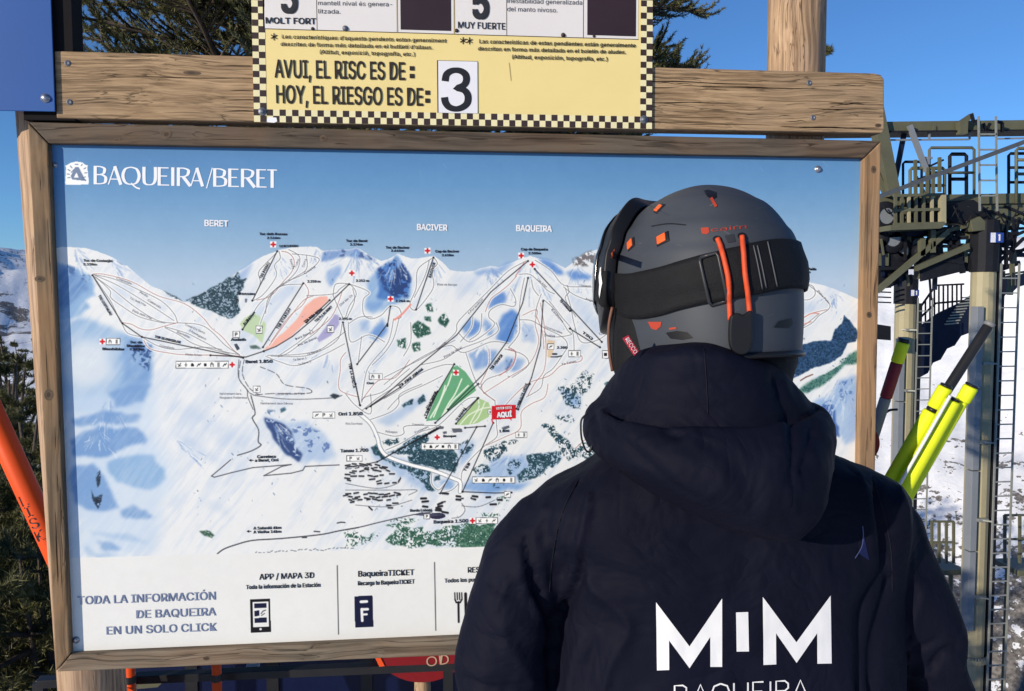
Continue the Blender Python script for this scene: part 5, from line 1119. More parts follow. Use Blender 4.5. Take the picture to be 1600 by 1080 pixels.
# gate frames and rails above the platform
def gate(x0, y0, x1, y1, w=.07, mat=None, dy=0, mid=()):
    r = 3; segs = [[(x0, y1), (x0, y0+r), (x0+r, y0), (x1-r, y0), (x1, y0+r), (x1, y1)]]+[[(x0, m), (x1, m)] for m in mid]
    mb = MB()
    for s in segs: mb.tube([T(*a, dy) for a in s], w/2, 6)
    mb.build('safety_hoop', mat or M_khaki, tower, sm=True)
gate(1452, 231, 1522, 305, .085, M_khaki, 0, (270,)); gate(1484, 241, 1510, 305, .11, M_kdark, .3, (280,)); gate(1411, 253, 1440, 320, .08, M_kdark, .4); gate(1422, 263, 1476, 330, .10, M_khaki, -.1, (290,)); gate(1576, 240, 1640, 318, .09, M_kdark, .1, (262, 285)); gate(1588, 232, 1670, 318, .10, M_khaki, -.1, (250, 272)); gate(1392, 253, 1399, 300, .03, M_kdark, 0)
bars('post', [[(1430, 250), (1431, 330)], [(1449, 262), (1449, 340)], [(1458, 262), (1458, 335)], [(1468, 246), (1468, 300)], [(1440, 280), (1440, 350)], [(1443, 300), (1443, 350)]], .075, M_khaki, -.2)
bars('brace', [[(1448, 262), (1474, 250)], [(1424, 285), (1440, 278), (1468, 268)], [(1432, 276), (1444, 300)]], .05, M_kdark, -.1)
mb = MB(); mb.box(T(1447, 247, -.1), (.35, .08, .06)); mb.box(T(1449, 252, -.1), (.08, .12, .2)); mb.build('lamp', M_duct, tower)
# upper platform girder
mb = MB(); mb.prism([T(x, y) for x, y in ((1374, 306), (1900, 296), (1900, 312), (1374, 322))], (0, .9, 0)); mb.build('platform_girder', M_khaki, tower, bevel=.02)
mb = MB(); mb.prism([T(x, y, .1) for x, y in ((1372, 318), (1900, 309), (1900, 322), (1700, 326), (1600, 330), (1560, 352), (1520, 352), (1470, 346), (1372, 352))], (0, .7, 0)); mb.build('web_plate', M_khaki, tower, bevel=.02)
mb = MB(); mb.prism([T(x, y, -.05) for x, y in ((1477, 315), (1522, 312), (1548, 330), (1556, 352), (1490, 348), (1477, 340))], (0, .2, 0)); mb.build('gear_cover', M_kdark, tower, bevel=.02)
# work cage: posts, mesh panels, floor
for x in (1399, 1409, 1420, 1431, 1443, 1456, 1472): bars('cage_post', [[(x, 305), (x, 352)]], .07 if x != 1472 else .15, M_khaki if x % 2 else M_cream, -.5)
for y in (305, 328, 350): bars('cage_rail', [[(1396, y+1), (1475, y-1)]], .08, M_khaki, -.5)
g_ = random.Random(2)
for k in range(16):
    x, y = g_.uniform(1400, 1466), g_.uniform(308, 346); mb = MB(); s = g_.uniform(.08, .26); mb.box(T(x, y, -.3), (s, .15, s*g_.uniform(.5, 1.6))); mb.build('machine_box', g_.choice([M_kdark, M_khaki, M_kdark, M_navy]), tower, bevel=.01)
mb = MB(); mb.prism([T(x, y, -.7) for x, y in ((1392, 352), (1476, 346), (1476, 352), (1470, 357), (1392, 360))], (0, 1.2, 0)); mb.build('cage_floor', M_khaki, tower)
# tyres of the conveyor, seen end on
def wheel(px, py, dy, r, w=.25):
    c = T(px, py, dy); root = mb = MB(); n = 22
    prof = [(r*.55, -w/2), (r*.93, -w/2), (r, -w*.3), (r, w*.3), (r*.93, w/2), (r*.55, w/2)]; vs = []
    for rr, off in prof: vs += [(c.x+rr*math.cos(a), c.y+off, c.z+rr*math.sin(a)) for a in [2*math.pi*k/n for k in range(n)]]
    mb.add(vs, [(i*n+k, i*n+(k+1) % n, (i+1)*n+(k+1) % n, (i+1)*n+k) for i in range(5) for k in range(n)]); o = smooth(mb.build('drive_tyre', M_kdark, tower))
    mb = MB(); mb.tube([(c.x, c.y-w*.4, c.z), (c.x, c.y+w*.4, c.z)], r*.56, 14); mb.build('rim', M_duct, o)
for q in ((1382, 338, 0, .42), (1386, 352, .2, .3), (1392, 372, .3, .46), (1408, 392, .4, .34), (1430, 382, .5, .3), (1440, 395, .2, .28), (1384, 400, .6, .34), (1372, 372, .3, .3)): wheel(*q)
mb = MB(); mb.prism([T(x, y, .2) for x, y in ((1368, 358), (1500, 356), (1502, 366), (1368, 372))], (0, .6, 0)); mb.build('conveyor_beam', M_navy, tower)
mb = MB(); mb.prism([T(x, y, .3) for x, y in ((1366, 392), (1392, 386), (1420, 400), (1420, 436), (1390, 450), (1366, 452))], (0, .6, 0)); mb.build('drive_housing', M_kdark, tower, bevel=.02)
mb = MB(); mb.prism([T(x, y, .1) for x, y in ((1440, 405), (1500, 392), (1504, 412), (1470, 430), (1440, 436))], (0, .4, 0)); mb.build('truss_plate', M_khaki, tower, bevel=.02)
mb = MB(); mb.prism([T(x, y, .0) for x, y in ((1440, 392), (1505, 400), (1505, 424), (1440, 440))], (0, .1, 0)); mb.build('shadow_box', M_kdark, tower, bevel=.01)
bars('truss', [[(1370, 455), (1480, 362)], [(1430, 420), (1512, 385)], [(1440, 372), (1440, 400)], [(1456, 360), (1456, 395)]], .15, M_khaki, -.1)
bars('truss', [[(1392, 440), (1460, 366)], [(1452, 352), (1452, 400)], [(1466, 356), (1466, 398)], [(1484, 352), (1484, 398)], [(1494, 352), (1500, 400)], [(1448, 374), (1512, 372)], [(1450, 384), (1510, 386)], [(1372, 420), (1440, 418)]], .09, M_kdark, .1)
bars('truss', [[(1562, 350), (1562, 430)], [(1572, 345), (1572, 420)], [(1592, 340), (1578, 408)], [(1560, 380), (1600, 362), (1660, 350)], [(1583, 345), (1583, 395)], [(1600, 372), (1560, 410)], [(1545, 330), (1602, 350)], [(1568, 322), (1610, 340)]], .08, M_kdark, .1)
mb = MB(); mb.prism([T(x, y, .1) for x, y in ((1560, 352), (1600, 333), (1800, 325), (1800, 338), (1604, 344), (1566, 358))], (0, .5, 0)); mb.build('curved_bracket', M_khaki, tower)
mb = MB(); mb.prism([T(x, y, -.3) for x, y in ((1516, 345), (1532, 338), (1544, 350), (1540, 360), (1520, 362))], (0, .2, 0)); mb.build('bearing_plate', M_khaki, tower, bevel=.02)
g_ = random.Random(8)
for k in range(62):
    x, y = g_.uniform(1372, 1596), g_.uniform(352, 432)
    if g_.random() < .5: b = (x+g_.uniform(-5, 5), y+g_.uniform(14, 44))
    else: b = (x+g_.uniform(14, 46), y+g_.uniform(-16, 8))
    bars('machinery_bar', [[(x, y), b]], g_.uniform(.04, .13), g_.choice([M_kdark, M_kdark, M_khaki, M_navy]), g_.uniform(.0, .9))
for k in range(26):
    x, y = g_.uniform(1374, 1592), g_.uniform(312, 418); w_ = g_.uniform(.1, .42); mb = MB(); mb.box(T(x, y, g_.uniform(.1, .8)), (w_, .3, w_*g_.uniform(.4, 1.0))); mb.build('machine_box', g_.choice([M_kdark, M_kdark, M_khaki]), tower, bevel=.015)
for k in range(9):
    x0_, x1_ = 1380+k*22, 1400+k*24; mb = MB(); mb.tube([T(x, y, -.3) for x, y in curve([(x0_, 322), ((x0_+x1_)/2, 334+(k % 3)*9), (x1_, 324+(k % 2)*10)], 4)], .022, 5); mb.build('hose', M_kdark, tower, sm=True)
bars('louvre', [[(1366, 440+k*8), (1392, 441+k*8)] for k in range(5)], .05, M_kdark, 6)
mb = MB(); mb.prism([T(x, y, 5) for x, y in ((1366, 506), (1392, 510), (1392, 532), (1366, 530))], (0, .4, 0)); mb.build('housing', M_kdark, tower)

# staircase up to the platform; its navy sheet stands for a shaded slope
stair = empty('steel_staircase', tuple(P(1434, 593, 29.0)), 'steel staircase between the two lift columns, with a navy sheet standing for shaded slope', 'staircase')
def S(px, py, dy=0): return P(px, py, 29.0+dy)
mb = MB(); mb.prism([S(*q) for q in ((1400, 548), (1434, 513), (1468, 489), (1502, 473), (1560, 433), (1600, 428), (1700, 380), (1700, 400), (1600, 446), (1590, 449), (1580, 459), (1572, 460), (1562, 472), (1552, 473), (1545, 486), (1530, 503), (1520, 508), (1513, 521), (1502, 525), (1492, 540), (1480, 545), (1470, 562), (1458, 567), (1450, 583), (1437, 590), (1424, 606), (1400, 625))], (0, .12, 0)); mb.build('slope_shade_sheet', M_navy, stair)
for k in range(10):
    x = 1476+k*3.0; y = 506-k*4.6; mb = MB(); mb.prism([S(x, y, -.05), S(x+22-k*.4, y-2, -.05), S(x+22-k*.4, y+.0, -.05), S(x, y+2, -.05)], (0, .04, 0)); mb.build('tread', M_galv, stair)
for s in ([(1400, 520), (1434, 486), (1462, 446), (1506, 444)], [(1400, 540), (1434, 500), (1462, 474), (1506, 470)]): 
    mb = MB(); mb.tube([S(*q, -.1) for q in s], .045, 6); mb.build('handrail', M_kdark, stair)
for k in range(11):
    x = 1432+k*7; yt = pw(x, [(1400, 520), (1434, 486), (1462, 446), (1506, 444)]); yb = pw(x, [(1434, 513), (1468, 489), (1506, 470)]); mb = MB(); mb.beam(S(x, yt, -.1), S(x, yb, -.1), .05, .05); mb.build('baluster', M_kdark, stair)
# small galvanised service platforms lower down
def service(x0, x1, y0, y1, Y, lab):
    c = P((x0+x1)/2, y1, Y); r = empty('service_platform', tuple(c), lab, 'platform'); H = gz(c.x, Y)
    n = 3
    for k in range(n+1):
        x = x0+(x1-x0)*k/n; mb = MB(); mb.beam(P(x, y0, Y), P(x, y1, Y), .07, .07); mb.build('post', M_khaki, r)
    for y in (y0, (y0+y1)/2): mb = MB(); mb.beam(P(x0, y, Y), P(x1, y, Y), .06, .06); mb.build('rail', M_khaki, r)
    mb = MB(); mb.box(P((x0+x1)/2, y1+5, Y+.6), ((P(x1, y1, Y)-P(x0, y1, Y)).length, 1.2, .16)); mb.build('deck', M_khaki, r)
    for x in (x0+4, x1-4): mb = MB(); p = P(x, y1+8, Y+.6); mb.beam(p, (p.x, p.y, gz(p.x, p.y)-.2), .09, .09); mb.build('leg', M_khaki, r)
service(1456, 1490, 815, 880, 21.5, 'low olive railed platform left of the nearer lift column'); service(1570, 1640, 805, 880, 20.6, 'low olive railed platform right of the nearer lift column')

# ------------------------------------------------------------------ padded poles standing in the rack behind the board
M_fluo = plain('fluorescent_yellow_foam', (.74, .83, .02), .55, var=.06, scale=8)
M_blackp = plain('black_plastic', (.018, .018, .020), .35, var=.2)
M_maroon = plain('maroon_sleeve', (.22, .02, .03), .5); M_greysl = plain('grey_sleeve', (.2, .2, .21), .5); M_orange = plain('orange_foam', (.78, .085, .012), .45, var=.06, scale=6)
def to_ground(a, b):
    """extend the line a->b (downwards) to the snow"""
    d = b-a; return a+d*((a.z-.0)/(a.z-b.z))
def padded_pole(pts_px, Y, segs, label, name='padded_pole', r_core=.009, group=None, Y2=None):
    a, b = P(*pts_px[0], Y), P(*pts_px[1], Y if Y2 is None else Y2); g0 = to_ground(a, b); root = empty(name, tuple(g0), label, 'pole', group)
    L = (b-a).length; u = (b-a)/L
    mb = MB(); mb.tube([a+u*.01, g0], r_core, 10); mb.build('core', M_blackp, root, sm=True)
    for (s0, s1, r, mat, nm) in segs:
        p0, p1 = a+u*s0, (a+u*s1 if s1 is not None else g0-u*.12); n = 20; mb = MB(); e = min(.006, r*.2)
        mb.tube([p0, p0+u*.0005, p0+u*e, p1-u*e, p1-u*.0005, p1], [r*.6, r*.9, r, r, r*.9, r*.6], n); mb.build(nm, mat, root, sm=True)
    return root
padded_pole([(1478, 604), (1401, 737)], .12, [(-.006, .002, .017, M_blackp, 'cap'), (.002, .070, .0200, M_fluo, 'foam_sleeve'), (.070, .082, .017, M_blackp, 'joint'), (.082, None, .0225, M_fluo, 'foam_sleeve')], 'fluorescent yellow padded pole, leftmost of the leaning bundle', Y2=.19)
padded_pole([(1490, 624), (1420, 750)], .075, [(-.005, .003, .018, M_blackp, 'cap'), (.003, None, .0225, M_fluo, 'foam_sleeve')], 'thick yellow padded pole in the middle of the leaning bundle', Y2=.14)
padded_pole([(1518, 603), (1437, 744)], .075, [(-.006, .002, .018, M_blackp, 'cap'), (.002, .05, .0200, M_fluo, 'foam_sleeve'), (.05, None, .0150, M_fluo, 'foam_sleeve')], 'slimmer yellow padded pole, rightmost of the leaning bundle', Y2=.15)
padded_pole([(1547, 505), (1478, 612)], .17, [(-.003, .010, .0160, M_greysl, 'end_cap'), (.010, None, .0150, M_blackp, 'black_tube')], 'long black pole standing taller than the yellow padded ones', Y2=.205)
padded_pole([(1485, 618), (1436, 704)], .045, [(0, .30, .0045, plain('white_rod', (.75, .75, .74), .4), 'rod')], 'thin white rod in front of the yellow padded poles', 'white_rod', .003, Y2=.09)
padded_pole([(1413, 531), (1376, 646)], .16, [(-.004, .008, .016, M_blackp, 'cap'), (.008, .070, .0178, M_fluo, 'foam_sleeve'), (.070, .18, .0170, M_maroon, 'red_sleeve'), (.18, None, .016, M_greysl, 'grey_sleeve')], 'slim pole with green and dark red sleeves beside the frame', Y2=.21)
# round red marker behind the frame
def disc(px, py, Y, r, mat, label, name='round_marker', t=.012, post=True):
    c = P(px, py, Y); root = empty(name, (c.x, c.y, 0), label, 'marker'); mb = MB(); mb.tube([(c.x, c.y, c.z), (c.x, c.y+t, c.z)], r, 40); mb.build('disc', mat, root, bevel=.002)
    if post: mb = MB(); mb.tube([(c.x, c.y+t+.02, 0), (c.x, c.y+t+.02, c.z+r*.6)], .018, 10); mb.build('stake', plain('pale_stake', (.4, .33, .22), .7), root)
    return root
M_redp = plain('red_paint', (.20, .007, .010), .45, var=.08)
disc(1346, 694, .2, .058, M_redp, 'round dark red marker half hidden behind the right frame rail')
mb = MB(); mb.tube([P(*q, .3) for q in curve([(1364, 672), (1374, 655), (1388, 642), (1402, 640)], 4)], .004, 6); tag(mb.build('black_cable', M_blackp, None, sm=True), 'thin black cable looping out behind the right frame edge', 'cable')
# orange pole with letters on the left
A_, B_p = P(-70, 520, .30), P(73, 832, .30); g0 = to_ground(A_, B_p); u = (g0-A_).normalized()
root = empty('marker_pole', tuple(g0), 'orange padded pole with black letters leaning at the left edge', 'pole')
mb = MB(); mb.tube([A_, A_+u*.001, A_+u*.012, g0-u*.1, g0-u*.09], [.014, .024, .0315, .0315, .02], 26); op = mb.build('foam_sleeve', M_orange, root, sm=True)
mb = MB(); mb.tube([A_-u*.02, g0], .012, 10); mb.build('core', M_blackp, root, sm=True)
side = u.cross(Vector((0, 1, 0))).normalized()
if side.x < 0: side = -side
mb = MB()
for ch, x, y in (('L', 38, 778), ('I', 45, 795), ('S', 53, 813), ('K', 62, 832)):
    vv, ff = text_mesh(ch, .03); c = P(x, y, .30); s = .030/(_cap[0] or .7); mxx = (vv[:, 0].min()+vv[:, 0].max())/2; out = []
    t0 = (c-A_).dot(u); ax = A_+u*t0
    for p in vv:
        # capitals stand along the pole axis, wrapped round the foam
        lx, ly = (p[0]-mxx)*s*1.15, (p[1]-.35)*s; ang = lx/.032; q = ax-u*ly+Vector((0, -1, 0))*.0322*math.cos(ang-.15)+side*.0322*math.sin(ang-.15); out.append(q)
    mb.add(out, ff)
mb.build('lettering', M_black_ink, root)

# ------------------------------------------------------------------ things stored under and behind the board
M_vinyl = plain('navy_vinyl', (.002, .006, .036), .4, var=.25, scale=4, bump=.3)
a, b = P(205, 1050, .75), P(640, 1040, .75); root = empty('crash_mat', ((a.x+b.x)/2, .75, 0), 'dark blue vinyl crash mat standing on edge under the map', 'mat')
mb = MB(); zt = P(420, 1012, .75).z; mb.box(((a.x+b.x)/2, .85, zt/2), (b.x-a.x+.35, .2, zt)); mb.build('mat_body', M_vinyl, root, bevel=.03, seg=3)
for x in (a.x+.2, (a.x+b.x)/2, b.x-.15): mb = MB(); mb.box((x, .747, zt*.5), (.04, .012, zt*.9)); mb.build('strap', M_blackp, root)
root = empty('storage_rack', (0, .36, 0), 'black steel rack rail crossing below the map frame', 'rack')
mb = MB(); mb.beam(P(60, 1066, .36), P(1330, 1012, .36), .035, .024); mb.build('rail', M_blackp, root, bevel=.002)
for px in (60, 700, 1330): p = P(px, 1046, .38); mb = MB(); mb.beam((p.x, .385, 0), (p.x, .385, P(px, 1066-(px-60)*.0425, .36).z-.01), .03, .03); mb.build('leg', M_blackp, root)
for px, yt, lab in ((203, 1037, 'short orange stake by the left post under the map'), (338, 1034, 'short orange stake further right under the map')):
    p = P(px, yt, .27); root = empty('orange_stake', (p.x, .27, 0), lab, 'stake'); mb = MB(); mb.tube([(p.x, .27, 0), (p.x, .27, p.z)], .014, 12); mb.build('tube', M_orange, root, sm=True); mb = MB(); mb.tube([(p.x, .27, p.z-.055), (p.x, .27, p.z-.035)], .0155, 12); mb.build('ring', M_blackp, root)
mb = MB(); mb.prism([P(*q, .5) for q in ((182, 1064), (262, 1059), (246, 1074), (180, 1080))], (0, .02, 0)); tag(mb.build('khaki_board', M_khaki), 'small khaki board end lying on the rack below the map', 'board')
disc(197, 1090, .25, .027, M_orange, 'small orange round reflector low beside the left post', 'round_reflector', .01)
root = empty('red_sign', tuple(P(650, 1035, .55)), 'red sign with pale letters tucked under the map frame', 'sign')
mb = MB(); mb.prism([P(*q, .30) for q in ((586, 1018), (760, 1012), (760, 1036), (594, 1042), (590, 1039))], (0, .02, 0)); mb.build('plate', M_redp, root, bevel=.003)
mb = MB(); mb.prism([P(*q, .296) for q in ((584, 1024), (592, 1023), (601, 1041), (593, 1042))], (0, .028, 0)); mb.build('edge_strip', M_orange, root)
mb = MB(); put_text(mb, 'OD', (667, 1042), (702, 1037), 15, .298, 0); mb.build('lettering', plain('faded_print', (.45, .3, .2), .6), root)
disc(662, 982, .45, .176, M_redp, 'large round red disc marker low behind the rack rail', 'round_marker', .012, False)
p = P(660, 1068, .50); mb = MB(); mb.tube([(p.x, .5, 0), (p.x, .5, p.z+.05)], .026, 12); tag(mb.build('wooden_stake', M_post, None, sm=True), 'stub of a round wooden stake under the red disc', 'stake')
mb = MB(); p = P(395, 1044, .5); mb.box(p, (.04, .03, .025)); tag(mb.build('grey_clip', M_duct, None, bevel=.004), 'small grey clip on the rack beneath the map', 'clip')
# ------------------------------------------------------------------ the skier
YPn = -.97
PXM = 1250/1.06
M_jack = NT('navy_shell_fabric'); v_ = M_jack.coord(); M_jack.color(M_jack.ramp(M_jack.noise(v_, 3.0, 4), [(.3, (.0028, .0034, .0105)), (.7, (.0050, .0058, .0165))]))
M_jack.setp(.72, 0, .12)
_r = M_jack.math('ABSOLUTE', M_jack.math('SUBTRACT', M_jack.noise(v_, 6.5, 3, .5, 1.2), .5)); _r2 = M_jack.math('ABSOLUTE', M_jack.math('SUBTRACT', M_jack.noise(v_, 15, 2, .5, .8), .5))
M_jack.bump(M_jack.math('ADD', M_jack.math('MULTIPLY', M_jack.noise(v_, 900, 2), .6), M_jack.math('ADD', M_jack.math('MULTIPLY', _r, 26.0), M_jack.math('MULTIPLY', _r2, 7.0))), .45, .0014); M_jack = M_jack.m
M_shell = NT('matt_grey_helmet_shell'); v_ = M_shell.coord(); M_shell.color(M_shell.ramp(M_shell.noise(v_, 9, 4), [(.3, (.040, .046, .057)), (.7, (.053, .060, .073))])); M_shell.setp(.58, 0, .3); M_shell.bump(M_shell.noise(v_, 700, 2), .12, .0004); M_shell = M_shell.m
M_strap = plain('black_elastic', (.0065, .0065, .008), .75, spec=.25, var=.2, scale=60, bump=.4)
M_rub = plain('black_rubber', (.010, .010, .012), .42, var=.2)
M_ocord = plain('orange_cord', (.62, .075, .022), .55, var=.15, scale=90)
M_ovent = plain('orange_vent_insert', (.78, .12, .025), .45, var=.1)
M_skin = plain('skin', (.50, .30, .21), .55)
M_lens = plain('dark_goggle_lens', (.008, .009, .012), .12, .2, .8)
M_logo = plain('orange_logo_print', (.40, .050, .025), .5)
M_wlogo = plain('white_jacket_print', (.80, .79, .78), .5, var=.03)

def PQ(px, py, Y=YPn): return P(px, py, Y)
gx_ = PQ(1120, 900); person = empty('person', (gx_.x, YPn, 0), 'person seen from behind in dark navy hooded jacket and grey helmet', 'person')

def solid(name, verts, faces, mat, parent, voxel=None, smooth_it=6, sub=0):
    me = bpy.data.meshes.new(name); me.from_pydata([tuple(q) for q in verts], [], faces)
    bm = bmesh.new(); bm.from_mesh(me); bmesh.ops.recalc_face_normals(bm, faces=bm.faces); bm.to_mesh(me); bm.free()
    if voxel:
        o = bpy.data.objects.new(name, me); COL.objects.link(o)
        m = o.modifiers.new('r', 'REMESH'); m.mode = 'VOXEL'; m.voxel_size = voxel
        s = o.modifiers.new('s', 'SMOOTH'); s.factor = .5; s.iterations = smooth_it
        dg = bpy.context.evaluated_depsgraph_get(); me2 = bpy.data.meshes.new_from_object(o.evaluated_get(dg)); bpy.data.objects.remove(o); me = me2; me.name = name
    me.materials.clear(); o = mk(name, me, mat, parent); smooth(o)
    if sub: m = o.modifiers.new('sub', 'SUBSURF'); m.levels = sub; m.render_levels = sub
    return o
def loft(mb, rows, n=40, e=2.3):
    """rows: (py, x_left, x_right, centre Y, half depth towards the camera, half depth away); rings are level"""
    b0 = len(mb.v)
    for (py, xl, xr, yc, d1, d2) in rows:
        a, b = P(xl, py, yc), P(xr, py, yc); cx, hx, z = (a.x+b.x)/2, (b.x-a.x)/2, (a.z+b.z)/2
        for k in range(n):
            t = 2*math.pi*k/n; c, s = math.cos(t), math.sin(t)
            X = cx+hx*math.copysign(abs(c)**(2/e), c); dd = d1 if s < 0 else d2; mb.v.append((X, yc+dd*math.copysign(abs(s)**(2/e), s), z))
    m = len(rows)
    for i in range(m-1):
        for k in range(n): mb.f.append((b0+i*n+k, b0+i*n+(k+1) % n, b0+(i+1)*n+(k+1) % n, b0+(i+1)*n+k))
    mb.f.append(tuple(b0+k for k in range(n))); mb.f.append(tuple(b0+(m-1)*n+k for k in reversed(range(n))))
def chain(mb, pts, n=20):
    """pts: (px, py, Y, radius in photo px)"""
    ps = [P(a, b, c) for a, b, c, r in pts]; rs = [r/PXM for *_, r in pts]
    q, rr = [], []
    for i in range(len(ps)-1):
        for j in range(6):
            t = j/6; t2 = t*t*(3-2*t); q.append(ps[i].lerp(ps[i+1], t)); rr.append(rs[i]*(1-t2)+rs[i+1]*t2)
    q.append(ps[-1]); rr.append(rs[-1])
    d0 = (q[0]-q[1]).normalized(); q.insert(0, q[0]+d0*rr[0]*.6); rr.insert(0, rr[0]*.7); d1 = (q[-1]-q[-2]).normalized(); q.append(q[-1]+d1*rr[-1]*.6); rr.append(rr[-1]*.7)
    mb.tube(q, rr, n)
def folds(o, fl, noise_amp=.003, seed=0, nscale=(9, 9, 5)):
    """press creases (negative) and raise ridges (positive) along lines drawn on the side that faces the camera"""
    me = o.data; n = len(me.vertices); co = np.empty(n*3); me.vertices.foreach_get('co', co); co = co.reshape(-1, 3); no = np.array([tuple(v.normal) for v in me.vertices])
    d = co-np.array(CAM); z = d@np.array(CF); U = 800+F_PX*(d@np.array(CR))/z; V = 540-F_PX*(d@np.array(CU))/z
    face = np.clip(-(no*d).sum(1)/np.linalg.norm(d, axis=1)*2, 0, 1)
    disp = np.zeros(n)
    for pts, w, h in fl:
        q = curve(pts, 5) if len(pts) > 2 else pts; best = np.full(n, 1e9)
        L = len(q)-1
        for i in range(L):
            (ax, ay), (bx, by) = q[i], q[i+1]; dx, dy = bx-ax, by-ay; t = np.clip(((U-ax)*dx+(V-ay)*dy)/(dx*dx+dy*dy+1e-9), 0, 1)
            dist = np.hypot(U-ax-t*dx, V-ay-t*dy); s = (i+t)/L; tap = np.clip(np.minimum(s, 1-s)*5, .12, 1); best = np.minimum(best, dist/np.sqrt(tap))
        disp += h*np.exp(-np.power(best/w, 1.35))*face
    nz = np.array([mn.fractal(Vector((c[0]*nscale[0]+seed, c[1]*nscale[1], c[2]*nscale[2])), .9, 2.1, 4) for c in co]) if noise_amp else 0
    co += no*(disp+nz*noise_amp)[:, None]; me.vertices.foreach_set('co', co.ravel()); me.update()
def bvh(o):
    me = o.data; M_ = Matrix.Translation(world_loc(o)); return BVHTree.FromPolygons([M_ @ v.co for v in me.vertices], [tuple(p.vertices) for p in me.polygons])
def hit(px, py, trees, off=0.0, lo=None):
    d = ray(px, py).normalized(); best = None
    for t in trees:
        h = t.ray_cast(CAM, d)
        if h[0] is not None and (best is None or h[3] < best[3]): best = h
    if best is None: return None, None
    nn = best[1]; nn = -nn if nn.dot(d) > 0 else nn
    return best[0]+nn*off, nn
def decal(name, polys, trees, off, mat, parent, maxlen=5.0):
    """flat print laid on a curved surface: polys are outlines in photo pixels"""
    bm = bmesh.new()
    for k, pl in enumerate(polys):
        vs = [bm.verts.new((x, y, 0)) for x, y in pl]; bm.faces.new(vs)
    bm.normal_update(); bmesh.ops.triangulate(bm, faces=bm.faces, ngon_method='EAR_CLIP')
    for _ in range(7):
        long = [e for e in bm.edges if e.calc_length() > maxlen]
        if not long: break
        bmesh.ops.subdivide_edges(bm, edges=long, cuts=1); bmesh.ops.triangulate(bm, faces=[f for f in bm.faces if len(f.verts) > 3])
    for v in bm.verts:
        h, nn = hit(v.co.x, v.co.y, trees, off)
        v.co = h if h is not None else P(v.co.x, v.co.y, YPn-.1)
    me = bpy.data.meshes.new(name); bm.to_mesh(me); bm.free(); o = mk(name, me, mat, parent); smooth(o); return o
def strip(pts, w): 
    q = pts; L, Rr = [], []
    for i, p in enumerate(q):
        a = q[max(i-1, 0)]; b = q[min(i+1, len(q)-1)]; dx, dy = b[0]-a[0], b[1]-a[1]; l = math.hypot(dx, dy)+1e-9; L.append((p[0]-dy/l*w/2, p[1]+dx/l*w/2)); Rr.append((p[0]+dy/l*w/2, p[1]-dx/l*w/2))
    return L+Rr[::-1]
def tube_on(name, pts, r, trees, mat, parent, off=None, n=8, k=5):
    q = [hit(x, y, trees, r*.8 if off is None else off)[0] for x, y in curve(pts, k)]; q = [p for p in q if p is not None]
    mb = MB(); mb.tube(q, r, n); return mb.build(name, mat, parent, sm=True)

# --- body (mostly covered): head with face, neck, trunk, one surface
HA = R(20); HC = P(1097, 442, -.985)
fw = Vector((-math.sin(HA), math.cos(HA), -.10)).normalized(); lf = Vector((-math.cos(HA), -math.sin(HA), 0)); up = lf.cross(fw) * -1
if up.z < 0: up = -up
def H(f_, l_, u_): return HC+fw*f_+lf*l_+up*u_
mb = MB()
def ell(mb, c, ax, n=20, m=14):
    vs = []; 
    for i in range(1, m):
        th = math.pi*i/m
        for k in range(n): ph = 2*math.pi*k/n; vs.append(c+ax[0]*math.sin(th)*math.cos(ph)+ax[1]*math.sin(th)*math.sin(ph)+ax[2]*math.cos(th))
    vs += [c+ax[2], c-ax[2]]; t = len(vs)-2
    fs = [((i*n+k), (i*n+(k+1) % n), ((i+1)*n+(k+1) % n), ((i+1)*n+k)) for i in range(m-2) for k in range(n)]
    fs += [(t, (k+1) % n, k) for k in range(n)]+[(t+1, (m-2)*n+k, (m-2)*n+(k+1) % n) for k in range(n)]
    mb.add(vs, fs)
ell(mb, H(0, 0, .0), (fw*.098, lf*.076, up*.105)); ell(mb, H(.02, 0, -.07), (fw*.075, lf*.058, up*.062))
mb.tube([H(.092, 0, .0), H(.112, 0, -.032)], [.009, .016], 8); mb.tube([H(.088, .014, -.072), H(.092, 0, -.072), H(.088, -.014, -.072)], .007, 8)
for s in (-1, 1): ell(mb, H(-.005, .079*s, -.015), (fw*.018, lf*.008, up*.03), 10, 8); ell(mb, H(.082, .032*s, -.002), (fw*.012, lf*.015, up*.009), 10, 8)
mb.tube([H(-.01, 0, -.06), P(1110, 600, -.97), P(1115, 700, -.96)], [.058, .056, .07], 18)
loft(mb, [(680, 1040, 1190, -.96, .06, .06), (760, 900, 1340, -.96, .085, .085), (900, 930, 1320, -.95, .10, .10), (1100, 950, 1300, -.95, .09, .09), (1300, 930, 1320, -.95, .1, .1)])
solid('body', mb.v, mb.f, M_skin, person, .006, 4)

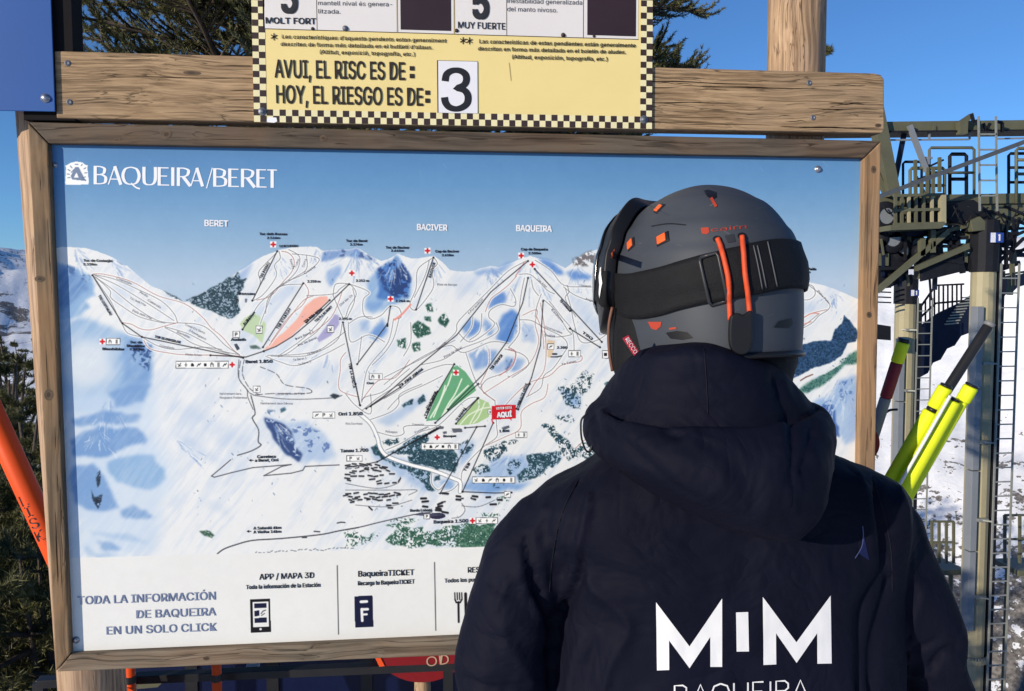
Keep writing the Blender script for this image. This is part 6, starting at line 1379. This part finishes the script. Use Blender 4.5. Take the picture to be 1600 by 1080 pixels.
# --- jacket
mb = MB()
loft(mb, [(655, 1010, 1210, -.975, .085, .08), (700, 950, 1275, -.975, .10, .09), (728, 900, 1335, -.972, .112, .10), (752, 850, 1388, -.97, .118, .105), (775, 828, 1408, -.97, .124, .11), (810, 830, 1406, -.968, .130, .115),
          (860, 852, 1398, -.965, .135, .12), (920, 864, 1388, -.962, .138, .125), (1000, 852, 1388, -.96, .138, .128), (1100, 850, 1395, -.958, .137, .13), (1220, 862, 1400, -.955, .142, .135), (1340, 855, 1410, -.955, .150, .14), (1450, 865, 1400, -.955, .15, .14)], 56, 2.5)
chain(mb, [(862, 815, -.970, 62), (818, 880, -.975, 68), (798, 960, -.985, 74), (786, 1040, -.985, 77), (800, 1120, -.955, 72), (840, 1240, -.86, 60), (875, 1330, -.78, 50)])
chain(mb, [(1385, 812, -.970, 58), (1402, 880, -.978, 60), (1430, 940, -.985, 60), (1450, 985, -.985, 58), (1455, 1040, -.975, 52), (1466, 1100, -.955, 62), (1440, 1210, -.87, 58), (1420, 1320, -.78, 48)])
jacket = solid('jacket', mb.v, mb.f, M_jack, person, .0062, 7)
folds(jacket, [
    ([(922, 775), (908, 840), (896, 897), (872, 947)], 7, .007), ([(909, 780), (896, 840), (880, 900)], 9, -.004),
    ([(908, 858), (906, 897), (880, 950), (868, 1000), (862, 1080)], 9, -.014), ([(822, 840), (833, 905), (856, 958), (866, 985)], 8, -.010), ([(812, 860), (822, 915), (846, 965)], 8, .004),
    ([(913, 868), (925, 915), (960, 945), (984, 975), (970, 1010), (952, 1044), (944, 1090)], 9, .007), ([(905, 1000), (893, 1050), (885, 1100)], 10, .005), ([(930, 1000), (917, 1050), (910, 1100)], 8, -.004),
    ([(792, 900), (785, 960), (798, 1010), (840, 1075)], 10, .004), ([(800, 1000), (850, 1020), (868, 1018)], 12, -.004), ([(720, 1058), (760, 1075), (820, 1078)], 9, -.007), ([(722, 1020), (735, 1050), (765, 1058)], 7, .004),
    ([(850, 790), (836, 830), (826, 860)], 9, .003), ([(868, 770), (856, 815), (846, 850)], 6, -.003),
    ([(1368, 770), (1384, 830), (1386, 890), (1352, 950), (1346, 1020), (1342, 1090)], 12, -.012), ([(1400, 762), (1418, 820), (1424, 880), (1436, 915)], 9, .006), ([(1398, 905), (1378, 960), (1366, 1020), (1362, 1090)], 11, -.012),
    ([(1446, 912), (1432, 960), (1424, 1000), (1416, 1055)], 10, .006), ([(1470, 1000), (1450, 1010), (1425, 1012)], 7, -.007), ([(1505, 1012), (1478, 1022), (1455, 1045)], 9, -.011), ([(1425, 1052), (1450, 1056), (1470, 1062)], 5, .005),
    ([(905, 748), (880, 800), (866, 860), (860, 920)], 3, -.0035), ([(1360, 742), (1378, 800), (1390, 860), (1392, 920)], 3, -.0035), ([(760, 905), (800, 930), (850, 925)], 5, -.004), ([(735, 985), (775, 1000), (815, 990)], 5, -.004), ([(1420, 880), (1455, 905), (1480, 900)], 4, -.003), ([(840, 870), (800, 905), (770, 960)], 5, .003),
    ([(1340, 740), (1362, 800), (1366, 860)], 12, .004), ([(1000, 800), (1060, 840), (1150, 850), (1260, 835)], 26, -.003), ([(1010, 1080), (1100, 1100)], 20, .002)], .0045, 3)
for m_ in (): pass
jt = [bvh(jacket)]
# back print
z4 = lambda pts: [(1000+x/2.963, 780+y/2.963) for x, y in pts]
decal('letter', [z4([(74, 476), (228, 680), (379, 459), (379, 775), (324, 775), (324, 636), (228, 781), (134, 652), (135, 789), (79, 791)])], jt, .0012, M_wlogo, person)
decal('letter_bar', [z4([(443, 523), (499, 521), (503, 703), (446, 704)])], jt, .0012, M_wlogo, person)
decal('letter', [z4([(567, 451), (722, 661), (880, 445), (885, 759), (819, 760), (818, 619), (723, 756), (628, 619), (629, 763), (570, 766)])], jt, .0012, M_wlogo, person)
GLY = {'B': [[(0, 0), (0, 1), (.6, 1), (.85, .88), (.85, .66), (.6, .54), (0, .54)], [(.6, .54), (.95, .42), (.95, .12), (.65, 0), (0, 0)]], 'A': [[(0, 0), (.5, 1), (1, 0)], [(.18, .34), (.82, .34)]], 'Q': [[(.5, 1), (.15, .88), (0, .5), (.15, .12), (.5, 0), (.85, .12), (1, .5), (.85, .88), (.5, 1)], [(.6, .22), (1, -.1)]],
       'U': [[(0, 1), (0, .3), (.18, .06), (.5, 0), (.82, .06), (1, .3), (1, 1)]], 'E': [[(.9, 1), (0, 1), (0, 0), (.9, 0)], [(0, .52), (.8, .52)]], 'I': [[(.5, 1), (.5, 0)]], 'R': [[(0, 0), (0, 1), (.65, 1), (.9, .86), (.9, .64), (.65, .5), (0, .5)], [(.5, .5), (.95, 0)]]}
X = 1054.0
for ch, w, gp in (('B', 21, 6), ('A', 26, 4), ('Q', 29, 6), ('U', 22, 8), ('E', 18, 7), ('I', 4, 7), ('R', 21, 4), ('A', 26, 4)):
    base = lambda x: 1102-(x-1054)*.045
    decal('small_letter', [strip([(X+px*w, base(X+px*w)-py*31) for px, py in s], 2.6) for s in GLY[ch]], jt, .0012, M_wlogo, person, 6); X += w+gp
decal('emblem', [[(1350, 838), (1352, 850), (1356, 868), (1358, 876), (1346, 868), (1341, 864), (1347, 852)]], jt, .001, plain('royal_blue_print', (.006, .010, .055), .5), person)
decal('emblem_edge', [strip(curve([(1347, 822), (1348, 838), (1345, 855), (1335, 872)]), 1.3)], jt, .0013, plain('pale_blue_print', (.07, .09, .2), .5), person, 4)

# --- hood: collar part hugging the helmet and the bag hanging behind
mb = MB()
loft(mb, [(536, 1070, 1108, -1.095, .022, .03), (542, 1044, 1130, -1.09, .04, .05), (552, 1008, 1164, -1.075, .065, .08), (566, 984, 1196, -1.055, .085, .10), (585, 966, 1216, -1.04, .10, .11), (602, 955, 1226, -1.03, .112, .12), (622, 942, 1244, -1.02, .122, .12), (645, 930, 1262, -1.015, .13, .12), (670, 926, 1268, -1.015, .125, .12), (700, 945, 1262, -1.01, .11, .11)], 48, 2.2)
loft(mb, [(628, 928, 1262, -1.02, .118, .09), (640, 919, 1274, -1.03, .135, .09), (655, 914, 1280, -1.035, .15, .09), (675, 914, 1281, -1.04, .158, .09), (697, 922, 1276, -1.045, .16, .085), (715, 943, 1276, -1.05, .158, .08), (737, 974, 1272, -1.055, .152, .075), (760, 1012, 1268, -1.06, .142, .07), (782, 1052, 1256, -1.065, .128, .06), (800, 1092, 1240, -1.07, .11, .05), (813, 1135, 1226, -1.075, .09, .04), (820, 1180, 1212, -1.075, .07, .03)], 48, 2.25)
hood = solid('hood', mb.v, mb.f, M_jack, person, .0055, 6)
folds(hood, [([(948, 642), (1000, 653), (1060, 658), (1140, 660), (1205, 658), (1245, 649), (1278, 640)], 6, -.016), ([(952, 655), (1010, 668), (1080, 672), (1160, 672), (1230, 664)], 8, .004),
    ([(1035, 668), (1050, 680), (1070, 680)], 7, -.006), ([(960, 664), (1000, 690), (1060, 745), (1110, 785)], 16, .004), ([(1220, 655), (1222, 700), (1228, 760), (1240, 800)], 16, .005), ([(1232, 655), (1236, 700), (1228, 760)], 7, -.004), ([(945, 660), (1010, 722), (1080, 770), (1150, 796)], 5, -.004), ([(1272, 650), (1262, 700), (1250, 740)], 6, -.004),
    ([(930, 610), (926, 640), (930, 680)], 7, -.005), ([(1210, 590), (1225, 630), (1235, 650)], 9, -.006), ([(1000, 610), (1080, 625), (1180, 615)], 24, .002), ([(1100, 690), (1150, 730), (1180, 790)], 20, -.004), ([(985, 700), (1040, 730), (1110, 760)], 14, -.003), ([(936, 640), (960, 655)], 6, .004)], .0055, 11, (7, 7, 9))
ht = [bvh(hood)]
# drawcord loop, recco tag, neck warmer
mb = MB(); mb.tube([P(x, y, -1.06) for x, y in curve([(918, 646), (909, 655), (907.5, 668), (909, 686), (915, 703), (921, 706), (925, 696), (928, 682)])], .0013, 6); mb.build('drawcord', M_rub, person, sm=True)
mb = MB(); loft(mb, [(520, 985, 1230, -.985, .09, .09), (560, 975, 1238, -.99, .098, .10), (590, 985, 1228, -.99, .095, .10), (625, 1000, 1230, -.985, .09, .10)], 36, 2.1); solid('neck_warmer', mb.v, mb.f, M_strap, person, .006, 4)

# stitched seams on jacket and hood
M_stitch = plain('seam_stitch', (.012, .012, .018), .7, spec=.1)
for pts in ([(903, 752), (879, 800), (865, 860), (858, 925)], [(1363, 746), (1380, 800), (1392, 860), (1394, 925)]): tube_on('seam', pts, .0007, jt, M_stitch, jacket, off=.0004, n=5)
for pts in ([(1100, 545), (1104, 600), (1106, 648)],): tube_on('seam', pts, .0007, ht, M_stitch, hood, off=.0004, n=5)

# --- helmet
helmet = empty('helmet_anchor', tuple(HC), None, None) if False else person
def shell_r(th, ph, grow=0.0):
    """th from the crown (0) down, ph from forward (0) towards the left"""
    s = math.sin(min(th, math.pi/2)) if th < math.pi/2 else 1.0-.10*((th-math.pi/2)/.95)**2
    zc = math.cos(th)*.128 if th < math.pi/2 else -math.sin(th-math.pi/2)*.148
    sq = 2.25; c_, s_ = math.cos(ph), math.sin(ph); s = abs(s)**(2/2.2)
    a, b = (.140 if c_ > 0 else .134), .1062
    rr = 1/((abs(c_)/a)**sq+(abs(s_)/b)**sq)**(1/sq)
    ridge = 0
    for (t0, w, h) in ((.62, .05, .0036), (1.02, .05, .0032), (1.32, .04, .0020)):
        tt = th-t0-.10*math.cos(ph*1.0+2.2); ridge += h*(1/(1+math.exp(-tt/w*3))-.5)
    rr = rr*s+grow+ridge*(1 if th < 1.7 else .3)
    return rr*c_, rr*s_, zc+grow*math.cos(th)*(1 if th < math.pi/2 else 0)
mb = MB(); nth, nph = 64, 120
for i in range(nth+1):
    for k in range(nph):
        ph = 2*math.pi*k/nph; c_ = math.cos(ph)
        thm = 2.32 if c_ < .2 else 2.32-(c_-.2)*.9         # brow line is higher than the nape
        th = .02+(thm-.02)*i/nth; f_, l_, u_ = shell_r(th, ph); mb.v.append(tuple(H(f_, l_, u_)))
for i in range(nth):
    for k in range(nph): mb.f.append((i*nph+k, i*nph+(k+1) % nph, (i+1)*nph+(k+1) % nph, (i+1)*nph+k))
mb.f.append(tuple(range(nph)))
helm = mb.build('helmet', M_shell, person, sm=True); m = helm.modifiers.new('thick', 'SOLIDIFY'); m.thickness = .012; m.offset = -1 if True else 1
hb = BVHTree.FromPolygons([Vector(v) for v in mb.v], mb.f)
# make sure the shell thickens inwards
if (Vector(helm.data.polygons[300].normal)).dot(Vector(mb.v[mb.f[300][0]])-HC) < 0: helm.data.flip_normals()
T_ = [hb]
ring = []
for k in range(nph+1):
    ph = 2*math.pi*k/nph; c_ = math.cos(ph); thm = 2.32 if c_ < .2 else 2.32-(c_-.2)*.9; ring.append(H(*shell_r(thm, ph, .001)))
mb = MB(); mb.tube(ring, .0042, 8, cap=False); mb.build('rim_trim', M_rub, helm, sm=True)
def rbox(name, px, py, w, h, t, rot, mat, parent, off=0.0, bev=.0012, trees=None):
    """rounded plate on the surface: width and height in metres, rot in degrees clockwise in the picture"""
    c, nn = hit(px, py, trees or T_, off)
    x = CR-nn*CR.dot(nn); x.normalize(); y = nn.cross(x); a = R(rot); xx = x*math.cos(a)-y*math.sin(a)*1; yy = nn.cross(xx)
    mb = MB(); vs = [c+xx*(i*w/2)+yy*(j*h/2)+nn*(k*t) for i in (-1, 1) for j in (-1, 1) for k in (-1, 1)]
    mb.add(vs, [(0, 1, 3, 2), (4, 6, 7, 5), (0, 4, 5, 1), (2, 3, 7, 6), (0, 2, 6, 4), (1, 5, 7, 3)]); return smooth(mb.build(name, mat, parent, bevel=bev, seg=3))
for (x, y, w, h, rot) in ((1029, 326, .011, .009, -18), (985, 382, .0105, .0125, 4), (1034, 373.5, .0135, .0115, 0)):
    r1 = rbox('vent_recess', x+1.6, y, w*1.45, h*1.3, .0012, rot, M_rub, helm); rbox('vent_insert', x, y, w, h, .0026, rot, M_ovent, helm)
decal('vent_insert', [[(955, 396), (960, 389), (960, 402), (957, 407)]], T_, .0015, M_ovent, helm, 5)
decal('top_vent', [[(1100, 299), (1106, 297), (1119, 301), (1120, 309), (1113, 313), (1105, 308)]], T_, .0008, M_rub, helm, 5); decal('vent_insert', [strip([(1111, 310), (1119, 324)], 4.5)], T_, .0011, M_logo, helm, 5)
decal('moulded_line', [strip(curve([(1018, 354), (1045, 350), (1072, 352)]), 1.6)], T_, .0006, M_rub, helm, 5)
decal('logo_square', [[(1095, 356.5), (1107, 355.5), (1108.5, 363), (1105, 366.5), (1097, 365.5)]], T_, .0006, M_logo, helm, 4)
vv, ff = text_mesh('cairn', 0); x0, x1 = vv[:, 0].min(), vv[:, 0].max(); mb = MB()
pv = []
for p in vv:
    u = (p[0]-x0)/(x1-x0); px, py = 1111+u*55, 362.6-u*5.2-p[1]*9.0/.73; h, nn = hit(px, py, T_, .0006+p[2]); pv.append(h)
mb.add(pv, ff); mb.build('logo_text', M_logo, helm)
# lower shell: red mark, vents
decal('red_mark', [[(1013, 503), (1034, 503), (1033, 510), (1026, 516), (1018, 513)]], T_, .0008, M_logo, helm, 5); decal('red_mark', [strip([(1046, 514), (1057, 512.5)], 3)], T_, .0008, M_logo, helm, 5)
decal('lower_vent', [[(1041, 520), (1058, 517), (1074, 519), (1083, 528), (1066, 531), (1048, 529)]], T_, .001, M_rub, helm, 5); decal('lower_vent', [[(1208, 512), (1216, 502), (1236, 497), (1238, 506), (1232, 512)]], T_, .001, M_rub, helm, 5)
sg = random.Random(5)
for k in range(14):
    x, y = sg.uniform(985, 1200), sg.uniform(320, 520); a = sg.uniform(-.6, .6); L_ = sg.uniform(4, 14)
    decal('scuff', [strip([(x, y), (x+L_*math.cos(a), y+L_*math.sin(a))], sg.uniform(.4, .9))], T_, .0004, plain('scuff_grey', (.10, .11, .125), .7), helm, 6)
# goggles: curved frame worn over the brow, lens to the front
def gshell(name, ph0, ph1, u0, u1, g0, g1, mat, parent, n=44, m=12):
    mb = MB(); 
    for side in (g0, g1):
        for i in range(n+1):
            ph = ph0+(ph1-ph0)*i/n; e = 1-abs(2*i/n-1)**6; lo, hi = (u0+u1)/2-(u1-u0)/2*(.35+.65*e), (u0+u1)/2+(u1-u0)/2*(.35+.65*e)
            for j in range(m+1):
                u_ = lo+(hi-lo)*j/m; th = math.acos(max(-1, min(1, u_/.128))) if u_ > 0 else math.pi/2+math.asin(min(1, -u_/.148)); f_, l_, uu = shell_r(th, ph, side); mb.v.append(tuple(H(f_, l_, uu)))
    S_ = (n+1)*(m+1); idx = lambda s, i, j: s*S_+i*(m+1)+j
    for i in range(n):
        for j in range(m): mb.f.append((idx(0, i, j), idx(0, i+1, j), idx(0, i+1, j+1), idx(0, i, j+1))); mb.f.append((idx(1, i, j), idx(1, i, j+1), idx(1, i+1, j+1), idx(1, i+1, j)))
        for j in (0, m): mb.f.append((idx(0, i, j), idx(1, i, j), idx(1, i+1, j), idx(0, i+1, j)))
    for i in (0, n):
        for j in range(m): mb.f.append((idx(0, i, j), idx(0, i, j+1), idx(1, i, j+1), idx(1, i, j)))
    return mb.build(name, mat, parent, sm=True, bevel=.002)
gog = gshell('goggle_frame', R(-70), R(71), -.06, .112, .003, .019, M_rub, person)
GT = BVHTree.FromPolygons([v.co+world_loc(gog) for v in gog.data.vertices], [tuple(p.vertices) for p in gog.data.polygons])
gshell('goggle_lens', R(-56), R(57), -.035, .095, .0192, .022, M_lens, gog)
# strap
top = [(940, 424), (950, 424), (962, 427), (984, 428), (1002, 425), (1033, 418), (1063, 409), (1091, 401), (1124, 393), (1155, 387), (1173, 382), (1204, 376), (1231, 376), (1243, 382)]
bot = [(936, 470), (944, 480), (956, 487), (980, 496), (1002, 498), (1033, 493), (1063, 484), (1106, 474), (1135, 470), (1155, 465), (1185, 460), (1216, 453), (1236, 451), (1249, 450)]
ct, cb = curve(top, 5), curve(bot, 5); rows_ = []
for a, b in zip(ct, cb):
    col = []
    for j in range(9):
        t = j/8; x, y = a[0]+(b[0]-a[0])*t, a[1]+(b[1]-a[1])*t; h, nn = hit(x, y, T_, .0045)
        if h is None and x < 1100: h, nn = hit(x, y, [GT], .003)
        if h is None:
            # beyond the outline: wrap round the side of the shell
            h = P(x, y, HC.y-(.01 if x < 1100 else .02))
        col.append(h)
    rows_.append(col)
while len(rows_) > 3 and any(proj(p)[0] > 1243 for p in rows_[-1]): rows_.pop()
last = rows_[-1]
for k in range(1, 9):
    M_ = Matrix.Rotation(R(k*8), 3, up); col = []
    for p in last:
        q = M_ @ (p-HC); ax = HC+up*q.dot(up); dr = q-up*q.dot(up); dr.normalize(); hh = hb.ray_cast(ax, dr); col.append(hh[0]+dr*.0045 if hh[0] is not None else ax+dr*.11)
    rows_.append(col)
if proj(rows_[-1][4])[0] > proj(rows_[-8][4])[0]+40: print('strap wraps the wrong way')
rows_.insert(0, [p+Vector((.002, .04, 0)) for p in rows_[0]])
mb = MB(); nr = len(rows_)
for col in rows_: mb.v += [tuple(p) for p in col]
for i in range(nr-1):
    for j in range(8): mb.f.append((i*9+j, i*9+j+1, (i+1)*9+j+1, (i+1)*9+j))
st = mb.build('goggle_strap', M_strap, gog, sm=True); m = st.modifiers.new('t', 'SOLIDIFY'); m.thickness = .0022
TS = [hb, BVHTree.FromPolygons([Vector(v) for v in mb.v], mb.f)]
TG = TS+[GT]
decal('white_patch', [[(939, 419), (941, 417), (940, 428), (942, 440), (940, 452), (938, 466), (937, 458), (938, 445), (937, 433)]], TG, .0015, M_wlogo, gog, 5) if hit(939, 440, TG)[0] else None
rp = [(1093, 404), (1121, 395), (1137, 470), (1110, 478)]
ringp = []
for a, b in zip(rp, rp[1:]+rp[:1]):
    for t in (.08, .5, .92): ringp.append((a[0]+(b[0]-a[0])*t, a[1]+(b[1]-a[1])*t))
q = [hit(x, y, TS, .002)[0] for x, y in ringp]; q = [p for p in q if p is not None]; mb = MB(); mb.tube(q+[q[0]], .0021, 8); mb.build('slider_buckle', plain('grey_plastic', (.035, .036, .04), .35), gog, sm=True)
for pts in ([(1177, 384), (1183, 410), (1191, 452)], [(1199, 378), (1206, 410), (1214, 448)], [(1183, 384), (1190, 415), (1197, 450)]): tube_on('strap_stitch', pts, .0008, TS, plain('pale_thread', (.09, .09, .10), .5), gog)
# orange retaining cords with their rubber tab
for (x, y) in ((1120.5, 374), (1159, 369)): decal('eyelet', [[(x+7*math.cos(a), y+5.2*math.sin(a)) for a in np.linspace(0, 2*math.pi, 13)[:-1]]], T_, .0009, M_rub, helm, 4)
decal('moulded_square', [[(1132, 369), (1146, 366), (1149, 378), (1137, 380)]], T_, .0009, plain('dark_grey_patch', (.03, .032, .038), .5), helm, 5)
tube_on('retaining_cord', [(1121, 374), (1127, 390), (1133, 413), (1138, 440), (1139, 470), (1140.5, 500)], .0031, TS, M_ocord, helm); tube_on('retaining_cord', [(1158.5, 370), (1161, 395), (1163, 425), (1167, 455), (1170, 488)], .0031, TS, M_ocord, helm)
tabp = curve([(1139, 494), (1150, 489), (1160, 492), (1172, 485), (1173, 505), (1172, 535), (1168, 549), (1156, 554), (1144, 549), (1138, 538), (1137, 515), (1139, 494)], 3)[:-1]
c0, n0 = hit(1155, 500, T_, .002); pl = []
for x, y in tabp:
    d = ray(x, y); t = (c0-CAM).dot(n0)/d.dot(n0); pl.append(CAM+d*t)
mb = MB(); mb.prism(pl, n0*.010); mb.build('rubber_tab', M_rub, helm, bevel=.003, seg=3)
# recco style rescue tag on the collar and the brown cheek edge
mb = MB(); cs = [P(x, y, -1.085) for x, y in ((973, 529), (982, 524), (998, 549), (991, 556))]; mb.prism(cs, (0, .002, 0)); tg = mb.build('red_tag', plain('red_label', (.42, .02, .04), .5), person)
vv, ff = text_mesh('RECCO', 0); x0, x1 = vv[:, 0].min(), vv[:, 0].max(); a, b = P(976.5, 530.5, -1.0865), P(992, 555, -1.0865); d = (b-a); L = d.length; d.normalize(); u_ = Vector((0, 1, 0)).cross(d)*-1
mb = MB(); mb.add([a+d*((p[0]-x0)/(x1-x0)*L*.94)+u_*(p[1]*.0072/.73)+Vector((0, -p[2], 0)) for p in vv], ff); mb.build('tag_text', M_wlogo, tg)
mb = MB(); mb.tube([P(x, y, -.985) for x, y in curve([(957, 480), (952, 505), (951, 530), (953, 556), (957, 580)])], .0022, 8); mb.build('cheek_edge', plain('brown_trim', (.16, .07, .045), .5), person, sm=True)
mb = MB(); loft(mb, [(470, 962, 1060, -.97, .05, .05), (510, 956, 1060, -.97, .06, .06), (560, 956, 1060, -.975, .06, .06), (590, 962, 1060, -.98, .05, .05)], 24, 2.2); solid('ear_pad', mb.v, mb.f, M_strap, person, .006, 4)

# --- trousers, boots, gloves (below the picture's edge, built so the figure stands on the snow)
M_trs = plain('black_trousers', (.012, .012, .014), .7); M_boot = plain('grey_boot_plastic', (.06, .06, .065), .35)
mb = MB()
for s in (-1, 1):
    cx = gx_.x+.0+s*.105
    mb.tube([(cx*1.0, -.95, .93), (cx, -.95, .80), (cx+s*.015, -.945, .50), (cx+s*.02, -.955, .28)], [.125, .115, .088, .085], 22)
solid('trousers', mb.v, mb.f, M_trs, person, .012, 4)
for s in (-1, 1):
    cx = gx_.x+s*.126; mb = MB(); mb.tube([(cx, -.955, .34), (cx, -.95, .20), (cx, -.945, .09), (cx, -.94, .03)], [.072, .066, .062, .058], 18); mb.tube([(cx, -1.02, .055), (cx, -.90, .06), (cx, -.78, .045), (cx, -.74, .035)], [.05, .056, .05, .035], 16); mb.box((cx, -.885, .012), (.085, .31, .03))
    solid('ski_boot', mb.v, mb.f, M_boot, person, .009, 2)
for (px, py, Y, s) in ((890, 1375, -.74, 1), (1408, 1365, -.74, -1)):
    c = P(px, py, Y); mb = MB(); mb.tube([c+Vector((0, -.03, .05)), c, c+Vector((0, .05, -.03))], [.042, .046, .040], 14)
    for k in range(4):
        b = c+Vector(((k-1.5)*.021, .045, -.03)); L = (.030, .036, .034, .027)[k]; mb.tube([b, b+Vector((0, L, -.018)), b+Vector((0, L*1.25, -.045)), b+Vector((0, L*.8, -.066))], [.0145, .0135, .013, .011], 8)
    b = c+Vector((s*.034, .0, 0)); mb.tube([b, b+Vector((s*.02, .035, -.01)), b+Vector((s*.012, .065, -.022))], [.017, .015, .012], 8)
    solid('glove', mb.v, mb.f, M_rub, person, .005, 2)
